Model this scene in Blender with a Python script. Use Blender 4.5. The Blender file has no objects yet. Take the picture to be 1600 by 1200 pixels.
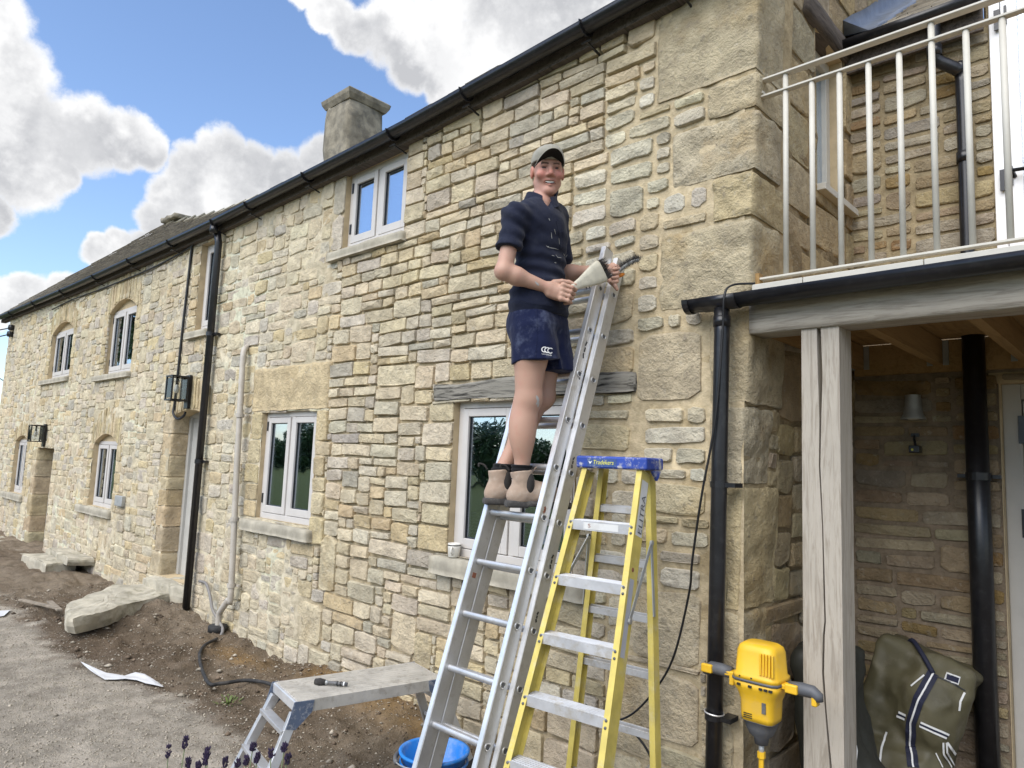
import bpy, bmesh, math, random
import numpy as np
from mathutils import Vector, Matrix
rad = math.radians
S = bpy.context.scene
COL = S.collection
random.seed(7)

# ------------------------------------------------------------------ camera
FOC, CH, CD = 1100.0, 1.66, 3.1          # focal length in photo pixels, eye height, distance to the facade (y = 0)
_up = np.array([396., -9793., FOC]); _up /= np.linalg.norm(_up)
_x = np.array([1167., -74., -FOC]); _x -= _up * _x.dot(_up); _x /= np.linalg.norm(_x)
_y = np.cross(_up, _x)
RW = np.stack([_x, _y, _up])             # world = RW @ (right, down, forward)
cam_d = bpy.data.cameras.new('camera'); cam = bpy.data.objects.new('camera', cam_d); COL.objects.link(cam)
cam_d.sensor_width = 36.0; cam_d.lens = FOC / 1600 * 36; cam_d.clip_start = 0.05; cam_d.clip_end = 2000
_m = Matrix([[RW[i][0], -RW[i][1], -RW[i][2]] for i in range(3)]).to_4x4()
_m.translation = (0, -CD, CH); cam.matrix_world = _m
S.camera = cam
S.render.resolution_x, S.render.resolution_y = 1024, 768

def ray(px, py): return RW @ np.array([px - 800., py - 600., FOC])
def at(px, py, Y=0.0):                   # a point of the vertical plane y = Y
    r = ray(px, py); t = (Y + CD) / r[1]; return np.array([r[0] * t, Y, r[2] * t + CH])
def atx(px, py, X):                      # a point of the vertical plane x = X
    r = ray(px, py); t = X / r[0]; return np.array([X, r[1] * t - CD, r[2] * t + CH])
def atz(px, py, Z=0.0):                  # a point of the level plane z = Z
    r = ray(px, py); t = (Z - CH) / r[2]; return np.array([r[0] * t, r[1] * t - CD, Z])
def proj(P):                             # where points land in the photo
    q = (np.atleast_2d(P) - np.array([0, -CD, CH])) @ RW
    return np.stack([800 + FOC * q[:, 0] / q[:, 2], 600 + FOC * q[:, 1] / q[:, 2]], 1), q[:, 2]

# ------------------------------------------------------------------ world, sun, exposure
SUN_EL, SUN_AZ = rad(48), rad(174)       # azimuth clockwise from +y
sun_d = bpy.data.lights.new('sun', 'SUN'); sun = bpy.data.objects.new('sun', sun_d); COL.objects.link(sun)
sun_d.energy = 2.2; sun_d.angle = rad(62); sun_d.color = (1.0, 0.955, 0.88)
_sd = Vector((math.sin(SUN_AZ) * math.cos(SUN_EL), math.cos(SUN_AZ) * math.cos(SUN_EL), math.sin(SUN_EL)))
sun.rotation_euler = _sd.to_track_quat('Z', 'Y').to_euler()
W = bpy.data.worlds.new('World'); S.world = W; W.use_nodes = True
vs = S.view_settings
S.display_settings.display_device = 'sRGB'
vs.view_transform = 'Standard'; vs.look = 'None'; vs.exposure = 0.95; vs.gamma = 1.0; vs.use_curve_mapping = False
S.render.engine = 'CYCLES'

class NT:                                # short hand for building node trees
    def __init__(s, nt): s.nt = nt
    def n(s, typ, ins=None, **props):
        nd = s.nt.nodes.new(typ)
        for k, v in props.items(): setattr(nd, k, v)
        for k, v in (ins or {}).items(): s.set(nd.inputs[k], v)
        return nd
    def set(s, sock, v):
        if isinstance(v, bpy.types.NodeSocket): s.nt.links.new(v, sock)
        elif isinstance(v, bpy.types.Node): s.nt.links.new(v.outputs[0], sock)
        else: sock.default_value = v
    def math(s, op, a, b=None, c=None, clamp=False):
        nd = s.nt.nodes.new('ShaderNodeMath'); nd.operation = op; nd.use_clamp = clamp
        for i, v in enumerate((a, b, c)):
            if v is not None: s.set(nd.inputs[i], v)
        return nd.outputs[0]
    def vmath(s, op, a, b=None):
        nd = s.nt.nodes.new('ShaderNodeVectorMath'); nd.operation = op
        s.set(nd.inputs[0], a)
        if b is not None: s.set(nd.inputs[1], b)
        return nd
    def step(s, v, lo, hi, a=0.0, b=1.0, smooth=True):
        nd = s.nt.nodes.new('ShaderNodeMapRange'); nd.interpolation_type = 'SMOOTHSTEP' if smooth else 'LINEAR'
        s.set(nd.inputs[0], v)
        for i, x in enumerate((lo, hi, a, b)): s.set(nd.inputs[i + 1], x)
        return nd.outputs[0]
    def mix(s, f, a, b, mode='MIX'):
        nd = s.nt.nodes.new('ShaderNodeMix'); nd.data_type = 'RGBA'; nd.blend_type = mode
        s.set(nd.inputs[0], f); s.set(nd.inputs[6], a); s.set(nd.inputs[7], b)
        return nd.outputs[2]
    def noise(s, vec, scale, detail=4, rough=0.55, dist=0.0):
        nd = s.nt.nodes.new('ShaderNodeTexNoise'); s.set(nd.inputs['Vector'], vec)
        nd.inputs['Scale'].default_value = scale; nd.inputs['Detail'].default_value = detail
        nd.inputs['Roughness'].default_value = rough; nd.inputs['Distortion'].default_value = dist
        return nd.outputs[0]
def c4(c): return (c[0], c[1], c[2], 1.0)

def build_world():
    t = NT(W.node_tree); nt = W.node_tree; nt.nodes.clear()
    sky = t.n('ShaderNodeTexSky', sky_type='NISHITA', sun_disc=False, sun_elevation=SUN_EL, sun_rotation=SUN_AZ)
    sky.air_density = 1.0; sky.dust_density = 0.6; sky.ozone_density = 2.0
    d = t.vmath('NORMALIZE', t.n('ShaderNodeTexCoord').outputs['Generated']).outputs[0]
    wob = t.n('ShaderNodeTexNoise', {'Vector': d}); wob.inputs['Scale'].default_value = 5.0
    wob.inputs['Detail'].default_value = 7; wob.inputs['Roughness'].default_value = 0.6
    off = t.vmath('SUBTRACT', wob.outputs[1], (0.5, 0.5, 0.5)).outputs[0]
    offs = t.n('ShaderNodeVectorMath', {0: off}, operation='SCALE'); offs.inputs['Scale'].default_value = 0.07
    dw = t.vmath('NORMALIZE', t.vmath('ADD', d, offs.outputs[0]).outputs[0]).outputs[0]
    acc = None
    # cumulus banks of that afternoon: direction (as seen in the photo), radius in degrees, weight
    banks = [(-40, 40, 100), (0, 120, 98), (30, 200, 105), (40, 270, 70), (120, 215, 72), (190, 222, 48), (225, 238, 36), (90, 280, 38), (-20, 330, 42), (-80, 200, 150), (-160, 60, 150),
             (345, 255, 54), (300, 270, 48), (395, 262, 44), (450, 280, 50), (500, 262, 46), (272, 312, 44), (350, 330, 85), (450, 340, 80), (250, 352, 42), (222, 402, 42), (140, 402, 28), (178, 402, 34), (300, 400, 80),
             (40, 460, 40), (90, 455, 28), (-20, 470, 50), (478, -8, 34), (520, 30, 38), (560, 60, 42), (620, 55, 66), (700, 70, 80), (645, 108, 46), (800, 0, 110), (900, -40, 120), (705, 138, 42), (720, -180, 200), (560, -100, 80)]
    for px, py, rp in banks:
        v = ray(px, py); n_ = np.linalg.norm(v); v = v / n_; r = rp / FOC * (FOC / n_) ** 1.5
        dp = t.vmath('DOT_PRODUCT', dw, tuple(v)).outputs['Value']
        m = t.step(dp, math.cos(r * 1.45), math.cos(r * 0.45))
        acc = m if acc is None else t.math('MAXIMUM', acc, m)
    # the rest of the sky: broken cloud of the same kind
    gen = t.step(t.noise(t.vmath('MULTIPLY', d, (1, 1, 1.6)).outputs[0], 2.3, 7, 0.55), 0.46, 0.60)
    fwd = ray(420, 150); fwd = fwd / np.linalg.norm(fwd)
    away = t.step(t.vmath('DOT_PRODUCT', d, tuple(fwd)).outputs['Value'], 0.80, 0.62)
    back = t.step(t.vmath('DOT_PRODUCT', d, (-0.62, -0.62, 0.48)).outputs['Value'], 0.90, 0.70)
    acc = t.math('MAXIMUM', acc, t.math('MULTIPLY', gen, t.math('MULTIPLY', away, back)))
    det = t.noise(d, 13, 12, 0.70)
    den = t.math('ADD', acc, t.math('MULTIPLY', t.math('SUBTRACT', det, 0.5), 1.15))
    alpha = t.step(den, 0.36, 0.84)
    thick = t.step(den, 0.60, 1.05)
    bil = t.noise(d, 8, 6, 0.6)
    dl = t.vmath('NORMALIZE', t.vmath('ADD', d, (0.022, -0.004, 0.046)).outputs[0]).outputs[0]
    rel = t.math('SUBTRACT', t.noise(dl, 6.5, 7, 0.58), t.noise(d, 6.5, 7, 0.58))
    shade = t.step(rel, -0.085, 0.10)
    grey = t.math('MULTIPLY', t.math('ADD', t.math('MULTIPLY', thick, 0.55), 0.45), t.math('ADD', t.math('MULTIPLY', shade, 0.75), t.math('MULTIPLY', t.math('MULTIPLY', thick, t.step(bil, 0.34, 0.60)), 0.38)), None, True)
    ccol = t.mix(grey, (0.58, 0.58, 0.58, 1), (0.31, 0.315, 0.33, 1))
    skyc = t.mix(1.0, sky.outputs[0], (1.0, 1.02, 1.08, 1), 'MULTIPLY')
    b1 = t.n('ShaderNodeBackground', {'Color': skyc, 'Strength': 0.12})
    b2 = t.n('ShaderNodeBackground', {'Color': ccol, 'Strength': 1.0})
    mx = t.n('ShaderNodeMixShader', {0: alpha, 1: b1.outputs[0], 2: b2.outputs[0]})
    t.n('ShaderNodeOutputWorld', {0: mx.outputs[0]})
build_world()

# ------------------------------------------------------------------ materials
MATS = {}
def material(name, fn):
    m = bpy.data.materials.new(name); m.use_nodes = True
    t = NT(m.node_tree); b = m.node_tree.nodes['Principled BSDF']
    fn(t, b); MATS[name] = m; return m
def pos(t): return t.n('ShaderNodeNewGeometry').outputs['Position']
def stretch(t, v, s): return t.vmath('MULTIPLY', v, s).outputs[0]
def tint(t): return t.n('ShaderNodeAttribute', attribute_name='tint').outputs['Color']
def bump(t, b, h, strength=0.5, dist=0.01):
    bm = t.n('ShaderNodeBump', {'Height': h, 'Strength': strength, 'Distance': dist}); t.set(b.inputs['Normal'], bm.outputs[0])

def stone_fn(lichen=0.35, speck=0.5, bstr=0.9, bdist=0.012, dark=0.35):
    def fn(t, b):
        p = pos(t); c = tint(t)
        n1 = t.noise(p, 7, 6, 0.62); n2 = t.noise(p, 60, 5, 0.7); n3 = t.noise(p, 2.6, 5, 0.6); n4 = t.noise(p, 21, 6, 0.65)
        c = t.mix(t.step(n1, 0.35, 0.68), t.mix(1.0, c, (0.84, 0.82, 0.80, 1), 'MULTIPLY'), t.mix(1.0, c, (1.16, 1.14, 1.10, 1), 'MULTIPLY'))
        c = t.mix(t.math('MULTIPLY', t.step(n3, 0.50, 0.72), lichen), c, (0.36, 0.235, 0.085, 1))
        c = t.mix(t.math('MULTIPLY', t.step(n4, 0.54, 0.72), speck), c, (0.25, 0.22, 0.17, 1))
        c = t.mix(t.math('MULTIPLY', t.step(n4, 0.42, 0.30), 0.35), c, (0.52, 0.49, 0.41, 1))
        c = t.mix(t.math('MULTIPLY', t.step(n2, 0.60, 0.72), dark), c, (0.13, 0.11, 0.085, 1))
        t.set(b.inputs['Base Color'], c); b.inputs['Roughness'].default_value = 0.93; b.inputs['Specular IOR Level'].default_value = 0.15
        n5 = t.noise(p, 0.8, 5, 0.65); c = t.mix(t.math('MULTIPLY', t.step(n5, 0.48, 0.70), 0.38), c, (0.37, 0.355, 0.31, 1)); c = t.mix(t.math('MULTIPLY', t.step(n5, 0.46, 0.30), 0.25), c, (0.60, 0.54, 0.42, 1))
        h = t.math('ADD', t.math('MULTIPLY', n4, 1.0), t.math('ADD', t.math('MULTIPLY', n2, 0.45), t.math('MULTIPLY', n1, 0.8)))
        bump(t, b, h, bstr, bdist)
    return fn
material('stone', stone_fn(0.13, 0.45, 1.0, 0.024, 0.35))
material('old_stone', stone_fn(0.5, 0.6, 1.0, 0.030, 0.7))
def mortar_fn(t, b):
    p = pos(t); c = tint(t); n1 = t.noise(p, 14, 6, 0.65); n2 = t.noise(p, 120, 4, 0.7)
    c = t.mix(t.step(n1, 0.3, 0.7), t.mix(1.0, c, (0.72, 0.70, 0.66, 1), 'MULTIPLY'), t.mix(1.0, c, (1.15, 1.13, 1.1, 1), 'MULTIPLY'))
    t.set(b.inputs['Base Color'], c); b.inputs['Roughness'].default_value = 0.97; b.inputs['Specular IOR Level'].default_value = 0.1
    bump(t, b, t.math('ADD', n1, t.math('MULTIPLY', n2, 0.35)), 0.9, 0.014)
material('mortar', mortar_fn)

def wood_fn(base, darkc, axis, scale=1.0, contrast=0.8, rough=0.85, bs=0.5):
    def fn(t, b):
        p = pos(t); s = [9 * scale] * 3; s[axis] = 0.7 * scale
        g = t.noise(stretch(t, p, tuple(s)), 3.0, 8, 0.65, 1.2); g2 = t.noise(stretch(t, p, tuple(4 * x for x in s)), 3.0, 4, 0.6)
        k = t.noise(p, 3.5, 4)
        c = t.mix(t.math('MULTIPLY', t.step(g, 0.45, 0.66), contrast), c4(base), c4(darkc))
        c = t.mix(t.math('MULTIPLY', t.step(g2, 0.55, 0.7), contrast * 0.6), c, c4(darkc))
        c = t.mix(t.math('MULTIPLY', t.step(k, 0.45, 0.7), 0.35), c, c4([x * 0.75 for x in base]))
        t.set(b.inputs['Base Color'], c); b.inputs['Roughness'].default_value = rough; b.inputs['Specular IOR Level'].default_value = 0.2
        bump(t, b, t.math('ADD', g, t.math('MULTIPLY', g2, 0.5)), bs, 0.006)
    return fn
material('weathered_timber', wood_fn((0.25, 0.235, 0.20), (0.025, 0.023, 0.02), 0, 1.3, 1.0, 0.9, 1.0))
material('oak_upright', wood_fn((0.41, 0.37, 0.31), (0.25, 0.215, 0.17), 2, 1.5, 0.75))
material('oak_level', wood_fn((0.42, 0.38, 0.315), (0.22, 0.19, 0.15), 0, 1.5, 0.7))
material('joist_wood', wood_fn((0.36, 0.23, 0.10), (0.22, 0.13, 0.05), 1, 1.0, 0.6))
material('dark_timber', wood_fn((0.12, 0.10, 0.085), (0.04, 0.035, 0.03), 1, 1.4, 0.8))
material('crack', lambda t, b: t.set(b.inputs['Base Color'], (0.012, 0.01, 0.008, 1)))

def plain(name, col, rough=0.5, metal=0.0, spec=0.5, vary=0.15, vscale=8, bs=0.0, bscale=60, dirt=0.0, dirtc=(0.25, 0.22, 0.17), dscale=12):
    def fn(t, b):
        p = pos(t); n = t.noise(p, vscale, 5, 0.6)
        c = t.mix(t.step(n, 0.3, 0.7), c4([x * (1 - vary) for x in col]), c4([min(1, x * (1 + vary * 0.6)) for x in col]))
        if dirt:
            c = t.mix(t.math('MULTIPLY', t.step(t.noise(p, dscale, 8, 0.7), 0.5, 0.66), dirt), c, c4(dirtc))
        t.set(b.inputs['Base Color'], c)
        t.set(b.inputs['Roughness'], t.step(n, 0.3, 0.7, rough, min(1, rough * 1.25)))
        b.inputs['Metallic'].default_value = metal; b.inputs['Specular IOR Level'].default_value = spec
        if bs: bump(t, b, t.noise(p, bscale, 5, 0.65), bs, 0.004)
    return material(name, fn)
plain('frame_paint', (0.52, 0.495, 0.465), 0.45, vary=0.04)
plain('door_paint', (0.43, 0.425, 0.40), 0.5, vary=0.05)
plain('porch_door_paint', (0.42, 0.40, 0.36), 0.5, vary=0.05)
plain('white_paint', (0.80, 0.80, 0.80), 0.35, vary=0.02)
plain('black_plastic', (0.012, 0.012, 0.014), 0.28, vary=0.2, dirt=0.25, dirtc=(0.05, 0.05, 0.05), dscale=25)
plain('grey_plastic', (0.44, 0.405, 0.35), 0.5, vary=0.08, dirt=0.3, dirtc=(0.3, 0.26, 0.2))
plain('rail_paint', (0.52, 0.495, 0.43), 0.5, vary=0.06, dirt=0.12)
plain('aluminium', (0.60, 0.60, 0.60), 0.42, 0.75, vary=0.12, dirt=0.55, dirtc=(0.42, 0.40, 0.37), dscale=16)
plain('tread_metal', (0.55, 0.55, 0.55), 0.5, 0.5, vary=0.15, dirt=0.7, dirtc=(0.42, 0.38, 0.31), dscale=13)
plain('bright_edge', (0.78, 0.78, 0.78), 0.35, 0.7, vary=0.08, dirt=0.25, dirtc=(0.5, 0.48, 0.45))
plain('yellow_fibreglass', (0.57, 0.46, 0.11), 0.5, vary=0.14, vscale=14, dirt=0.45, dirtc=(0.56, 0.50, 0.33), dscale=10)
plain('blue_plastic', (0.022, 0.06, 0.33), 0.45, vary=0.2, dirt=0.95, dirtc=(0.50, 0.48, 0.44), dscale=18)
plain('bucket_plastic', (0.012, 0.19, 0.60), 0.4, vary=0.1, dirt=0.3, dirtc=(0.35, 0.42, 0.5), dscale=9)
plain('mixer_yellow', (0.72, 0.43, 0.02), 0.42, vary=0.05, dirt=0.2, dirtc=(0.5, 0.4, 0.2))
plain('mixer_grey', (0.085, 0.09, 0.10), 0.5, vary=0.1, dirt=0.25)
plain('olive_canvas', (0.085, 0.075, 0.038), 0.55, vary=0.18, bs=0.25, bscale=14, dirt=0.15)
plain('dark_canvas', (0.022, 0.023, 0.017), 0.55, vary=0.2, bs=0.2, bscale=14)
plain('navy_webbing', (0.012, 0.014, 0.035), 0.7)
plain('white_webbing', (0.70, 0.70, 0.68), 0.7, vary=0.04)
plain('lead', (0.20, 0.235, 0.30), 0.38, 0.5, vary=0.25, vscale=12, bs=0.4, bscale=14)
plain('slate', (0.21, 0.185, 0.145), 0.9, vary=0.35, vscale=6, bs=0.7, bscale=22, dirt=0.5, dirtc=(0.23, 0.21, 0.15))
plain('rock', (0.43, 0.395, 0.31), 0.95, vary=0.3, vscale=5, bs=1.0, bscale=30, dirt=0.6, dirtc=(0.17, 0.16, 0.10), dscale=7)
plain('sill_stone', (0.36, 0.33, 0.26), 0.95, vary=0.25, vscale=7, bs=0.6, bscale=30, dirt=0.4, dirtc=(0.22, 0.20, 0.16))
plain('tan_render', (0.48, 0.38, 0.235), 0.95, vary=0.15, bs=0.4, bscale=50)
plain('plastic_film', (0.62, 0.63, 0.65), 0.3, vary=0.08)
plain('mug_glaze', (0.62, 0.60, 0.54), 0.25, vary=0.05)
plain('dark_band', (0.02, 0.02, 0.02), 0.4)
plain('rubber', (0.02, 0.02, 0.02), 0.65, dirt=0.35, dirtc=(0.12, 0.11, 0.1))
plain('bristle', (0.03, 0.027, 0.025), 0.8, vary=0.3, dirt=0.4, dirtc=(0.15, 0.14, 0.12), dscale=40)
plain('brush_handle', (0.52, 0.49, 0.39), 0.55, vary=0.15, dirt=0.45, dirtc=(0.3, 0.28, 0.23), dscale=22)
plain('orange_plastic', (0.55, 0.18, 0.02), 0.5)
plain('galvanised', (0.40, 0.41, 0.40), 0.45, 0.5, vary=0.2)
plain('interior_dark', (0.020, 0.021, 0.021), 0.9, vary=0.1)  # near black: darkness of the unlit rooms put into the colour
plain('curtain', (0.20, 0.20, 0.185), 0.9, vary=0.15)
plain('blind', (0.16, 0.16, 0.145), 0.7, vary=0.1)
plain('letter_black', (0.02, 0.02, 0.02), 0.5)
plain('letter_white', (0.78, 0.78, 0.76), 0.6, vary=0.03)
plain('letter_yellow', (0.70, 0.68, 0.10), 0.5, vary=0.1, dirt=0.4, dirtc=(0.4, 0.4, 0.3), dscale=60)
plain('label_white', (0.62, 0.62, 0.60), 0.5, vary=0.05, dirt=0.2)
plain('label_grey', (0.40, 0.41, 0.45), 0.5, vary=0.08)
plain('label_blue', (0.03, 0.07, 0.22), 0.5, dirt=0.4, dirtc=(0.4, 0.42, 0.42), dscale=60)
plain('terracotta', (0.24, 0.09, 0.05), 0.8)
plain('bark', (0.07, 0.055, 0.04), 0.95, bs=0.6, bscale=20)
plain('leaf', (0.045, 0.085, 0.022), 0.6, vary=0.5, vscale=0.8)
plain('weed_leaf', (0.10, 0.14, 0.03), 0.6, vary=0.3)
plain('lavender_stem', (0.13, 0.16, 0.08), 0.7)
plain('lavender_flower', (0.030, 0.018, 0.050), 0.85, vary=0.4, vscale=60)
plain('cable_black', (0.008, 0.008, 0.009), 0.45)
plain('conduit_grey', (0.20, 0.19, 0.18), 0.6, dirt=0.3)
plain('plank', (0.26, 0.22, 0.17), 0.9, vary=0.3, vscale=20)
plain('far_grass', (0.08, 0.11, 0.035), 0.95, vary=0.3, vscale=0.3)
plain('chimney_stone', (0.24, 0.215, 0.165), 0.95, vary=0.4, vscale=6, bs=1.0, bscale=24, dirt=0.6, dirtc=(0.10, 0.095, 0.085), dscale=5)

def glass_fn(t, b):
    nt = t.nt; out = [n for n in nt.nodes if n.type == 'OUTPUT_MATERIAL'][0]
    nt.nodes.remove(b)
    lw = t.n('ShaderNodeLayerWeight', {'Blend': 0.5})
    f = t.step(t.math('POWER', lw.outputs['Facing'], 2.2), 0.0, 1.0, 0.50, 0.97, False)
    g = t.n('ShaderNodeBsdfGlossy', {'Color': (0.78, 0.86, 0.97, 1), 'Roughness': 0.0})
    wv = t.noise(pos(t), 2.4, 2)
    bm = t.n('ShaderNodeBump', {'Height': wv, 'Strength': 0.12, 'Distance': 0.02}); t.set(g.inputs['Normal'], bm.outputs[0])
    tr = t.n('ShaderNodeBsdfTransparent', {'Color': (0.80, 0.84, 0.82, 1)})
    mx = t.n('ShaderNodeMixShader', {0: f, 1: tr.outputs[0], 2: g.outputs[0]})
    nt.links.new(mx.outputs[0], out.inputs[0])
material('glass', glass_fn)

def ground_fn(t, b):
    p = pos(t); c = tint(t); n1 = t.noise(p, 6, 8, 0.7); n2 = t.noise(p, 55, 6, 0.75); n3 = t.noise(p, 160, 3, 0.7)
    c = t.mix(t.step(n1, 0.3, 0.7), t.mix(1.0, c, (0.66, 0.65, 0.63, 1), 'MULTIPLY'), t.mix(1.0, c, (1.18, 1.16, 1.14, 1), 'MULTIPLY'))
    c = t.mix(t.math('MULTIPLY', t.step(n2, 0.58, 0.70), 0.5), c, (0.30, 0.265, 0.21, 1))
    c = t.mix(t.math('MULTIPLY', t.step(n2, 0.42, 0.32), 0.5), c, t.mix(1.0, c, (0.45, 0.43, 0.42, 1), 'MULTIPLY'))
    t.set(b.inputs['Base Color'], c); b.inputs['Roughness'].default_value = 0.97; b.inputs['Specular IOR Level'].default_value = 0.1
    bump(t, b, t.math('ADD', n2, t.math('ADD', t.math('MULTIPLY', n3, 0.4), n1)), 1.0, 0.03)
material('ground', ground_fn)
def tinted_fn(rough=0.9, bs=0.5, bscale=60, bd=0.004, spec=0.2):
    def fn(t, b):
        p = pos(t); c = tint(t); n = t.noise(p, bscale, 5, 0.65)
        c = t.mix(t.step(n, 0.3, 0.7), t.mix(1.0, c, (0.8, 0.8, 0.8, 1), 'MULTIPLY'), t.mix(1.0, c, (1.1, 1.1, 1.1, 1), 'MULTIPLY'))
        t.set(b.inputs['Base Color'], c); b.inputs['Roughness'].default_value = rough; b.inputs['Specular IOR Level'].default_value = spec
        bump(t, b, n, bs, bd)
    return fn
material('pebble', tinted_fn())
def skin_fn(t, b):
    p = pos(t); c = tint(t); n = t.noise(p, 22, 5, 0.6)
    c = t.mix(t.math('MULTIPLY', t.step(n, 0.45, 0.72), 0.28), c, (0.46, 0.21, 0.16, 1))
    t.set(b.inputs['Base Color'], c); b.inputs['Roughness'].default_value = 0.52; b.inputs['Specular IOR Level'].default_value = 0.35
    b.inputs['Subsurface Weight'].default_value = 0.08; b.inputs['Subsurface Radius'].default_value = (0.012, 0.005, 0.003)
    bump(t, b, t.noise(p, 220, 3), 0.15, 0.001)
material('skin', skin_fn)
def cloth_fn(col, worn, wamt=0.35, wscale=9, weave=900):
    def fn(t, b):
        p = pos(t); n = t.noise(p, wscale, 7, 0.7); f = t.noise(p, 34, 4, 0.6)
        c = t.mix(t.math('MULTIPLY', t.step(n, 0.48, 0.72), wamt), c4(col), c4(worn))
        t.set(b.inputs['Base Color'], c); b.inputs['Roughness'].default_value = 0.95; b.inputs['Specular IOR Level'].default_value = 0.1
        b.inputs['Sheen Weight'].default_value = 0.08
        bump(t, b, t.math('ADD', t.noise(stretch(t, p, (1, 1, 0.6)), 15, 4, 0.5), t.math('MULTIPLY', f, 0.3)), 0.55, 0.012)
    return fn
material('polo_cloth', cloth_fn((0.015, 0.018, 0.034), (0.040, 0.044, 0.062), 0.45))
material('shorts_cloth', cloth_fn((0.010, 0.014, 0.042), (0.085, 0.10, 0.16), 0.8, 8))
material('cap_cloth', cloth_fn((0.30, 0.285, 0.24), (0.20, 0.19, 0.16), 0.4))
material('cap_under', cloth_fn((0.014, 0.013, 0.012), (0.02, 0.02, 0.018), 0.3))
material('boot_leather', cloth_fn((0.36, 0.27, 0.205), (0.46, 0.40, 0.34), 0.65, 16))
material('sock_wool', cloth_fn((0.012, 0.012, 0.013), (0.03, 0.03, 0.03), 0.3))
material('elastic', cloth_fn((0.035, 0.032, 0.030), (0.08, 0.075, 0.07), 0.4))
material('boot_sole', cloth_fn((0.055, 0.052, 0.05), (0.17, 0.155, 0.135), 0.6, 20))
material('hair', cloth_fn((0.035, 0.022, 0.014), (0.05, 0.035, 0.02), 0.3))
plain('teeth', (0.80, 0.77, 0.71), 0.3, vary=0.03)
plain('eye', (0.05, 0.038, 0.032), 0.5, spec=0.3, vary=0.1)
plain('paint_splash', (0.40, 0.40, 0.385), 0.8, vary=0.1)

# ------------------------------------------------------------------ mesh building
def root_of(o):
    p = Vector((0, 0, 0))
    while o is not None: p += o.location; o = o.parent
    return p
def mesh_obj(name, V, F, m, parent=None, smooth=False, tints=None, kind=None, bevel=0.0, seg=2):
    base = root_of(parent)
    V = np.asarray(V, dtype=np.float64).reshape(-1, 3) - np.array(base)
    me = bpy.data.meshes.new(name); me.from_pydata(V.tolist(), [], F if isinstance(F, list) else F.tolist()); me.update()
    if m: me.materials.append(MATS[m])
    if smooth: me.polygons.foreach_set('use_smooth', [True] * len(me.polygons))
    if tints is not None:
        a = me.color_attributes.new('tint', 'FLOAT_COLOR', 'POINT')
        T = np.ones((len(V), 4), dtype=np.float32); T[:, :3] = np.asarray(tints); a.data.foreach_set('color', T.ravel())
    o = bpy.data.objects.new(name, me); COL.objects.link(o)
    if parent is not None: o.parent = parent
    if kind: o['kind'] = kind
    if bevel:
        md = o.modifiers.new('edge', 'BEVEL'); md.width = bevel; md.segments = seg; md.limit_method = 'ANGLE'; md.angle_limit = rad(35)
        me.polygons.foreach_set('use_smooth', [True] * len(me.polygons))
        md.harden_normals = True
    return o
def tag(o, label, cat, group=None):
    o['label'] = label; o['category'] = cat
    if group: o['group'] = group
    return o
def thing(name, loc, label, cat, group=None):
    o = bpy.data.objects.new(name, None); COL.objects.link(o); o.location = loc; o.empty_display_size = 0.1
    return tag(o, label, cat, group)

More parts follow.
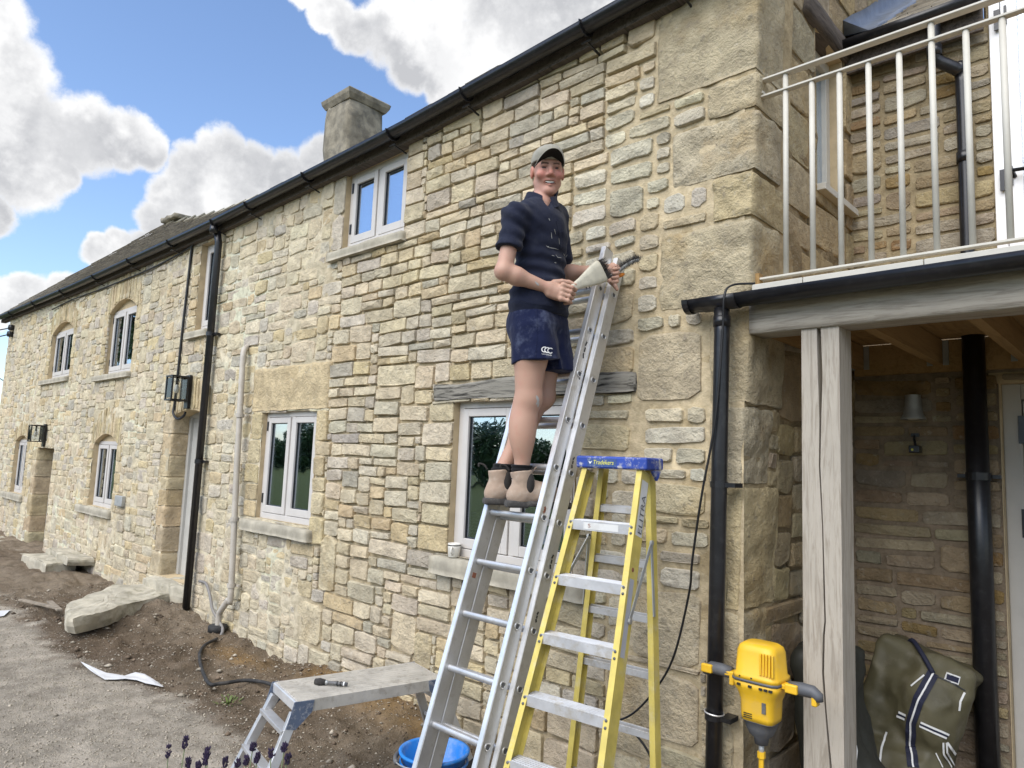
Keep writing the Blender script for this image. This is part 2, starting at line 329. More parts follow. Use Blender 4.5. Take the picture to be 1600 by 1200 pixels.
class MB:
    def __init__(s): s.v = []; s.f = []
    def add(s, V, F):
        b = len(s.v); s.v += [tuple(map(float, p)) for p in V]; s.f += [[i + b for i in f] for f in F]; return s
    def box(s, a, b):
        x0, x1 = sorted((a[0], b[0])); y0, y1 = sorted((a[1], b[1])); z0, z1 = sorted((a[2], b[2]))
        return s.add([(x0, y0, z0), (x1, y0, z0), (x1, y1, z0), (x0, y1, z0), (x0, y0, z1), (x1, y0, z1), (x1, y1, z1), (x0, y1, z1)],
                     [[0, 3, 2, 1], [4, 5, 6, 7], [0, 1, 5, 4], [1, 2, 6, 5], [2, 3, 7, 6], [3, 0, 4, 7]])
    def bar(s, p, q, w, h, up=(0, 0, 1), w2=None, h2=None):     # box-section bar; w across, h along "up"
        p = Vector(p); q = Vector(q); d = (q - p).normalized(); u = Vector(up); r = d.cross(u).normalized(); u = r.cross(d).normalized()
        w2 = w if w2 is None else w2; h2 = h if h2 is None else h2
        V = []
        for c, a, b in ((p, w, h), (q, w2, h2)):
            for i, j in ((-1, -1), (1, -1), (1, 1), (-1, 1)): V.append(c + r * (i * a / 2) + u * (j * b / 2))
        return s.add(V, [[0, 1, 2, 3], [7, 6, 5, 4], [0, 4, 5, 1], [1, 5, 6, 2], [2, 6, 7, 3], [3, 7, 4, 0]])
    def section(s, p, q, prof, up=(0, 0, 1), closed=True):      # sweep a 2-D profile [(across, up)] from p to q
        p = Vector(p); q = Vector(q); d = (q - p).normalized(); u = Vector(up); r = d.cross(u).normalized(); u = r.cross(d).normalized()
        n = len(prof); V = [c + r * a + u * b for c in (p, q) for a, b in prof]
        F = [[i, (i + 1) % n, n + (i + 1) % n, n + i] for i in range(n if closed else n - 1)]
        if closed: F += [list(range(n))[::-1], list(range(n, 2 * n))]
        return s.add(V, F)
    def tube(s, pts, r, n=10, cap=True):
        pts = [Vector(p) for p in pts]; m = len(pts); R = r if isinstance(r, (list, tuple)) else [r] * m
        V = []; prev = None
        for i, p in enumerate(pts):
            d = (pts[min(i + 1, m - 1)] - pts[max(i - 1, 0)]).normalized()
            if prev is None:
                a = Vector((0, 0, 1)) if abs(d.z) < 0.9 else Vector((1, 0, 0)); u = d.cross(a).normalized()
            else:
                u = (prev - d * prev.dot(d)).normalized()
            prev = u; w = d.cross(u)
            for k in range(n):
                t = 2 * math.pi * k / n; V.append(p + (u * math.cos(t) + w * math.sin(t)) * R[i])
        F = [[i * n + k, i * n + (k + 1) % n, (i + 1) * n + (k + 1) % n, (i + 1) * n + k] for i in range(m - 1) for k in range(n)]
        if cap: F += [list(range(n))[::-1], list(range((m - 1) * n, m * n))]
        return s.add(V, F)
    def lathe(s, prof, c, n=24, axis=(0, 0, 1)):                # prof [(r, h)] about an axis through c
        a = Vector(axis).normalized(); e = Vector((1, 0, 0)) if abs(a.x) < 0.9 else Vector((0, 1, 0)); u = a.cross(e).normalized(); w = a.cross(u); c = Vector(c)
        V = [c + a * h + (u * math.cos(2 * math.pi * k / n) + w * math.sin(2 * math.pi * k / n)) * r for r, h in prof for k in range(n)]
        F = [[i * n + k, i * n + (k + 1) % n, (i + 1) * n + (k + 1) % n, (i + 1) * n + k] for i in range(len(prof) - 1) for k in range(n)]
        return s.add(V, F)
    def prism(s, poly, d):                                      # polygon (3-D points) pushed along d
        n = len(poly); P = [Vector(p) for p in poly]; d = Vector(d)
        return s.add(P + [p + d for p in P], [list(range(n)), list(range(n, 2 * n))[::-1]] + [[i, n + i, n + (i + 1) % n, (i + 1) % n] for i in range(n)])
    def build(s, name, m, parent=None, smooth=False, bevel=0.0, kind=None, tints=None, seg=2):
        o = mesh_obj(name, s.v, s.f, m, parent, smooth, tints, kind, bevel, seg)
        bm = bmesh.new(); bm.from_mesh(o.data); bmesh.ops.recalc_face_normals(bm, faces=bm.faces); bm.to_mesh(o.data); bm.free()
        return o
def bez(pts, n=8):                       # smooth curve through points (Catmull-Rom)
    P = [Vector(p) for p in pts]; P = [P[0] * 2 - P[1]] + P + [P[-1] * 2 - P[-2]]; out = []
    for i in range(1, len(P) - 2):
        for k in range(n):
            t = k / n; a, b, c, d = P[i - 1:i + 3]
            out.append(0.5 * ((2 * b) + (c - a) * t + (2 * a - 5 * b + 4 * c - d) * t * t + (3 * b - a - 3 * c + d) * t ** 3))
    return out + [P[-2]]
def vnoise(P, f, seed=0):                # cheap smooth value noise in 3-D, about -1..1
    P = np.asarray(P) * f; i = np.floor(P).astype(np.int64); u = P - i; u = u * u * (3 - 2 * u)
    def h(a):
        k = (a[..., 0] * 374761393 + a[..., 1] * 668265263 + a[..., 2] * 2147483647 + seed * 974711) & 0xffffffff
        k = ((k ^ (k >> 13)) * 1274126177) & 0xffffffff; return ((k ^ (k >> 16)) & 0xffff) / 32768.0 - 1
    r = 0
    for dx in (0, 1):
        for dy in (0, 1):
            for dz in (0, 1):
                w = (u[..., 0] if dx else 1 - u[..., 0]) * (u[..., 1] if dy else 1 - u[..., 1]) * (u[..., 2] if dz else 1 - u[..., 2])
                r = r + w * h(i + np.array([dx, dy, dz]))
    return r
def fbm(P, f, o=4, seed=0): return sum(vnoise(P, f * 2 ** k, seed + k) * 0.5 ** k for k in range(o))

# ================================================================== THE GROUND
rng = np.random.default_rng(11)
def path_edge(x):                        # y of the boundary between gravel track and dug soil
    return np.interp(x, [-30, -12, -8.7, -7.4, -6.2, -5.4, -4.5, -3.6, -2.9, -2.2, 2], [-0.9, -1.1, -1.30, -1.28, -1.20, -1.08, -1.0, -1.12, -1.35, -1.75, -2.6])
def ground_z(x, y):
    P = np.stack([x, y, 0 * x], -1)
    soil = np.clip((y - path_edge(x)) / 0.35, 0, 1) * np.clip((0.6 - y) / 0.6, 0, 1)
    z = 0.014 * fbm(P, 2.2, 3, 3) + soil * (0.036 * fbm(P, 4.0, 4, 9) + 0.022 * fbm(P, 15, 3, 5)) + 0.004 * fbm(P, 23, 2, 6)
    z += 0.07 * np.exp(-((x + 4.0) / 0.9) ** 2 - ((y + 0.06) / 0.25) ** 2)              # sandy heap at the foot of the wall
    z += 0.15 * np.exp(-((x + 7.45) / 0.62) ** 2 - ((y + 0.25) / 0.42) ** 2)              # spoil under the door slab
    z -= 0.05 * np.exp(-((x + 3.3) / 0.5) ** 2 - ((y + 0.75) / 0.3) ** 2)
    z += 0.06 * np.clip((-8.6 - x) / 3, 0, 1) * np.clip((y + 1.6) / 1.0, 0, 1)
    return z
def build_ground():
    def axis(parts):
        out = []
        for a, b, s in parts: out += list(np.arange(a, b, s))
        return np.array(out + [parts[-1][1]])
    X = axis([(-600, -60, 60), (-60, -20, 4), (-20, -10, 0.16), (-10, -7, 0.05), (-7, -2.2, 0.03), (-2.2, 2.5, 0.08), (2.5, 20, 2.5), (20, 600, 58)])
    Y = axis([(-600, -60, 60), (-60, -8, 4), (-8, -2.6, 0.12), (-2.6, -1.7, 0.05), (-1.7, 0.1, 0.03), (0.1, 2, 0.2), (2, 40, 6), (40, 600, 70)])
    gx, gy = np.meshgrid(X, Y); x = gx.ravel(); y = gy.ravel()
    near = (np.abs(x + 7) < 14) & (y > -9) & (y < 1)
    z = np.where(near, ground_z(x, y), 0.0)
    P = np.stack([x, y, 0 * x], -1)
    s = (y - path_edge(x)) + 0.22 * fbm(P, 1.3, 4, 2) + 0.10 * fbm(P, 7, 3, 4)
    f = np.clip((s + 0.12) / 0.24, 0, 1)[:, None]; f = f * f * (3 - 2 * f)
    gravel = np.array([0.50, 0.45, 0.375]); soil = np.array([0.18, 0.138, 0.098]); sand = np.array([0.34, 0.22, 0.095]); grass = np.array([0.08, 0.10, 0.035])
    c = gravel * (1 - f) + soil * f
    c = c * (1 + (1 - f) * (0.16 * fbm(P, 0.8, 3, 51) + 0.10 * fbm(P, 5, 3, 53))[:, None])
    dusty = np.clip(0.5 + 0.9 * fbm(P, 0.9, 3, 31), 0, 1)[:, None]
    c = c * (1 - 0.6 * f * dusty) + np.array([0.33, 0.275, 0.205]) * (0.6 * f * dusty)
    g = np.exp(-((x + 4.1) / 0.75) ** 2 - ((y + 0.10) / 0.22) ** 2 + 0.7 * fbm(P, 6, 3, 8))[:, None]; g = np.clip(g, 0, 1) * 0.85
    g = np.maximum(g, np.clip(0.8 * np.exp(-((x + 5.6) / 0.5) ** 2 - ((y + 0.25) / 0.12) ** 2), 0, 1)[:, None])
    c = c * (1 - g) + sand * g
    e = (np.clip((-3.9 - y) / 0.6, 0, 1) + np.clip((-20 - x) / 4, 0, 1) + np.clip((y - 9) / 3, 0, 1)).clip(0, 1)[:, None]
    c = c * (1 - e) + grass * e
    ny, nx = gx.shape; i = np.arange(ny * nx).reshape(ny, nx)
    F = np.stack([i[:-1, :-1], i[:-1, 1:], i[1:, 1:], i[1:, :-1]], -1).reshape(-1, 4)
    o = mesh_obj('ground', np.stack([x, y, z], 1), F, 'ground', None, True, c, 'structure')
build_ground()
def scatter_pebbles():
    V = []; F = []; T = []
    ico = [(0, 0, 1), (.9, 0, .1), (.28, .86, .1), (-.73, .53, .1), (-.73, -.53, .1), (.28, -.86, .1), (0, 0, -.5)]
    fc = [[0, 1, 2], [0, 2, 3], [0, 3, 4], [0, 4, 5], [0, 5, 1], [6, 2, 1], [6, 3, 2], [6, 4, 3], [6, 5, 4], [6, 1, 5]]
    ico = np.array(ico); n = 0
    N = 26000
    x = -2.0 - 7.5 * rng.random(N) ** 1.35; y = -2.3 + 2.35 * rng.random(N)
    inside = (y < -0.02)
    x = x[inside]; y = y[inside]; z = ground_z(x, y)
    so = (y > path_edge(x))
    for k in range(len(x)):
        big = rng.random()
        r = 0.0035 + 0.006 * rng.random() ** 2 + (0.024 * rng.random() ** 2 if (big > (0.955 if so[k] else 0.996)) else 0)
        sc = np.array([r * (0.7 + 0.8 * rng.random()), r * (0.7 + 0.6 * rng.random()), r * (0.45 + 0.4 * rng.random())])
        a = rng.random() * 6.28; ca, sa = math.cos(a), math.sin(a)
        p = ico * (1 + 0.25 * (rng.random((7, 1)) - .5)) * sc; p = np.stack([p[:, 0] * ca - p[:, 1] * sa, p[:, 0] * sa + p[:, 1] * ca, p[:, 2]], 1) + [x[k], y[k], z[k] + r * 0.12]
        V.append(p); F += [[i + n for i in f] for f in fc]; n += 7
        if so[k] and rng.random() < 0.50: col = np.array([0.16, 0.12, 0.085]) * (0.5 + 1.0 * rng.random())
        else: col = np.array([0.44, 0.39, 0.31]) * (0.6 + 0.55 * rng.random())
        T.append(np.repeat(col[None], 7, 0))
    o = mesh_obj('loose_gravel', np.concatenate(V), F, 'pebble', None, True, np.concatenate(T), 'stuff')
    tag(o, 'loose gravel and clods scattered over the track and the dug soil', 'gravel')
scatter_pebbles()

# ================================================================== MASONRY TOOLS
def pack(x0, x1, z0, z1, blocked, zone, rg, cell=0.02):
    """fills a rectangle with stones of uneven courses; blocked: list of (x0,x1,z0,z1) or f(X,Z)->bool"""
    nx = int(round((x1 - x0) / cell)); nz = int(round((z1 - z0) / cell)); occ = np.zeros((nz, nx), bool)
    cx = x0 + (np.arange(nx) + .5) * cell; cz = z0 + (np.arange(nz) + .5) * cell
    CX, CZ = np.meshgrid(cx, cz)
    for b in blocked:
        if callable(b): occ |= b(CX, CZ)
        else: occ |= (CX > b[0]) & (CX < b[1]) & (CZ > b[2]) & (CZ < b[3])
    top = np.zeros(nx, int); out = []
    for iz in range(nz):
        while True:
            free = np.flatnonzero(~occ[iz])
            if len(free) == 0: break
            ix = free[0]; L = 1
            while ix + L < nx and not occ[iz, ix + L]: L += 1
            zn = zone(cx[ix], cz[iz]); w = max(2, int(rg.uniform(*zn['w']) / cell * (1 if rg.random() < .84 else 0.6))); mn = max(2, int(zn['w'][0] * 0.6 / cell))
            if L - w < mn: w = L if L <= zn['w'][1] / cell * 1.15 else L // 2
            h = max(2, int(rg.uniform(*zn['h']) / cell))
            if rg.random() < zn.get('jump', 0.08): h = int(h * 1.75)
            if ix > 0 and rg.random() < zn.get('align', 0.6) and 0 < top[ix - 1] - iz and zn['h'][0] * .7 / cell <= top[ix - 1] - iz <= zn['h'][1] * 1.6 / cell: h = top[ix - 1] - iz
            h = min(h, max(3, int(w * .95))); h = min(h, nz - iz); k = 1
            while k < h and not occ[iz + k, ix:ix + w].any(): k += 1
            h = k
            a = iz + h; r = 0
            while a + r < nz and r < 4 and not occ[a + r, ix:ix + w].any(): r += 1
            if r < 3 and h < zn['h'][1] * 1.5 / cell: h += r
            occ[iz:iz + h, ix:ix + w] = True; top[ix:ix + w] = iz + h
            if w * cell < zn.get('minw', 0): continue
            if h * cell > 0.05 or rg.random() < zn.get('thin', .8): out.append((x0 + ix * cell, z0 + iz * cell, w * cell, h * cell, zn))
    return out
def stone_shape(x, z, w, h, zn, rg, N=10):
    """one stone: uneven rounded outline, sloping edge, hammered face: (u, v, height above the mortar)"""
    j = zn['joint'] * rg.uniform(0.7, 1.3); w2 = max(w / 2 - j / 2, 0.012); h2 = max(h / 2 - j / 2, 0.01); cx, cz = x + w / 2, z + h / 2
    m2 = min(w2, h2); q = zn.get('rag', 0.10); lo, hi = zn.get('round', (0.12, 0.40)); pts = []
    for sx, sz in ((1, 1), (-1, 1), (-1, -1), (1, -1)):
        c = min(m2 * rg.uniform(lo, hi), rg.uniform(.02, .05)); kx = w2 - rg.uniform(0, q * .6) * m2; kz = h2 - rg.uniform(0, q) * h2
        A = (sx * kx, sz * (kz - c)); B = (sx * (kx - c * rg.uniform(1, 1.6)), sz * kz)
        pts += [A, B] if sx == sz else [B, A]
        if sx == sz:
            t = rg.uniform(-.4, .4); pts.append((t * w2, sz * h2 * (1 + rg.uniform(-q, q * .5))))
    N = len(pts); u, v = np.array(pts).T; u = u * (1 + rg.uniform(-.02, .02, N)); v = v * (1 + rg.uniform(-q * .3, q * .3, N))
    v = v + u * rg.uniform(-0.04, 0.04)
    pr = zn['proud'] * rg.uniform(0.55, 1.25); ins = min(zn.get('inset', 0.2) * m2, 0.016)
    s1 = 1 - ins / w2; s2 = 1 - ins / h2
    R0 = np.stack([u, v, np.full(N, -0.012)], 1); R1 = np.stack([u * (1 - .25 * ins / w2), v * (1 - .25 * ins / h2), pr * rg.uniform(0.55, 0.8, N)], 1)
    t1, t2 = rg.uniform(-.25, .25) * pr / w2, rg.uniform(-.25, .45) * pr / h2
    R2 = np.stack([u * s1, v * s2, pr * rg.uniform(0.8, 1.15, N) + u * t1 + v * t2], 1)
    C = np.array([[rg.uniform(-.2, .2) * w2, rg.uniform(-.2, .2) * h2, pr * rg.uniform(0.9, 1.45)]])
    V = np.concatenate([R0, R1, R2, C]); V[:, 0] += cx; V[:, 1] += cz
    F = []
    for k in range(N):
        l = (k + 1) % N; F += [[k, l, N + l, N + k], [N + k, N + l, 2 * N + l, 2 * N + k], [2 * N + k, 2 * N + l, 3 * N]]
    return V, F
def pick(rg, pal):
    c = np.array(pal[rg.integers(len(pal))]); return np.clip(c * rg.uniform(0.88, 1.10) + rg.uniform(-.010, .010, 3), 0.02, 0.62)
def lay(stones, to_world, parent, rg, mname, limit, loose='rubble_stone'):
    """stones -> single parts for the ones that show largest, one joined part for the rest"""
    items = []
    for (x, z, w, h, zn) in stones:
        V, F = stone_shape(x, z, w, h, zn, rg); Wd = to_world(V); col = pick(rg, zn['pal'])
        q, dep = proj(to_world(np.array([[x, z, 0], [x + w, z, 0], [x + w, z + h, 0], [x, z + h, 0]])))
        A = 0.0
        if (dep > .2).all():
            cx, cy = q.mean(0)
            if -10 < cx < 1610 and -10 < cy < 1210: A = 0.5 * abs(sum(q[i, 0] * q[(i + 1) % 4, 1] - q[(i + 1) % 4, 0] * q[i, 1] for i in range(4)))
        items.append((A, Wd, F, np.repeat(col[None], len(V), 0), zn.get('mat', mname)))
    items.sort(key=lambda t: -t[0])
    for A, V, F, T, mt in items[:limit]:
        if A <= 0: continue
        mesh_obj('stone', V, F, mt, parent, False, T)
    rest = {}
    for it in items[limit:] + [t for t in items[:limit] if t[0] <= 0]: rest.setdefault(it[4], []).append(it)
    for mt, L in rest.items():
        V = []; F = []; T = []; n = 0
        for A, v, f, t, _ in L:
            V.append(v); F += [[i + n for i in q] for q in f]; T.append(t); n += len(v)
        mesh_obj(loose, np.concatenate(V), F, mt, parent, False, np.concatenate(T), 'stuff')
def breaks(lo, hi, cuts, step):
    c = sorted(set([lo, hi] + [k for k in cuts if lo < k < hi])); out = []
    for a, b in zip(c[:-1], c[1:]):
        n = max(1, int(math.ceil((b - a) / step))); out += list(np.linspace(a, b, n, endpoint=False))
    return np.array(out + [hi])
def wall_sheet(name, U, Vv, hole, depth_fn, color_fn, to_world, parent, mname='mortar', step=0.05):
    """mortar bed of a wall with real openings"""
    gu, gv = np.meshgrid(U, Vv); u = gu.ravel(); v = gv.ravel()
    P = to_world(np.stack([u, v, depth_fn(u, v)], 1)); nv, nu = gu.shape; i = np.arange(nv * nu).reshape(nv, nu)
    cu = (gu[:-1, :-1] + gu[1:, 1:]) / 2; cv = (gv[:-1, :-1] + gv[1:, 1:]) / 2
    keep = ~hole(cu, cv)
    F = np.stack([i[:-1, :-1], i[:-1, 1:], i[1:, 1:], i[1:, :-1]], -1)[keep]
    return mesh_obj(name, P, F.reshape(-1, 4), mname, parent, True, color_fn(u, v))
def rough_box(a, b, seg=(8, 4, 4), amp=0.01, rnd=0.02, seed=0, freq=6, skew=None):
    """a block of stone: subdivided box with worn edges and an uneven face"""
    a = np.array(a, float); b = np.array(b, float); c = (a + b) / 2; h = np.abs(b - a) / 2; V = []; F = []; idx = {}
    def vid(p):
        k = tuple(np.round(p, 5))
        if k not in idx: idx[k] = len(V); V.append(p)
        return idx[k]
    for ax in range(3):
        o1, o2 = [(1, 2), (0, 2), (0, 1)][ax]
        for sg in (-1, 1):
            for i in range(seg[o1]):
                for j in range(seg[o2]):
                    q = []
                    for di, dj in ((0, 0), (1, 0), (1, 1), (0, 1)):
                        p = np.zeros(3); p[ax] = sg; p[o1] = -1 + 2 * (i + di) / seg[o1]; p[o2] = -1 + 2 * (j + dj) / seg[o2]; q.append(vid(p))
                    F.append(q)
    P = np.array(V) * h
    inner = np.clip(P, -(h - np.minimum(rnd, h * .9)), h - np.minimum(rnd, h * .9)); d = P - inner; L = np.linalg.norm(d, axis=1, keepdims=True)
    P = inner + np.where(L > 1e-9, d / np.maximum(L, 1e-9) * np.minimum(L, min(rnd, h.min() * .9)), 0)
    nrm = d / np.maximum(np.linalg.norm(d, axis=1, keepdims=True), 1e-9)
    Q = P + c; Q = Q + nrm * (amp * fbm(Q, freq, 3, seed))[:, None]
    if skew is not None: Q = skew(Q)
    return Q, F
def add_rough(mb, *a, **k): V, F = rough_box(*a, **k); return mb.add(V, F)

material('pale_stone', stone_fn(0.12, 0.22, 1.0, 0.026, 0.22))
# ================================================================== THE COTTAGE
cottage = thing('stone_cottage', (-9.0, 1.3, 0), 'long two storey honey coloured rubble stone cottage with pale window frames and black gutter', 'cottage')
def eave(x): return np.interp(x, [-17.6, -12, -7.3, -4.1, -2.1, -1.2], [4.16, 4.06, 4.03, 4.08, 4.18, 4.22])   # gutter rim height, sagging in the middle
def xc(z): return -1.506 + (z - 0.385) * 0.0345                                                                    # the battered corner
XL = -16.72
# name: x0, x1, z0, z1(top of opening), rise of arch, recess
OPEN = {
 'big':  (-3.46, -2.44, 1.055, 2.05, 0.0, 0.045),
 'one':  (-6.05, -5.13, 1.085, 2.03, 0.0, 0.035),
 'up':   (-4.94, -4.12, 3.345, 4.00, 0.0, 0.045),
 'A':    (-13.50, -12.31, 2.72, 3.62, 0.16, 0.055),
 'B':    (-10.69, -9.64, 2.63, 3.63, 0.15, 0.055),
 'C':    (-7.76, -7.40, 2.95, 3.92, 0.0, 0.06),
 'D':    (-10.76, -9.83, 0.87, 1.83, 0.13, 0.055),
 'E':    (-15.13, -14.29, 0.80, 1.80, 0.10, 0.055),
 'doorL': (-13.62, -12.66, 0.02, 1.60, 0.0, 0.22),
 'door2': (-8.12, -7.28, 0.30, 2.09, 0.06, 0.17),
}
QUOINS = [(3.60, 4.20, -1.96), (3.41, 3.595, -1.66), (3.10, 3.405, -1.86), (2.875, 3.095, -1.63), (2.46, 2.87, -1.92), (1.975, 2.455, -1.64), (1.60, 1.97, -1.63), (1.03, 1.595, -1.62), (0.56, 1.025, -1.63), (0.0, 0.555, -1.62)]
BLOCKS = [(-2.06, -1.66, 1.985, 2.365), (-1.99, -1.64, 1.43, 1.60), (-2.07, -1.66, 0.73, 1.09), (-2.38, -2.06, 2.14, 2.31), (-2.20, -1.66, 0.36, 0.70), (-2.44, -2.08, 1.74, 1.90), (-2.26, -2.02, 3.02, 3.2),
          (-3.75, -3.55, 0.30, 0.55), (-4.0, -3.72, 0.36, 0.63), (-4.95, -4.72, 0.62, 1.05), (-5.25, -4.86, 0.18, 0.52)]
BIGLINTEL = (-6.27, -4.97, 2.035, 2.44)
TIMBER = (-3.65, -2.05, 2.055, 2.175)
SILLS = {'big': (-3.57, -2.30, 0.935, 1.05), 'one': (-6.22, -5.06, 0.965, 1.065), 'up': (-5.09, -4.08, 3.255, 3.335), 'A': (-13.85, -12.28, 2.63, 2.71), 'B': (-11.0, -9.6, 2.55, 2.625), 'C': (-7.92, -7.36, 2.86, 2.94), 'D': (-11.15, -9.78, 0.76, 0.86), 'E': (-15.6, -14.2, 0.68, 0.79)}
f2w = lambda V: np.stack([V[:, 0], -V[:, 2], V[:, 1]], 1)          # facade: normal is -y, mortar at y = 0 - height
WARM = np.array([1.04, 1.01, .965])
PAL_A = [tuple(np.array(q) * WARM) for q in [(0.52, 0.465, 0.345), (0.54, 0.485, 0.37), (0.50, 0.445, 0.33), (0.55, 0.485, 0.345), (0.50, 0.46, 0.37), (0.53, 0.49, 0.395), (0.50, 0.42, 0.275), (0.44, 0.415, 0.35), (0.53, 0.47, 0.35)]]
PAL_B = [(0.56, 0.51, 0.38), (0.58, 0.535, 0.42), (0.54, 0.495, 0.39), (0.55, 0.475, 0.32), (0.59, 0.55, 0.455)]
PAL_C = [tuple(np.array(q) * WARM) for q in [(0.55, 0.505, 0.395), (0.57, 0.52, 0.40), (0.53, 0.475, 0.355), (0.52, 0.49, 0.41), (0.55, 0.475, 0.32), (0.52, 0.49, 0.42), (0.46, 0.44, 0.385), (0.57, 0.52, 0.405), (0.56, 0.505, 0.385)]]
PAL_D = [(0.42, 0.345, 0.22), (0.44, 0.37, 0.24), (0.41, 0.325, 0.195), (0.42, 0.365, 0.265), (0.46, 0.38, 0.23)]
ZA = dict(w=(0.15, 0.38), h=(0.075, 0.122), joint=0.011, proud=0.017, pal=PAL_A, jump=0.09, align=0.72, rag=0.13, round=(0.05, 0.20), inset=0.10)
ZAL = dict(ZA, w=(0.17, 0.42), h=(0.085, 0.15), align=0.5, jump=0.14)
ZB = dict(thin=0.25, minw=0.09, w=(0.17, 0.38), h=(0.09, 0.135), joint=0.027, proud=0.014, pal=PAL_B, jump=0.05, align=0.7, rag=0.20, round=(0.14, 0.42), inset=0.12)
ZC = dict(w=(0.15, 0.42), h=(0.08, 0.17), joint=0.008, proud=0.011, pal=PAL_C, jump=0.14, align=0.45, rag=0.20, round=(0.08, 0.32), inset=0.14, mat='pale_stone')
ZW = dict(w=(0.22, 0.55), h=(0.16, 0.34), joint=0.014, proud=0.014, pal=PAL_A, jump=0.0, align=0.5, rag=0.12, pow=(5, 9), inset=0.18, mat='old_stone')
def zone_b_edge(z): return np.interp(z, [0, 0.9, 1.9, 2.05, 2.8, 3.4, 4.2], [-2.25, -2.35, -2.50, -2.62, -2.75, -2.45, -2.05])
def facade_zone(x, z):
    if x > zone_b_edge(z): return ZB if z > 0.75 else ZW
    if x > -4.97 + 0.15 * math.sin(z * 5): return ZA if z > 2.2 else ZAL
    return ZC
def facade_depth(u, v):                  # how far the mortar lies behind (negative) or in front of y = 0
    e = zone_b_edge(v)
    k = np.where(u > e + 0.1, -0.003, np.where(u > -5.0, -0.012, 0.002))
    P = np.stack([u, 0 * u, v], -1); return k + np.where(u > -5.0, 0.006, 0.012) * fbm(P, 9, 3, 17)
def facade_mortar(u, v):
    e = zone_b_edge(v); a = np.clip((u - e) / 0.3 + .5, 0, 1)[:, None]; b = np.clip((-4.9 - u) / 0.4, 0, 1)[:, None]
    P = np.stack([u, 0 * u, v], -1); n = fbm(P, 1.6, 3, 23)[:, None]
    c = np.array([0.47, 0.395, 0.27]) * (1 - a) + np.array([0.48, 0.405, 0.275]) * a
    c = c * (1 - b) + (np.array([0.55, 0.495, 0.375]) + 0.05 * n) * b
    return np.clip(c * (1 + 0.15 * n), .02, .6)
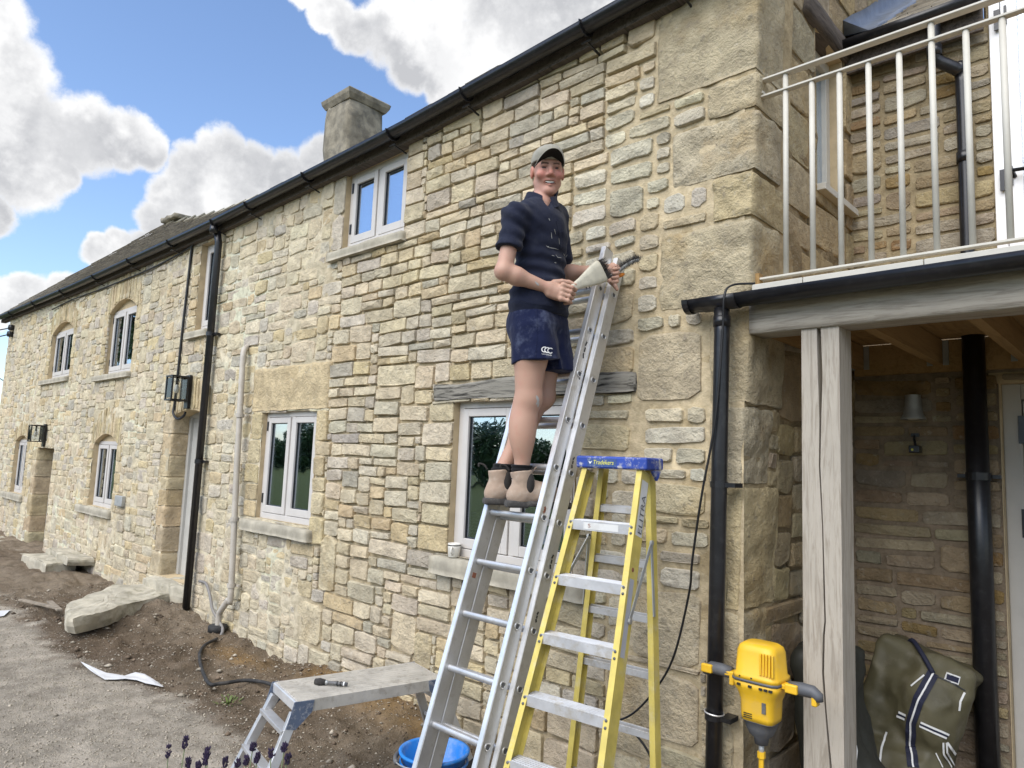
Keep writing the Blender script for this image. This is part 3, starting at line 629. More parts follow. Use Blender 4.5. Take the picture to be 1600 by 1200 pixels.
def build_facade():
    us = []; vs_ = []
    for x0, x1, z0, z1, r, d in OPEN.values(): us += [x0, x1]; vs_ += [z0, z1, z1 - r]
    U = breaks(XL, -1.46, us, 0.06); Vv = breaks(-0.15, 4.35, vs_, 0.06)
    def hole(cu, cv):
        k = np.zeros(cu.shape, bool)
        for x0, x1, z0, z1, r, d in OPEN.values(): k |= (cu > x0) & (cu < x1) & (cv > z0) & (cv < z1)
        return k | (cv > eave(cu) + 0.02)
    wall = wall_sheet('front_wall', U, Vv, hole, facade_depth, facade_mortar, f2w, cottage)
    rg = np.random.default_rng(5)
    bl = [(x0, x1, z0, z1) for x0, x1, z0, z1, r, d in OPEN.values()] + list(SILLS.values()) + [BIGLINTEL, TIMBER] + BLOCKS
    bl += [(l, -1.3, a, b) for a, b, l in QUOINS]
    fixed = [(x0, z0, x1 - x0, z1 - z0, dict(ZW, joint=0.014, proud=0.014, w=(0.1, 1))) for x0, x1, z0, z1 in BLOCKS]
    dressed = dict(ZA, joint=0.011, proud=0.016, pow=(7, 14), rag=0.06, inset=0.10)
    def jamb(x0, x1, za, zb, hmin, hmax, zn):
        z = za
        while z < zb - 0.03:
            h = rg.uniform(hmin, hmax); h = zb - z if zb - z - h < hmin * .7 else h
            w = (x1 - x0) * rg.uniform(.7, 1.0)
            if zn is not None:
                a = x0 if jamb.right else x1 - w
                fixed.append((a, z, w, h, zn)); bl.append((a, a + w, z, z + h))
            z += h
    jamb.right = True
    pale = dict(dressed, pal=[(0.52, 0.44, 0.28), (0.54, 0.46, 0.31), (0.50, 0.42, 0.27)], proud=0.02)
    jamb(-5.13, -4.90, 0.95, 2.03, .11, .26, pale)
    jamb(-4.12, -3.86, 3.26, 4.06, .10, .15, dressed)
    for n in 'ABDE':
        x0, x1, z0, z1, r, d = OPEN[n]; jamb(x1, x1 + 0.22, z0 - .03, z1 - r, .10, .20, dict(pale, joint=0.014, proud=0.012))
    jamb.right = False
    jamb(-6.30, -6.05, 1.08, 2.03, .11, .22, pale)
    jamb(-3.78, -3.46, 1.06, 2.05, .10, .20, dressed); jamb(-3.70, -3.46, 0.0, 0.0, .1, .2, None)
    jamb(-5.18, -4.94, 3.34, 4.05, .22, .32, dict(ZC, proud=0.012))
    for n in 'ABDEC':
        x0, x1, z0, z1, r, d = OPEN[n]; jamb(x0 - 0.22, x0, z0 - .03, z1 - r, .08, .16, dict(pale, joint=0.016, proud=0.014))
    for n, wj, hh in (('door2', .26, (.14, .30)), ('doorL', .30, (.20, .36))):
        x0, x1, z0, z1, r, d = OPEN[n]; z = z0 - .02
        while z < z1 - .02:
            h = rg.uniform(*hh); h = z1 - z if z1 - z - h < .1 else h; w = wj * rg.uniform(.65, 1.0)
            V, F = rough_box((x0 - w, -.012, z + .003), (x0 + .012 + rg.uniform(0, .012), d + .03, z + h - .003), (8, 8, 8), .010, .016, int(z * 50), 11)
            mesh_obj('jamb_stone', V, F, 'stone', cottage, True, np.repeat(pick(rg, [(0.47, 0.385, 0.245), (0.44, 0.365, 0.25), (0.50, 0.43, 0.30)])[None], len(V), 0)); bl.append((x0 - w, x0, z, z + h)); z += h
    # arch stones: thin stones on edge over the four arched openings and the right hand door
    arch = []
    for n, hh in (('A', .34), ('B', .36), ('D', .34), ('E', .24), ('door2', .34)):
        x0, x1, z0, z1, r, d = OPEN[n]; x = x0 - 0.10; m = (x0 + x1) / 2; hw = (x1 - x0) / 2
        while x < x1 + 0.08:
            w = rg.uniform(.05, .085); t = (x + w / 2 - m) / hw; zb = z1 - r * min(1.3, t * t) ; h = hh * rg.uniform(.85, 1.1); h = min(h, float(eave(x)) - .03 - zb)
            arch.append((x, zb, w, h, dict(pale, joint=0.012, rag=.12, proud=0.014), t * 0.22)); x += w
        bl.append((x0 - .12, x1 + .12, z1 - r, z1 + hh))
    bl.append(lambda X, Z: Z > eave(X) - 0.03)
    bl.append(lambda X, Z: X > -1.60)
    stones = pack(XL + .02, -1.5, 0.0, 4.28, bl, facade_zone, rg)
    # stones near the ground in the right half: big worn blocks with eroded joints
    lay(stones + fixed + [a[:5] for a in arch], f2w, wall, rg, 'stone', 296)
    # reveals and arch fillings
    for n, (x0, x1, z0, z1, r, d) in OPEN.items():
        D = d + 0.10; rv = MB()
        rv.add([(x0, -.003, z0), (x0, D, z0), (x0, D, z1), (x0, -.003, z1)], [[0, 1, 2, 3]]); rv.add([(x1, -.003, z0), (x1, D, z0), (x1, D, z1), (x1, -.003, z1)], [[3, 2, 1, 0]])
        rv.add([(x0, 0, z0), (x1, 0, z0), (x1, D, z0), (x0, D, z0)], [[0, 1, 2, 3]])
        m = (x0 + x1) / 2; hw = (x1 - x0) / 2; K = 12; P = []
        for k in range(K + 1):
            x = x0 + (x1 - x0) * k / K; t = (x - m) / hw; P.append((x, z1 - r * t * t))
        for (xa, za), (xb, zb) in zip(P[:-1], P[1:]):
            rv.add([(xa, -.006, za), (xb, -.006, zb), (xb, D, zb), (xa, D, za)], [[0, 1, 2, 3]])
            if r: rv.add([(xa, -.006, za), (xb, -.006, zb), (xb, -.006, z1 + .01), (xa, -.006, z1 + .01)], [[0, 1, 2, 3]])
        rv.build('reveal', 'tan_render', cottage)
build_facade()

# corner quoins, each block wrapping the corner
def quoins():
    m = MB(); zz = np.linspace(-.1, 4.25, 24); V = []
    for z in zz: V += [(-1.80, .006, z), (xc(z) - .012, .006, z), (xc(z) - .012, .42, z), (-1.80, .42, z)]
    m.add(V, [[4 * i + k, 4 * i + (k + 1) % 4, 4 * i + 4 + (k + 1) % 4, 4 * i + 4 + k] for i in range(len(zz) - 1) for k in range(4)]); m.build('corner_bed', 'mortar', cottage, tints=np.repeat(np.array([[.42, .345, .22]]), len(V), 0))
    for k, (a, b, l) in enumerate(QUOINS):
        def skew(Q): Q = Q.copy(); Q[:, 0] += (xc(Q[:, 2]) - xc((a + b) / 2)) * (Q[:, 0] > (l - 1.45) / 2); return Q
        V, F = rough_box((l + .004, -0.012 + 0.003 * (k % 3), a + .003), (xc((a + b) / 2) + 0.004 * ((k * 7) % 3), 0.30 + .1 * (k % 2), b - .003), (26, 12, 20), 0.011, 0.018, k, 11, skew)
        c = np.array([(0.47, 0.41, 0.285), (0.49, 0.42, 0.285), (0.48, 0.425, 0.31), (0.50, 0.42, 0.26)][k % 4])
        mesh_obj('quoin_stone', V, F, 'old_stone', cottage, True, np.repeat(c[None], len(V), 0))
    x0, x1, z0, z1 = BIGLINTEL
    V, F = rough_box((x0 + .008, -0.022, z0), (x1 - .008, 0.10, z1 - .008), (24, 3, 12), 0.009, 0.018, 33, 9)
    mesh_obj('lintel', V, F, 'stone', cottage, True, np.repeat(np.array([[0.52, 0.43, 0.275]]), len(V), 0))
    x0, x1, z0, z1 = TIMBER
    def sk(Q): Q = Q.copy(); Q[:, 2] += 0.012 * np.sin(Q[:, 0] * 4.0) * (Q[:, 2] > 2.12); return Q
    V, F = rough_box((x0, -0.030, z0), (x1, 0.10, z1), (40, 3, 5), 0.008, 0.012, 35, 5, sk)
    mesh_obj('timber_lintel', V, F, 'weathered_timber', cottage, True)
quoins()

# ---- windows
def window(key, lights=2, hinge=True, curtain=False, blind=False, top=None, split=None, plain_name='window'):
    x0, x1, z0, z1, r, d = OPEN[key]; y = d; zt = z1 - r * 0.75 if top is None else top
    fr = MB(); w = 0.046; D = 0.07
    fr.box((x0, y, z0), (x0 + w, y + D, zt)); fr.box((x1 - w, y, z0), (x1, y + D, zt)); fr.box((x0 + w, y, zt - w), (x1 - w, y + D, zt)); fr.box((x0 + w, y - .012, z0), (x1 - w, y + D, z0 + 0.05))
    inner0, inner1 = x0 + w, x1 - w; xs = [inner0, inner1] if lights == 1 else [inner0, inner0 + (inner1 - inner0) * (split or .5), inner1]
    for xm in xs[1:-1]: fr.box((xm - .022, y + .002, z0 + .05), (xm + .022, y + D, zt - w))
    f = fr.build('window', 'frame_paint', cottage, bevel=0.004)
    if r:
        ty = MB(); ty.box((x0, y + .012, zt), (x1, y + .09, z1 + .01)); ty.build('arch_infill', 'tan_render', cottage)
    for i, (a, b) in enumerate(zip(xs[:-1], xs[1:])):
        a2 = a + (0.0 if i == 0 else .022); b2 = b - (0.0 if i == len(xs) - 2 else .022); s = 0.050
        sh = MB(); za, zb = z0 + .054, zt - w - .004; a2 += .003; b2 -= .003
        sh.box((a2, y - .010, za), (a2 + s, y + .045, zb)); sh.box((b2 - s, y - .010, za), (b2, y + .045, zb)); sh.box((a2 + s, y - .010, zb - s), (b2 - s, y + .045, zb)); sh.box((a2 + s, y - .010, za), (b2 - s, y + .045, za + s + .012))
        sh.build('sash', 'frame_paint', f, bevel=0.004)
        p = MB(); p.box((a2 + s, y + .014, za + s + .012), (b2 - s, y + .020, zb - s)); p.build('pane', 'glass', f)
        g = MB(); q0, q1, r0, r1 = a2 + s, b2 - s, za + s + .012, zb - s
        for A_, B_ in (((q0, y + .006, r0), (q0 + .006, y + .013, r1)), ((q1 - .006, y + .006, r0), (q1, y + .013, r1)), ((q0 + .006, y + .006, r1 - .006), (q1 - .006, y + .013, r1)), ((q0 + .006, y + .006, r0), (q1 - .006, y + .013, r0 + .006))): g.box(A_, B_)
        g.build('gasket', 'black_plastic', f)
        if hinge and i == 0:
            for zh in (za + .08, zb - .12):
                h = MB(); h.box((a2 - .012, y - .016, zh), (a2 + .010, y - .008, zh + .085)); h.build('hinge', 'black_plastic', f)
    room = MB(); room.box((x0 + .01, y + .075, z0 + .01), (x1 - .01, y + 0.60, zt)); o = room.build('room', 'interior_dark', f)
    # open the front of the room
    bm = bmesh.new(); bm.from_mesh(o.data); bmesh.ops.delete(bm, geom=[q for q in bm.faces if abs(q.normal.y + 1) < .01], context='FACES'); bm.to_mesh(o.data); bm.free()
    if curtain:
        c = MB(); n = 16
        for a, b in ((x0 + .04, x0 + .04 + (x1 - x0) * .22), (x1 - .04 - (x1 - x0) * .18, x1 - .04)):
            V = []; F = []
            for k in range(n + 1):
                x = a + (b - a) * k / n; yy = y + .16 + .016 * math.sin(k * 2.2); V += [(x, yy, z0 + .03), (x, yy, zt - .03)]
            F = [[2 * k, 2 * k + 2, 2 * k + 3, 2 * k + 1] for k in range(n)]; c.add(V, F)
        c.build('curtain', 'curtain', f, smooth=True)
    if blind:
        za, zb = (z0 + .03, z0 + .27) if blind == 'low' else (zt - .24, zt - .03)
        c = MB(); zz = za
        while zz < zb: c.box((x0 + .05, y + .11, zz), (x1 - .05, y + .125, zz + .013)); zz += .021
        c.build('blind', 'blind', f)
    return f
wb = window('big', 2, False, blind='low', split=.5); window('one', 2, True, curtain=True); window('up', 2, True, blind='high')
for k in 'AB': window(k, 2, True, curtain=True)
window('D', 2, False, curtain=True); window('E', 2, True, curtain=True); window('C', 1, False)
hd = MB(); hd.tube([(-2.72, .055, 1.20), (-2.72, .035, 1.21), (-2.72, .035, 1.31)], .008, 8); hd.build('casement_handle', 'bright_edge', wb, smooth=True)
for key, (x0, x1, z0, z1) in SILLS.items():
    d = OPEN[key][5]; px = 0.075 if key in ('big', 'one') else 0.06
    V, F = rough_box((x0, -px, z0), (x1, d + .02, z1), (20, 4, 3), 0.006, 0.012, len(key) + int(-x0), 8)
    mesh_obj('sill', V, F, 'sill_stone', cottage, True)

# ---- doors
def door(key, mat, wood=False):
    x0, x1, z0, z1, r, d = OPEN[key]; y = d
    f = MB(); w = 0.065; f.box((x0, y, z0), (x0 + w, y + .09, z1)); f.box((x1 - w, y, z0), (x1, y + .09, z1)); f.box((x0 + w, y, z1 - w), (x1 - w, y + .09, z1))
    o = f.build('door', mat, cottage, bevel=.004)
    l = MB(); l.box((x0 + w, y + .03, z0), (x1 - w, y + .075, z1 - w)); l.build('door_leaf', mat, o)
    h = MB(); h.tube([(x1 - w - .09, y + .03, z0 + .92), (x1 - w - .09, y - .01, z0 + .92), (x1 - w - .20, y - .012, z0 + .92)], .009, 8); h.build('handle', 'black_plastic', o, smooth=True)
door('door2', 'door_paint'); door('doorL', 'door_paint')
b = MB(); b.box((-9.58, -.055, .945), (-9.33, -.01, 1.07)); b.build('meter_box', 'galvanised', cottage, bevel=.006)

# ---- side (gable) wall
RIDGE_Y, RIDGE_Z = 2.83, 6.38
def gx(z): return np.minimum(-1.44, xc(z) + 0.0) - 0.012
g2w = lambda V: np.stack([gx(V[:, 1]) + V[:, 2], V[:, 0], V[:, 1]], 1)
SW = (0.90, 1.36, 3.33, 4.29)
def build_gable():
    U = breaks(0.02, 5.2, [SW[0], SW[1]], 0.07); Vv = breaks(-0.1, 6.4, [SW[2], SW[3]], 0.07)
    rake = lambda y: 4.10 + (RIDGE_Z - 4.10) * (1 - np.abs(y - RIDGE_Y) / RIDGE_Y)
    def hole(u, v): return ((u > SW[0]) & (u < SW[1]) & (v > SW[2]) & (v < SW[3])) | (v > rake(u))
    def dep(u, v): return -0.004 + 0.018 * fbm(np.stack([u, 0 * u, v], -1), 5, 4, 41)
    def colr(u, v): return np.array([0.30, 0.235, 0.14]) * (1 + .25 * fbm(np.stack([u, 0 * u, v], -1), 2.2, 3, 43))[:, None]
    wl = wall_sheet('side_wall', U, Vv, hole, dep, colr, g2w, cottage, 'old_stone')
    rg = np.random.default_rng(9)
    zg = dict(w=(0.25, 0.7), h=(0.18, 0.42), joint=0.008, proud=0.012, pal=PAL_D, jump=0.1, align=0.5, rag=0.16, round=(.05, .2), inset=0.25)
    bl = [(SW[0], SW[1], SW[2], SW[3]), (0.70, 1.6, 4.27, 4.45), lambda X, Z: Z > rake(X) - .02] + [(0, 0.29 + .1 * (k % 2), a, b) for k, (a, b, l) in enumerate(QUOINS)]
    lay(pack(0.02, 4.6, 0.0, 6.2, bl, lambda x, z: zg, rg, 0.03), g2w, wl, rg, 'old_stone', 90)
    X = -1.44
    lt = MB(); add_rough(lt, (X - .25, 0.70, 4.29), (X + .02, 1.48, 4.44), seg=(3, 14, 3), amp=.006, rnd=.012, seed=3); lt.build('side_lintel', 'dark_timber', cottage, smooth=True)
    w = MB(); y0, y1, z0, z1 = SW; xx = X - .09
    w.box((xx - .06, y0, z0), (xx, y0 + .06, z1)); w.box((xx - .06, y1 - .06, z0), (xx, y1, z1)); w.box((xx - .06, y0 + .06, z1 - .07), (xx, y1 - .06, z1)); w.box((xx - .06, y0 + .06, z0), (xx + .01, y1 - .06, z0 + .07))
    f = w.build('side_window', 'rail_paint', cottage, bevel=.004)
    p = MB(); p.box((xx - .035, y0 + .06, z0 + .07), (xx - .03, y1 - .06, z1 - .07)); p.build('pane', 'glass', f)
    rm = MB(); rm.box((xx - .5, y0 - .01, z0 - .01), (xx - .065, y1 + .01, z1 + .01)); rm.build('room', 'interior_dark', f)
    rv = MB(); rv.add([(X - .01, y0, z0), (X - .15, y0, z0), (X - .15, y0, z1), (X - .01, y0, z1)], [[0, 1, 2, 3]]); rv.add([(X - .01, y1, z0), (X - .15, y1, z0), (X - .15, y1, z1), (X - .01, y1, z1)], [[3, 2, 1, 0]]); rv.add([(X - .01, y0, z1), (X - .15, y0, z1), (X - .15, y1, z1), (X - .01, y1, z1)], [[0, 1, 2, 3]])
    rv.build('side_reveal', 'tan_render', cottage)
    s = MB(); s.box((X - .09, y0 - .01, z0 - .045), (X + .045, y1 + .10, z0 - .004)); s.build('side_sill', 'rail_paint', cottage, bevel=.004)
build_gable()
lw = MB(); lw.add([(XL, 0, -.1), (XL, 5.2, -.1), (XL, 5.2, 4.1), (XL, RIDGE_Y, RIDGE_Z - .05), (XL, 0, 4.1)], [[0, 1, 2, 3, 4]]); lw.add([(XL, 5.2, -.1), (-1.46, 5.2, -.1), (-1.46, 5.2, 4.1), (XL, 5.2, 4.1)], [[0, 1, 2, 3]])
o = lw.build('far_walls', 'tan_render', cottage)

# ---- roof, gutter, downpipes, chimney
def build_roof():
    rf = MB(); xs = np.linspace(XL - .15, -1.40, 40)
    prof = lambda x: float(np.interp(x, [-17.2, -16.9, -15.5, -14.1, -12.0, -7.5, -7.2], [6.93, 6.92, 6.70, 6.54, 6.46, 6.42, 6.36]))
    V = []; n = len(xs)
    for x in xs: V += [(x, -.10, float(eave(x)) - .02), (x, RIDGE_Y, prof(x) - .05), (x, 5.4, 4.0)]
    F = []
    for i in range(n - 1): F += [[3 * i, 3 * i + 3, 3 * i + 4, 3 * i + 1], [3 * i + 1, 3 * i + 4, 3 * i + 5, 3 * i + 2]]
    rf.add(V, F); roof = rf.build('roof', 'slate', cottage)
    rg = np.random.default_rng(3); sl = MB()
    L = 3.5; row = 0; t = 0.0
    while t < 1.0:
        x = XL - .18 - rg.uniform(0, .2); ex = 0.055 - 0.018 * t
        while x < -1.42:
            w = rg.uniform(.16, .36); t1 = min(1, t + ex * 1.9); zt = rg.uniform(.012, .024); x1 = min(x + w, -1.40)
            def P(x_, s, lift):
                s = max(0, min(1, s)); y = -.14 + (RIDGE_Y + .14) * s; z0 = float(eave(x_)) + .005
                return (x_, y - lift * .64, z0 + (prof((x + x1) / 2) - z0) * s + lift * .77)
            j = rg.uniform(-.004, .004); a, b2 = x + .004, x1 - .004
            V = [P(a, t + j, .012 + .0), P(b2, t + j, .012), P(b2, t1, .0), P(a, t1, .0), P(a, t + j, .012 + zt), P(b2, t + j, .012 + zt), P(b2, t1, zt), P(a, t1, zt)]
            sl.add(V, [[0, 3, 2, 1], [4, 5, 6, 7], [0, 1, 5, 4], [1, 2, 6, 5], [3, 0, 4, 7]]); x = x1
        t += ex
    sl.build('stone_slate', 'slate', roof, kind='stuff')
    rd = MB(); x = XL - .1
    while x < -1.5:
        w = .48; z = prof(x + w / 2); pr = [(-.17, -.12), (0, .035), (.17, -.12), (.15, -.14), (0, .0), (-.15, -.14)]
        rd.section((x, RIDGE_Y, z + .02), (x + w - .01, RIDGE_Y, z + .02), pr); x += w
    rd.build('ridge_stone', 'rock', roof)
    # old wall-head stones standing on the roof line of the lower half
    st = MB(); add_rough(st, (-16.95, RIDGE_Y - .2, 6.82), (-16.1, RIDGE_Y + .2, 6.96), seg=(8, 3, 3), amp=.04, rnd=.05, seed=8); st.build('ridge_stub', 'chimney_stone', roof, smooth=True)
    # fascia and gutter follow the sag
    gxs = np.linspace(-17.25, -1.20, 36); fa = MB(); gu = MB()
    arc = [(.055 * math.cos(a), .055 * math.sin(a)) for a in np.linspace(math.pi, 2 * math.pi, 9)] + [(.049 * math.cos(a), .049 * math.sin(a)) for a in np.linspace(2 * math.pi, math.pi, 9)]
    gv = []; gf = []; m = len(arc)
    for x in gxs:
        z = float(eave(x)); gv += [(x, -.135 + a, z + b) for a, b in arc]
    for i in range(len(gxs) - 1):
        for k in range(m): gf.append([i * m + k, i * m + (k + 1) % m, (i + 1) * m + (k + 1) % m, (i + 1) * m + k])
    gf += [list(range(m))[::-1], list(range((len(gxs) - 1) * m, len(gxs) * m))]
    gu.add(gv, gf); gut = gu.build('gutter', 'black_plastic', cottage, smooth=True)
    for i in range(len(gxs) - 1):
        a, b = gxs[i], gxs[i + 1]; za, zb = float(eave(a)), float(eave(b))
        fa.add([(a, -.062, za - .085), (b, -.062, zb - .085), (b, -.062, zb + .02), (a, -.062, za + .02), (a, .02, za - .085), (b, .02, zb - .085)], [[0, 1, 2, 3], [0, 4, 5, 1]])
    fa.build('eaves_board', 'dark_timber', cottage)
    k = 0
    for x in (-1.75, -2.35, -3.35, -4.15, -5.35, -6.4, -7.15, -8.3, -9.6, -11, -12.6, -14.3, -16):
        z = float(eave(x)); br = MB()
        pts = [(x, -.135 + .060 * math.cos(a), z + .060 * math.sin(a)) for a in np.linspace(math.pi * 1.0, 2 * math.pi, 9)]
        for p, q in zip(pts[:-1], pts[1:]): br.bar(p, q, .022, .006, (1, 0, 0))
        br.bar((x, -.13, z - .10), (x, .0, z - .125), .010, .010); br.bar((x, -.13, z - .06), (x, -.13, z - .145), .008, .008); br.tube([(x - .035, -.13, z - .105), (x + .035, -.13, z - .105)], .006, 6)
        br.build('gutter_bracket', 'black_plastic', gut)
    # black downpipe by the front door
    dp = MB(); x = -7.175; z = float(eave(x)); dp.tube([(x, -.135, z - .05), (x, -.135, z - .13)] , .042, 14); dp.tube([(x, -.10, z - .10), (x, -.075, z - .22), (x, -.075, .10)], .036, 16)
    d = dp.build('downpipe', 'black_plastic', cottage, smooth=True)
    for zz in (2.85, 1.55):
        c = MB(); c.lathe([(.037, -.02), (.043, -.02), (.043, .02), (.037, .02)], (x, -.075, zz), 16); c.box((x - .01, -.06, zz - .01), (x + .10, -.02, zz + .012)); c.build('pipe_clip', 'black_plastic', d)
    # pale waste pipe with an offset at the foot
    gp = MB(); P = bez([(-6.50, .02, 2.68), (-6.42, -.06, 2.63), (-6.385, -.085, 2.55)], 4) + bez([(-6.32, -.085, 1.5), (-6.235, -.085, .42), (-6.265, -.09, .34), (-6.36, -.10, .24), (-6.40, -.10, .18), (-6.40, -.10, .04)], 5)
    gp.tube(P, .027, 14); g = gp.build('waste_pipe', 'grey_plastic', cottage, smooth=True)
    for zz, xx in ((2.0, -6.35), (1.05, -6.285), (.47, -6.24)):
        c = MB(); c.lathe([(.031, -.018), (.037, -.018), (.037, .018), (.031, .018)], (xx, -.085, zz), 16); c.box((xx - .01, -.055, zz - .008), (xx + .07, -.03, zz + .008)); c.build('pipe_clip', 'grey_plastic', g)
    c = MB(); c.lathe([(.0, .10), (.075, .10), (.085, .09), (.085, .045), (.07, .04)], (-6.40, -.10, 0), 20); c.build('drain_seal', 'rubber', g, smooth=True)
    c = MB(); c.lathe([(.07, .06), (.072, -.03)], (-6.40, -.10, 0), 20); c.build('drain_pipe', 'terracotta', g, smooth=True)
    # chimney
    cy = 2.30; c0 = at(547, 146, cy); w = 0.64; xr = c0[0]; ch = MB()
    zt = c0[2] + 0.0
    add_rough(ch, (xr - w, cy, 4.8), (xr, cy + w, zt), seg=(8, 8, 22), amp=.03, rnd=.03, seed=12, freq=4)
    co = ch.build('chimney', 'chimney_stone', cottage, smooth=True)
    cp = MB(); pr = [(0.01, 0), (.050, .07), (.062, .13), (.03, .16)]
    V = []; 
    for e, h in pr: V += [(xr - w - e, cy - e, zt - .06 + h), (xr + e, cy - e, zt - .06 + h), (xr + e, cy + w + e, zt - .06 + h), (xr - w - e, cy + w + e, zt - .06 + h)]
    F = [[4 * i + k, 4 * i + (k + 1) % 4, 4 * i + 4 + (k + 1) % 4, 4 * i + 4 + k] for i in range(3) for k in range(4)] + [[12, 13, 14, 15], [3, 2, 1, 0]]
    cp.add(V, F); cp.build('chimney_cap', 'chimney_stone', co)
build_roof()

# ================================================================== THE REAR EXTENSION BEHIND THE PORCH
YB = 1.50
ext = thing('rear_extension', (-0.2, 2.4, 0), 'brown stone rear wing set back behind the porch and balcony, with stone slate roof', 'building')
r2w = lambda V: np.stack([V[:, 0], YB - V[:, 2], V[:, 1]], 1)
DOORS = [(-0.685, 0.75, 2.56, 5.2), (-0.70, 0.45, 0.04, 2.20)]
PAL_R = [(0.43, 0.35, 0.22), (0.40, 0.32, 0.21), (0.46, 0.39, 0.27), (0.37, 0.26, 0.13), (0.45, 0.40, 0.31), (0.40, 0.34, 0.26), (0.50, 0.45, 0.34), (0.37, 0.335, 0.28)]
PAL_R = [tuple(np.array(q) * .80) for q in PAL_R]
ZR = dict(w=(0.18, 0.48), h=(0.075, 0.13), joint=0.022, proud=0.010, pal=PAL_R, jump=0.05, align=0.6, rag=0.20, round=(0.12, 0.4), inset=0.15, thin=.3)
ZR_SHADE = dict(ZR, pal=[tuple(np.array(q) * np.array([.92, .88, .82])) for q in PAL_R])  # lower stones: porch shade put into the palette
def build_ext():
    U = breaks(-1.47, 2.6, [DOORS[0][0], DOORS[0][1], DOORS[1][0], DOORS[1][1]], 0.07); Vv = breaks(-0.1, 5.4, [2.56, 5.2, 0.04, 2.20, 4.34], 0.07)
    def hole(u, v):
        k = (v > 4.34) & (u < -0.71)
        for x0, x1, z0, z1 in DOORS: k |= (u > x0) & (u < x1) & (v > z0) & (v < z1)
        return k
    dep = lambda u, v: 0.004 * fbm(np.stack([u, 0 * u, v], -1), 9, 3, 57) - 0.004
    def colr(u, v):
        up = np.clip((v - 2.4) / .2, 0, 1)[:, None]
        return (np.array([0.25, 0.20, 0.145]) * (1 - up) + np.array([0.34, 0.28, 0.18]) * up) * (1 + .15 * fbm(np.stack([u, 0 * u, v], -1), 2.5, 3, 59))[:, None]  # mortar below the deck darkened too, porch shade in its colour
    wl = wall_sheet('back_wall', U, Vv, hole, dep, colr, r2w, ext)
    rg = np.random.default_rng(21)
    bl = list(DOORS) + [(-1.5, 0.9, 2.26, 2.56), (-0.72, 1.0, 4.3, 5.4), lambda X, Z: (Z > 4.25) & (X < -.70)]
    st = pack(-1.46, 1.6, 0.0, 5.0, bl, lambda x, z: ZR if z > 2.4 else ZR_SHADE, rg)
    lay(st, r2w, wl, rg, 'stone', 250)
    # upper french door, white, and the lower grey door
    for (x0, x1, z0, z1), mt, nm, up in ((DOORS[0], 'white_paint', 'french_door', True), (DOORS[1], 'porch_door_paint', 'porch_door', False)):
        y = YB + (-0.02 if up else 0.06); f = MB(); w = 0.055 if up else 0.085
        f.box((x0, y, z0), (x0 + w, y + .09, z1)); f.box((x1 - w, y, z0), (x1, y + .09, z1)); f.box((x0 + w, y, z1 - w), (x1 - w, y + .09, z1))
        if up: f.box((x0 + w, y, z0), (x1 - w, y + .09, z0 + .05))
        d = f.build(nm, mt, ext, bevel=.005)
        if up:
            n = 2; xw = (x1 - x0 - 2 * w) / n
            for i in range(n):
                a, b = x0 + w + i * xw + .004, x0 + w + (i + 1) * xw - .004; s = .075; l = MB()
                l.box((a, y - .012, z0 + .055), (a + s, y + .05, z1 - w - .005)); l.box((b - s, y - .012, z0 + .055), (b, y + .05, z1 - w - .005)); l.box((a + s, y - .012, z1 - w - s), (b - s, y + .05, z1 - w - .005)); l.box((a + s, y - .012, z0 + .055), (b - s, y + .05, z0 + .055 + .11))
                l.box((a + s, y - .005, z0 + .90), (b - s, y + .04, z0 + .96)) if False else None
                lf = l.build('door_leaf', mt, d, bevel=.005)
                p = MB(); p.box((a + s, y + .018, z0 + .165), (b - s, y + .024, z1 - w - s)); p.build('pane', 'glass', d)
                for zh in (z0 + .80, z0 + 1.75):
                    h = MB(); h.box((a - .030, y - .024, zh - .09), (a - .002, y - .013, zh + .03)); h.box((a + .018, y - .024, zh - .07), (a + .030, y - .013, zh + .04)); h.build('hinge', 'black_plastic', d)
                h = MB(); h.tube([(a + s * .5, y - .012, z0 + .78), (a + s * .5, y - .06, z0 + .80), (a + s * .5 + .16, y - .065, z0 + .785)], .011, 8); h.build('handle', 'black_plastic', d, smooth=True)
        else:
            l = MB(); l.box((x0 + w + .004, y + .02, z0), (x1 - w - .004, y + .07, z1 - w - .004)); l.build('door_leaf', mt, d, bevel=.005)
            for zz in (1.45, 1.95, .5):
                h = MB(); h.box((x0 + w - .016, y - .006, zz - .075), (x0 + w + .014, y + .018, zz + .075)); h.build('hinge', 'black_plastic', d)
            rv = MB(); rv.box((x0 - .004, YB - .004, z0 - .1), (x0 + .0, YB + .25, z1 + .05)); rv.box((x0 - .05, YB + .004, z1), (x1 + .05, YB + .25, z1 + .06)); rv.box((x0 - .35, YB + .10, -.1), (x0 + .02, YB + .12, 2.5)); rv.build('reveal', 'tan_render', d)
            ht = MB(); ht.box((x0 - .02, y - .03, z1 + .003), (x1 + .02, y + .06, z1 + .06)); ht.build('door_head', mt, d)
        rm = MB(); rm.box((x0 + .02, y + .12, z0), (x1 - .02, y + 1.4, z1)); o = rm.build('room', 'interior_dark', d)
        bm = bmesh.new(); bm.from_mesh(o.data); bmesh.ops.delete(bm, geom=[q for q in bm.faces if abs(q.normal.y + 1) < .01], context='FACES'); bm.to_mesh(o.data); bm.free()
    # roof of stone slates, lead valley against the side wall, gutter and downpipe
    sl0 = (4.40, 0.72)                       # height at the eaves, slope
    Z = lambda y: sl0[0] + sl0[1] * (y - YB + .12)
    rf = MB(); rf.add([(-1.45, YB - .12, Z(YB - .12) - .03), (-.72, YB - .12, Z(YB - .12) - .03), (-.72, 4.2, Z(4.2) - .03), (-1.45, 4.2, Z(4.2) - .03)], [[0, 1, 2, 3]]); roof = rf.build('roof', 'slate', ext)
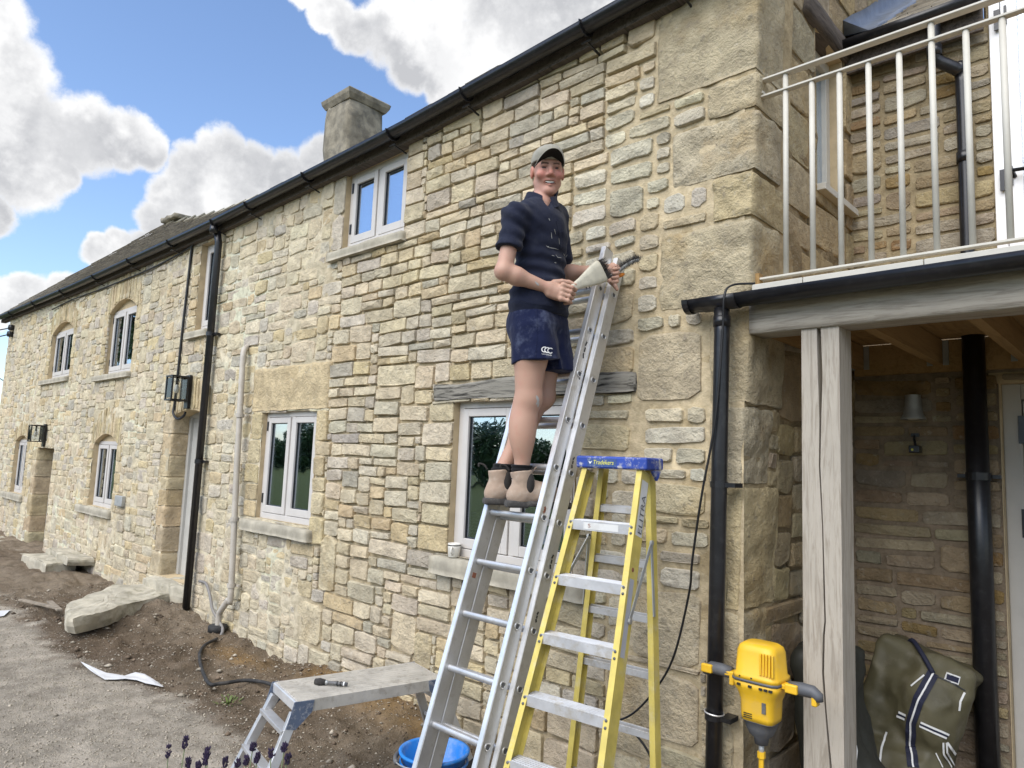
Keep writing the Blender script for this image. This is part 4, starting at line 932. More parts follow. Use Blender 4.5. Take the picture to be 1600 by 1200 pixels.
    rg = np.random.default_rng(31); y = YB - .15; k = 0
    while y < 3.9:
        x = -1.40 + .10 * (k % 2) + rg.uniform(-.03, .03); e = .135 - .01 * min(k, 5)
        while x < -.74:
            w = rg.uniform(.13, .25); x1 = min(x + w, -.70); th = rg.uniform(.022, .036); m = MB(); j = rg.uniform(-.008, .008); q = Z(y + j); z2 = Z(y + e * 1.8)
            a, b = x + .003, x1 - .003
            m.add([(a, y + j, q + .014), (b, y + j, q + .014), (b, y + e * 1.8, z2), (a, y + e * 1.8, z2), (a, y + j, q + .014 + th), (b, y + j + rg.uniform(-.006, .006), q + .014 + th), (b, y + e * 1.8, z2 + th), (a, y + e * 1.8, z2 + th)], [[0, 3, 2, 1], [4, 5, 6, 7], [0, 1, 5, 4], [1, 2, 6, 5], [2, 3, 7, 6], [3, 0, 4, 7]])
            m.build('slate', 'slate', roof); x = x1
        y += e; k += 1
    ld = MB(); n = 14; V = []
    for i in range(n + 1):
        y = YB - .16 + (4.0 - YB) * i / n; z = Z(y) + .055 + .006 * math.sin(i * 1.9); V += [(-1.435, y, z + .13), (-1.43, y, z + .02), (-1.33, y, z), (-1.25, y, z - .004 + .006 * math.sin(i * 2.3)), (-1.25, y, z - .03)]
    F = [[5 * i + k, 5 * i + k + 1, 5 * i + 6 + k, 5 * i + 5 + k] for i in range(n) for k in range(4)] + [[0, 1, 2, 3, 4]]
    ld.add(V, F); ld.build('lead_flashing', 'lead', roof, smooth=True)
    fa = MB(); fa.box((-1.44, YB - .10, 4.22), (-.70, YB - .075, 4.39)); fa.build('eaves_board', 'dark_timber', ext)
    arc = [(.060 * math.cos(a), .060 * math.sin(a)) for a in np.linspace(math.pi, 2 * math.pi, 9)] + [(.054 * math.cos(a), .054 * math.sin(a)) for a in np.linspace(2 * math.pi, math.pi, 9)]
    g = MB(); g.section((-1.43, YB - .165, 4.385), (-.70, YB - .165, 4.385), [(a, b) for a, b in arc]); gut = g.build('gutter', 'black_plastic', ext, smooth=True)
    dp = MB(); dp.tube(bez([(-.93, YB - .165, 4.33), (-.93, YB - .165, 4.14), (-.92, YB - .15, 4.09), (-.83, YB - .10, 4.02), (-.815, YB - .07, 3.95), (-.815, YB - .07, 2.9), (-.815, YB - .07, 2.54)], 4), .035, 14)
    d = dp.build('downpipe', 'black_plastic', ext, smooth=True)
    for zz in (3.5, 2.63, 4.14):
        c = MB(); xx = -.815 if zz < 4 else -.93; yy = YB - .07 if zz < 4 else YB - .165; c.lathe([(.036, -.03), (.041, -.03), (.041, .03), (.036, .03)], (xx, yy, zz), 16); c.build('pipe_collar', 'black_plastic', d, smooth=True)
    bk = MB(); bk.add([(2.6, YB, -.1), (2.6, 5.2, -.1), (2.6, 5.2, 5.4), (2.6, YB, 5.4)], [[0, 1, 2, 3]]); bk.add([(-.71, YB + .01, 4.34), (-.71, 4.2, 4.34), (-.71, 4.2, 6.3), (-.71, YB + .01, 5.4)], [[0, 1, 2, 3]]); bk.add([(-.72, YB, 5.38), (2.7, YB - .2, 5.38), (2.7, 5.2, 7.0), (-.72, 4.2, 6.5)], [[0, 1, 2, 3]])
    bk.build('far_walls', 'tan_render', ext)
build_ext()

# ================================================================== PORCH AND BALCONY
porch = thing('oak_porch', (-0.9, 0.4, 0), 'grey weathered oak porch with split post, heavy beam and black gutter along its front', 'porch')
def build_porch():
    x0, x1, y0, y1 = -1.196, -1.036, 0.005, 0.155; zb = 2.300
    # post: front face opened by a long shake, solid behind it
    ck = [(2.30, -1.120, .010), (2.10, -1.117, .012), (1.90, -1.118, .005), (1.70, -1.121, .004), (1.45, -1.113, .003), (1.20, -1.107, .004), (1.06, -1.104, .004), (1.0, -1.112, .005), (.85, -1.116, .005), (.70, -1.106, .004), (.50, -1.090, .005), (.32, -1.078, .003), (.24, -1.072, .0008), (.0, -1.072, .0004)]
    ck = [(z, c, w * 1.7) for z, c, w in ck]
    for k, s in ((0, -1), (1, 1)):
        m = MB(); P = [(x0 if s < 0 else x1, y0, 2.300 if k else 2.300), *[(c + s * w * .5 + .0012 * math.sin(z * 40), y0, z) for z, c, w in ck], (x0 if s < 0 else x1, y0, 0.0)]
        m.prism(P, (0, .05, 0)); m.build('post_face', 'oak_upright', porch)
    m = MB(); m.box((x0 + .002, y0 + .05, 0), (x1 - .0, y1, zb)); m.build('post', 'oak_upright', porch)
    m = MB(); V, F = rough_box((-1.435, -.01, zb), (2.4, .15, 2.452), (60, 4, 4), .0022, .006, 4, 3); m.add(V, F); m.build('beam', 'oak_level', porch, smooth=True)
    for k, x in enumerate((-1.40, -.98, -.58, -.18, .22, .62)):
        j = MB(); j.box((x - .024, .155, 2.315), (x + .024, YB - .05, 2.455)); j.build('joist', 'joist_wood', porch)
        h = MB(); h.box((x - .055, YB - .058, 2.31), (x - .026, YB - .050, 2.45)); h.box((x + .026, YB - .058, 2.31), (x + .055, YB - .050, 2.45)); h.build('joist_hanger', 'galvanised', porch)
    m = MB(); m.box((-1.43, YB - .048, 2.275), (2.4, YB - .012, 2.455)); m.build('wall_plate', 'joist_wood', porch)
    y = .02; k = 0
    while y < YB - .05:
        d = MB(); d.box((-1.43, y, 2.46), (2.4, min(y + .138, YB - .02), 2.485)); d.build('deck_board', 'joist_wood', porch); y += .144; k += 1
    f = MB(); x = -1.41
    for xb in (-1.175, -.70, -.22, .3, 1.2, 2.4):
        f = MB(); f.box((x, -.030, 2.488), (xb - .003, .10, 2.528)); f.build('edge_trim', 'rail_paint', porch, bevel=.003); x = xb
    f = MB(); f.box((-1.43, -.036, 2.446), (2.4, -.012, 2.487)); f.build('fascia', 'dark_timber', porch)
    arc = [(.056 * math.cos(a), .056 * math.sin(a)) for a in np.linspace(math.pi, 2 * math.pi, 9)] + [(.050 * math.cos(a), .050 * math.sin(a)) for a in np.linspace(2 * math.pi, math.pi, 9)]
    g = MB(); g.section((-1.70, -.096, 2.468), (2.4, -.096, 2.482), arc); gut = g.build('gutter', 'black_plastic', porch, smooth=True)
    e = MB(); e.prism([(-1.705, -.096 + a, 2.468 + b) for a, b in [(.061 * math.cos(t), .061 * math.sin(t)) for t in np.linspace(math.pi, 2 * math.pi, 10)]], (.03, 0, 0)); e.build('end_cap', 'black_plastic', gut)
    e = MB(); e.section((-1.61, -.096, 2.468), (-1.44, -.096, 2.4685), [(a * 1.08, b * 1.08) for a, b in arc]); e.build('gutter_outlet', 'black_plastic', gut, smooth=True)
    d = MB(); d.tube([(-1.525, -.096, 2.42), (-1.525, -.093, 2.30), (-1.543, -.085, 1.2), (-1.562, -.080, .03)], .036, 18); dp = d.build('downpipe', 'black_plastic', porch, smooth=True)
    for zz, mt in ((1.60, 'black_plastic'), (.585, 'galvanised')):
        x = -1.525 - .037 * (2.42 - zz) / 2.39; y = -.085; c = MB(); c.lathe([(.0365, -.014), (.041, -.014), (.041, .014), (.0365, .014)], (x, y, zz), 18)
        c.box((x + .035, y - .018, zz - .010), (x + .085, y + .06, zz + .010)); c.build('pipe_clip', mt if zz > 1 else 'black_plastic', dp)
        if zz < 1: c = MB(); c.tube([(x + .042 * math.cos(a), y + .042 * math.sin(a), zz + .016 - .004 * math.cos(a)) for a in np.linspace(0, 6.283, 25)], .0035, 6); c.build('tie_wire', 'bright_edge', dp)
    c = MB(); c.lathe([(.0365, -.05), (.040, -.05), (.040, .0), (.0365, .0)], (-1.525, -.094, 2.38), 18); c.build('pipe_collar', 'black_plastic', dp, smooth=True)
    s = MB(); s.tube([(-.80, YB - .085, 2.46), (-.795, YB - .085, 0.0)], .055, 20); so = s.build('soil_pipe', 'black_plastic', porch, smooth=True)
    c = MB(); c.lathe([(.055, -.02), (.060, -.02), (.060, .02), (.055, .02)], (-.797, YB - .085, 1.69), 20); c.box((-.90, YB - .06, 1.68), (-.70, YB - .03, 1.70)); c.build('pipe_clip', 'black_plastic', so)
build_porch()

rail = thing('balcony_railing', (-0.9, 0.06, 2.53), 'cream painted metal balcony railing with slim upright bars above the porch', 'railing')
def build_rail():
    y = .06; xe = 2.3
    m = MB(); m.section((-1.397, y, 3.563), (xe, y, 3.563), [(-.022, -.005), (.022, -.005), (.022, .005), (-.022, .005)]); m.section((-1.402, y, 3.568), (-1.402, y + .004, 3.50), [(-.022, -.005), (.022, -.005), (.022, .005), (-.022, .005)], up=(1, 0, 0)); m.build('handrail', 'rail_paint', rail, bevel=.002)
    b = MB(); b.box((-1.43, y - .018, 3.495), (-1.39, y + .018, 3.507)); b.lathe([(.03, 0), (.03, .006), (.0, .006)], (-1.436, y, 3.50), 14, (1, 0, 0)); b.build('wall_bracket', 'rail_paint', rail)
    m = MB(); m.section((-1.405, y, 3.480), (xe, y, 3.480), [(-.018, -.005), (.018, -.005), (.018, .005), (-.018, .005)]); m.build('upper_rail', 'rail_paint', rail, bevel=.002)
    m = MB(); m.section((-1.405, y, 2.572), (xe, y, 2.572), [(-.018, -.005), (.018, -.005), (.018, .005), (-.018, .005)]); m.build('lower_rail', 'rail_paint', rail, bevel=.002)
    x = -1.285; k = 0
    while x < xe:
        post = k in (0, 5, 8, 13, 18)
        m = MB(); m.tube([(x, y, 2.578), (x, y, 3.558 if post else 3.475)], .0125, 12); m.build('post' if post else 'baluster', 'rail_paint', rail, smooth=True); x += .1225; k += 1
    m = MB(); m.box((-1.43, y - .02, 2.53), (-1.405, y + .02, 2.60)); m.build('end_bracket', 'joist_wood', rail)
build_rail()

# porch fittings
def cone_light():
    p = at(1430, 640, YB - .03); t = thing('porch_light', (p[0], YB, p[2]), 'galvanised bell shaped wall light under the porch ceiling', 'wall light')
    m = MB(); x, z = p[0], p[2]
    m.lathe([(.040, .080), (.043, .02), (.052, -.03), (.066, -.055), (.066, -.062), (.05, -.05), (.035, 0)], (x, YB - .075, z), 24); m.build('shade', 'galvanised', t, smooth=True)
    b = MB(); b.box((x - .03, YB - .05, z - .02), (x + .03, YB - .012, z + .07)); b.build('back_box', 'galvanised', t, bevel=.004)
    s = MB(); s.lathe([(0, -.066), (.03, -.062), (.034, -.04), (0, -.035)], (x, YB - .075, z), 16); s.build('lens', 'mug_glaze', t, smooth=True)
cone_light()
def sensor():
    p = at(1433, 700, YB - .03); x, z = p[0], p[2]; t = thing('security_camera', (x, YB, z), 'small black camera on a short arm below the porch light', 'camera')
    m = MB(); m.tube([(x - .015, YB - .02, z + .075), (x - .01, YB - .05, z + .05), (x, YB - .06, z + .01)], .007, 8); m.box((x - .03, YB - .03, z + .065), (x + .01, YB - .012, z + .085)); m.build('arm', 'black_plastic', t)
    m = MB(); m.box((x - .028, YB - .10, z - .03), (x + .028, YB - .04, z + .012)); m.build('housing', 'black_plastic', t, bevel=.005)
    m = MB(); m.lathe([(0, .004), (.006, .003), (.007, 0)], (x - .008, YB - .101, z - .012), 10, (0, -1, 0)); m.build('lens', 'letter_yellow', t)
sensor()

# two box lanterns on the front wall
def lantern(xr, zt, w, lab):
    """xr: where the back plate stands on the wall; the open box projects to the left on an arm"""
    x, y = xr, -.02; t = thing('wall_lantern', (x, 0, zt - .2), lab, 'wall light', 'box lanterns on the front wall')
    h = .27; m = MB(); m.box((x - .05, -.045, zt - h - .06), (x + .05, -.015, zt + .03)); m.build('back_plate', 'black_plastic', t, bevel=.003)
    a = MB(); a.box((x - .02, -.09, zt - .02), (x + .02, -.04, zt + .005)); a.build('arm', 'black_plastic', t)
    cx, cy, r = x, -.150, .078; f = MB(); s = .008
    for i in (-1, 1):
        for j in (-1, 1): f.box((cx + i * r - s, cy + j * r - s, zt - h + .02), (cx + i * r + s, cy + j * r + s, zt))
    for z in (zt, zt - h + .02):
        for j in (-1, 1):
            f.box((cx - r - s, cy + j * r - s - .002, z - s), (cx + r + s, cy + j * r + s + .002, z + s)); f.box((cx + j * r - s - .002, cy - r - s, z - s - .001), (cx + j * r + s + .002, cy + r + s, z + s + .001))
    f.box((cx - r, cy - r, zt - .004), (cx + r, cy + r, zt + .004)); f.build('frame', 'black_plastic', t)
    for i in range(4):
        g = MB(); q = r - .001
        A, B = [((cx - q, cy - q - .002, zt - h + .04), (cx + q, cy - q + .002, zt - .02)), ((cx - q, cy + q - .002, zt - h + .04), (cx + q, cy + q + .002, zt - .02)), ((cx - q - .002, cy - q, zt - h + .04), (cx - q + .002, cy + q, zt - .02)), ((cx + q - .002, cy - q, zt - h + .04), (cx + q + .002, cy + q, zt - .02))][i]
        g.box(A, B); g.build('pane', 'clear_glass', t)
    b = MB(); b.tube([(cx, cy, zt), (cx, cy, zt - .09)], .014, 10); b.build('lamp_holder', 'black_plastic', t, smooth=True)
    b = MB(); b.lathe([(.014, 0), (.024, -.04), (.028, -.06), (.02, -.085), (0, -.095)], (cx, cy, zt - .085), 14); b.build('bulb', 'mug_glaze', t, smooth=True)
def clear_fn(t, b):
    nt = t.nt; out = [n for n in nt.nodes if n.type == 'OUTPUT_MATERIAL'][0]; nt.nodes.remove(b)
    g = t.n('ShaderNodeBsdfGlossy', {'Color': (1, 1, 1, 1), 'Roughness': 0.02}); tr = t.n('ShaderNodeBsdfTransparent', {'Color': (0.96, 0.97, 0.97, 1)})
    fr = t.n('ShaderNodeFresnel', {'IOR': 1.45}); mx = t.n('ShaderNodeMixShader', {0: fr.outputs[0], 1: tr.outputs[0], 2: g.outputs[0]}); nt.links.new(mx.outputs[0], out.inputs[0])
material('clear_glass', clear_fn)
lantern(-7.72, 2.43, .3, 'black box lantern above the recessed door beside the tall black downpipe')
lantern(-13.20, 1.95, .3, 'black box lantern above the far low doorway between two small windows')

def cable(name, pts, r, mat, label, cat='cable', n=6, k=8):
    m = MB(); P = bez(pts, k) if len(pts) > 2 else pts; m.tube(P, r, n); o = m.build(name, mat, None, smooth=True); return tag(o, label, cat)
cable('black_cable', [(-7.9, -.05, 3.96), (-7.98, -.03, 3.90), (-8.0, -.03, 3.5), (-8.03, -.03, 2.9), (-8.05, -.03, 2.2), (-8.03, -.045, 2.06), (-7.9, -.04, 1.99), (-7.78, -.03, 2.02), (-7.74, -.03, 2.06)], .014, 'cable_black', 'black cable running down the wall from the eaves to the lantern by the door')
cable('eaves_cable', [(-13.6, -.03, 3.90), (-12.5, -.03, 3.92), (-11, -.03, 3.89), (-9.3, -.03, 3.88), (-8.6, -.03, 3.90), (-8.1, -.03, 3.93), (-7.9, -.03, 3.96)], .010, 'cable_black', 'thin dark cable clipped along the wall top under the far gutter')
cable('flex_lead', [(-1.40, -.02, 2.535), (-1.47, -.10, 2.52), (-1.48, -.16, 2.46), (-1.495, -.145, 2.30), (-1.53, -.14, 1.9), (-1.60, -.13, 1.55), (-1.655, -.11, 1.25), (-1.68, -.09, 1.10), (-1.76, -.08, .80), (-1.86, -.08, .62), (-1.98, -.10, .48), (-2.10, -.12, .43), (-2.25, -.10, .46)], .0055, 'cable_black', 'thin black flex looped over the porch gutter and hanging beside the downpipe')
cable('flex_coil', [(-2.30, -.14, .42), (-2.12, -.16, .46), (-1.96, -.15, .44), (-1.84, -.14, .34), (-1.78, -.16, .16), (-1.75, -.22, .02)], .0055, 'cable_black', 'black flex hanging in a loop on the wall behind the yellow stepladder')
cable('ground_hose', [tuple(atz(1340 / 4 + 4, 998, .03)), tuple(atz(318, 1010, .03)), tuple(atz(312, 1030, .03)), tuple(atz(325, 1066, .03)), tuple(atz(345, 1068, .03)), tuple(atz(385, 1063, .03)), tuple(atz(420, 1068, .03)), tuple(atz(440, 1080, .02))], .013, 'rubber', 'black hose lying across the dug soil below the pale waste pipe', 'hose', 8)
cable('grey_conduit', [tuple(at(312, 908, -.03)), tuple(at(322, 912, -.06)), tuple(at(328, 930, -.08)), tuple(at(332, 952, -.09)), tuple(at(341, 968, -.09)), tuple(at(348, 985, -.10)), tuple(at(340, 1001, -.14))], .014, 'conduit_grey', 'bent grey conduit coming out of the wall beside the waste pipe', 'conduit', 8)
for k, (a, b, lab) in enumerate((((18, 512), (-60, 506), 'upper overhead wire tied to the far corner of the cottage'), ((16, 522), (-60, 524), 'lower overhead wire tied to the far corner of the cottage'))):
    p = at(*a, -.05); m = MB(); m.tube([p, (-40, -.6, p[2] + (1.2 if k == 0 else .8))], .012, 5); m.lathe([(.05, -.05), (.06, 0), (.05, .05)], p, 10); tag(m.build('overhead_wire', 'cable_black', None), lab, 'wire')

# ================================================================== TOOLS ABOUT THE YARD
def text_mesh(name, body, m, parent, origin, right, up, height, width=None, off=0.0015, shear=0.0):
    c = bpy.data.curves.new(name, 'FONT'); c.body = body; c.size = 1.0; c.shear = shear; o = bpy.data.objects.new(name, c); COL.objects.link(o)
    me = bpy.data.meshes.new_from_object(o.evaluated_get(bpy.context.evaluated_depsgraph_get())); bpy.data.objects.remove(o); bpy.data.curves.remove(c)
    V = np.array([v.co[:] for v in me.vertices]); F = [list(p.vertices) for p in me.polygons]; bpy.data.meshes.remove(me)
    V -= V.min(0); s = height / V[:, 1].max(); sx = s if width is None else width / V[:, 0].max()
    R = np.array(Vector(right).normalized()); Uv = np.array(Vector(up).normalized()); N = np.cross(R, Uv)
    P = np.array(origin) + V[:, :1] * sx * R + V[:, 1:2] * s * Uv + N * off
    return mesh_obj(name, P, F, m, parent)

def extension_ladder():
    xL, xR = -2.520, -2.178; ax = Vector((0, .331, 1)).normalized(); nf = Vector((0, -1, .331)).normalized()
    t = thing('extension_ladder', (-2.36, -1.0, 0), 'two section aluminium extension ladder leaning on the wall with a man standing on it', 'ladder')
    def P(x, s, n): return Vector((x, -.8835 - .331 * .476, 0)) + ax * s + nf * n
    ztop = (2.965, 2.935)
    for sec, n0 in ((0, 0.0), (1, -.079)):
        xL, xR = (-2.520, -2.178) if sec == 0 else (-2.520, -2.146)
        for x in (xL, xR):
            m = MB(); wv = .028; hv = .074; a = .0035
            # hollow box section with slight lips
            m.section(P(x, .01, n0), P(x, ztop[sec], n0), [(-wv / 2, -hv / 2), (wv / 2, -hv / 2), (wv / 2, hv / 2), (-wv / 2, hv / 2)], up=nf)
            st = m.build('stile', 'aluminium', t, bevel=.003)
            e = MB(); e.section(P(x, .012, n0 + hv / 2 + .0012), P(x, ztop[sec] - .002, n0 + hv / 2 + .0012), [(-wv * .42, -.0012), (wv * .42, -.0012), (wv * .42, .0012), (-wv * .42, .0012)], up=nf); e.build('lit_worn_edge', 'bright_edge', st)  # brighter strip: worn metal with the lit front edge painted in
            c = MB(); c.section(P(x, ztop[sec] - .0, n0), P(x, ztop[sec] + .004, n0), [(-wv * .36, -hv * .42), (wv * .36, -hv * .42), (wv * .36, hv * .42), (-wv * .36, hv * .42)], up=nf); c.build('stile_end', 'dark_band', st)
            f = MB(); f.section(P(x, -.02, n0), P(x, .03, n0), [(-wv * .6, -hv * .54), (wv * .6, -hv * .54), (wv * .6, hv * .54), (-wv * .6, hv * .54)], up=nf); f.build('foot', 'rubber', st)
        for k in range(12):
            s = (.476 + .2345 * (k - 1)) / ax.z
            if k == 0: s = .242 / ax.z
            if s > ztop[sec] - .05: continue
            m = MB(); prof = [(.017 * math.cos(q), .017 * math.sin(q)) for q in np.linspace(0, 2 * math.pi, 12, endpoint=False)]
            prof = [(u, min(v, .012)) for u, v in prof]
            m.section(P(xL + .014, s, n0), P(xR - .014, s, n0), prof, up=ax); r = m.build('rung', 'aluminium', t, smooth=False, bevel=.002)
            h = MB(); c0 = P(xR + .0142, s, n0); ring = []; V = []; F = []
            for rr, hh in ((.0125, .0005), (.0145, .0032), (.0185, .0038), (.0205, .0004)):
                for q in range(18):
                    a = 2 * math.pi * q / 18; yy = math.sin(a); xx = math.cos(a); yy = min(yy, .72); V.append(c0 + nf * (rr * xx) + ax * (rr * yy) + Vector((hh, 0, 0)))
            F = [[18 * i + q, 18 * i + (q + 1) % 18, 18 * i + 18 + (q + 1) % 18, 18 * i + 18 + q] for i in range(3) for q in range(18)]
            h.add(V, F); h.build('rung_end', 'aluminium', r, smooth=True)
            d = MB(); d.add([V[q] - Vector((.0002, 0, 0)) for q in range(18)], [list(range(18))]); d.build('rung_hole_dark', 'mixer_grey', r)  # flat dark disc, shade of the hollow rung put into colour
    for s, n0 in ((2.62, .0), (1.85, 0)):
        pass
    # worn marks and a red sticker on the stiles
    for (s, n, l, w, mt) in ((1.52, .01, .03, .018, 'terracotta'), (2.35, .005, .10, .012, 'dark_band'), (2.22, -.008, .05, .010, 'dark_band'), (1.30, -.085, .07, .012, 'letter_black'), (1.05, -.075, .05, .012, 'letter_black'), (1.78, -.07, .06, .010, 'letter_black')):
        for q in range(3):
            m = MB(); a = s + l * (q - 1) * .34; m.section(P((xR if n < -.04 else -2.178) + .0146, a, n + .004 * (q - 1)), P((xR if n < -.04 else -2.178) + .0146, a + l * .26, n + .003 * (1 - q)), [(-.0006, -w / 2), (.0006, -w / 2), (.0006, w / 3), (-.0006, w / 4)], up=nf)
            m.build('worn_mark', mt, t)
    m = MB(); m.section(P(xL + .0146, 1.16, .005), P(xL + .0146, 1.185, .005), [(-.0006, -.012), (.0006, -.012), (.0006, .012), (-.0006, .012)], up=nf); m.build('sticker', 'terracotta', t)
    return P
LP = extension_ladder()

def stepladder():
    cx, cy, zt, a, wt, wb, sf, sr, sp, wr = -1.855, -0.425, 1.707, 0.1, 0.137, 0.234, 0.348, -0.052, 0.235, 0.250
    t = thing('stepladder', (cx, cy - .2, 0), 'yellow fibreglass stepladder with paint spattered blue top and grey metal treads', 'stepladder')
    Wv = Vector((math.cos(a), math.sin(a), 0)); Fv = Vector((math.sin(a), -math.cos(a), 0)); C = Vector((cx, cy, 0))
    def P(s, front, z, inn=0.0, push=0.0):
        q = (zt - z) / zt; half = wt + (wb - wt) * q if front > 0 else wt - .02 + (wr - wt) * q
        off = (.05 + sf * (zt - z)) if front > 0 else (-.05 - sr * (zt - z))
        return C + Wv * (s * (half - inn)) + Fv * (off + push) + Vector((0, 0, z))
    for front in (1, -1):
        for s in (-1, 1):
            p, q = P(s, front, 0.0), P(s, front, zt - .05); m = MB(); D = .078 if front > 0 else .052; fl = .026; th = .004
            # channel section: web on the outer side, two flanges pointing inwards
            d = (q - p).normalized(); outw = Wv * s; outw = (outw - d * outw.dot(d)).normalized(); fr = Fv - d * Fv.dot(d); fr.normalize()
            prof = [(0, 0), (0, -D), (-fl, -D), (-fl, -D + th), (-th, -D + th), (-th, -th), (-fl, -th), (-fl, 0)]
            V = [c + outw * (x + .012) + fr * y for c in (p, q) for x, y in prof]; n = 8
            m.add(V, [[i, (i + 1) % n, n + (i + 1) % n, n + i] for i in range(n)] + [list(range(n)), list(range(n, 2 * n))[::-1]])
            st = m.build('front_stile' if front > 0 else 'rear_stile', 'yellow_fibreglass', t)
            f = MB(); f.bar(p - d * .01 - fr * D / 2, p + d * .06 - fr * D / 2, .034, D + .01, fr); f.build('foot', 'rubber', st)
            if front > 0:
                for k in range(6):
                    z = zt - .06 - sp * (k + 1)
                    for dz in (.012, -.012):
                        b = MB(); c = P(s, 1, z + dz - .012) + outw * -.002 + fr * .001; b.lathe([(.006, 0), (.005, .003), (0, .004)], c, 10, fr); b.build('rivet', 'mixer_grey', st, smooth=True)
            if front > 0 and s > 0:
                z0, z1 = zt - .32, zt - .09
                base = lambda z, y: P(s, 1, z) + outw * .0125 + fr * y
                m = MB(); m.add([base(z0, -.012), base(z0, -.070), base(z1, -.070), base(z1, -.012)], [[0, 1, 2, 3]]); m.build('label', 'label_white', st)
                o0 = base(z0 + .01, -.064); text_mesh('lettering', 'ELITRA', 'mixer_grey', st, base(z0 + .012, -.062), d, fr, .034, .17, .0012)
                m = MB(); m.add([base(zt - .78, -.016), base(zt - .78, -.052), base(zt - .49, -.052), base(zt - .49, -.016)], [[0, 1, 2, 3]]); m.build('label', 'label_grey', st)
                m = MB(); c = base(zt - .455, -.03); m.lathe([(.010, 0), (.009, .001), (0, .0015)], c, 10, outw); m.build('paint_dab', 'terracotta', st)
    for k in range(6):
        z = zt - .06 - sp * (k + 1); A = P(-1, 1, z, .004, -.03); B = P(1, 1, z, .004, -.03); m = MB()
        r = (B - A).normalized(); f2 = Vector((0, 0, 1)).cross(r); f2 = -f2 if f2.dot(Fv) < 0 else f2
        pr = [(.030, .0), (.030, -.040), (.026, -.040), (.026, -.004), (-.045, -.004), (-.045, -.022), (-.049, -.022), (-.049, 0)]
        V = [c + f2 * x + Vector((0, 0, y + .008)) for c in (A, B) for x, y in pr]; n = 8
        m.add(V, [[i, (i + 1) % n, n + (i + 1) % n, n + i] for i in range(n)] + [list(range(n)), list(range(n, 2 * n))[::-1]]); tr = m.build('tread', 'tread_metal', t)
        g = MB()
        for q in range(5):
            o = .022 - q * .014; g.section(A + f2 * o + Vector((0, 0, .0095)), B + f2 * o + Vector((0, 0, .0095)), [(-.002, -.001), (.002, -.001), (.001, .0022), (-.001, .0022)])
        g.build('tread_ribs', 'tread_metal', tr)
        if k == 0:
            q = MB(); a0 = A.lerp(B, .22) + f2 * .0312; b0 = A.lerp(B, .80) + f2 * .0312; q.add([a0 + Vector((0, 0, -.026)), b0 + Vector((0, 0, -.026)), b0 + Vector((0, 0, .003)), a0 + Vector((0, 0, .003))], [[0, 1, 2, 3]]); q.build('label', 'label_white', tr)
            text_mesh('lettering', 'S', 'terracotta', tr, A.lerp(B, .30) + f2 * .0318 + Vector((0, 0, -.018)), r, (0, 0, 1), .016, .012, .0006)
    for k, z in enumerate((zt - .24, zt - .47, zt - .70, zt - .93, zt - 1.17, zt - 1.42)):
        A, B = P(-1, -1, z, .0), P(1, -1, z, .0); m = MB(); m.bar(A + Fv * -.02, B + Fv * -.02, .010, .030); m.bar(A + Fv * -.045, B + Fv * -.045, .008, .040); m.build('rear_bar', 'tread_metal', t, bevel=.002)
    A = P(-1, -1, .33, 0); m = MB(); m.bar(A.lerp(P(1, -1, .33), .5), P(-1, -1, .05), .006, .022); m.build('rear_brace', 'tread_metal', t)
    for s in (-1, 1):                    # folding spreader, half open
        hi = P(s, -1, zt - .34) + Wv * s * .016; lo = P(s, 1, zt - .66) + Wv * s * .018 + Fv * -.05; kn = P(s, -1, zt - .37) + Wv * s * .018 + Fv * .012
        m = MB(); m.bar(P(s, -1, zt - .68) + Wv * s * .016 + Fv * -.005, kn, .004, .018, Fv); m.bar(kn, lo, .004, .018, Fv)
        for c in (kn, lo): m.lathe([(.012, -.004), (.012, .006), (0, .008)], c, 12, Wv * s)
        m.build('spreader', 'galvanised', t)
    # moulded top
    q = [C + Wv * x + Fv * y + Vector((0, 0, z)) for z in (zt - .055, zt) for x, y in ((-.178, .085), (-.185, -.06), (.185, -.075), (.182, .085))]
    m = MB(); m.add(q, [[0, 1, 2, 3], [7, 6, 5, 4], [0, 4, 5, 1], [1, 5, 6, 2], [2, 6, 7, 3], [3, 7, 4, 0]])
    top = m.build('top_cap', 'blue_plastic', t, bevel=.010, seg=3)
    m = MB(); c = C + Wv * .183; m.prism([c + Fv * .03 + Vector((0, 0, zt - .056)), c + Fv * -.055 + Vector((0, 0, zt - .056)), c + Fv * -.02 + Vector((0, 0, zt - .10))], Wv * -.012); m.build('hinge_plate', 'blue_plastic', top)
    o = C + Fv * .0862 + Vector((0, 0, zt - .047)); m = MB(); m.add([o + Wv * -.115, o + Wv * .035, o + Wv * .035 + Vector((0, 0, .036)), o + Wv * -.115 + Vector((0, 0, .036))], [[0, 1, 2, 3]]); m.build('label', 'label_blue', top)
    m = MB(); m.add([o + Wv * -.109 + Fv * .0007 + Vector((0, 0, .024)), o + Wv * -.100 + Fv * .0007 + Vector((0, 0, .010)), o + Wv * -.088 + Fv * .0007 + Vector((0, 0, .026)), o + Wv * -.099 + Fv * .0007 + Vector((0, 0, .020))], [[0, 1, 2, 3]]); m.build('emblem', 'letter_white', top)
    text_mesh('lettering', 'Tradesilex'[:5] + 'kers', 'letter_yellow', top, o + Wv * -.082 + Vector((0, 0, .010)), Wv, (0, 0, 1), .019, .104, .001, .25)
stepladder()

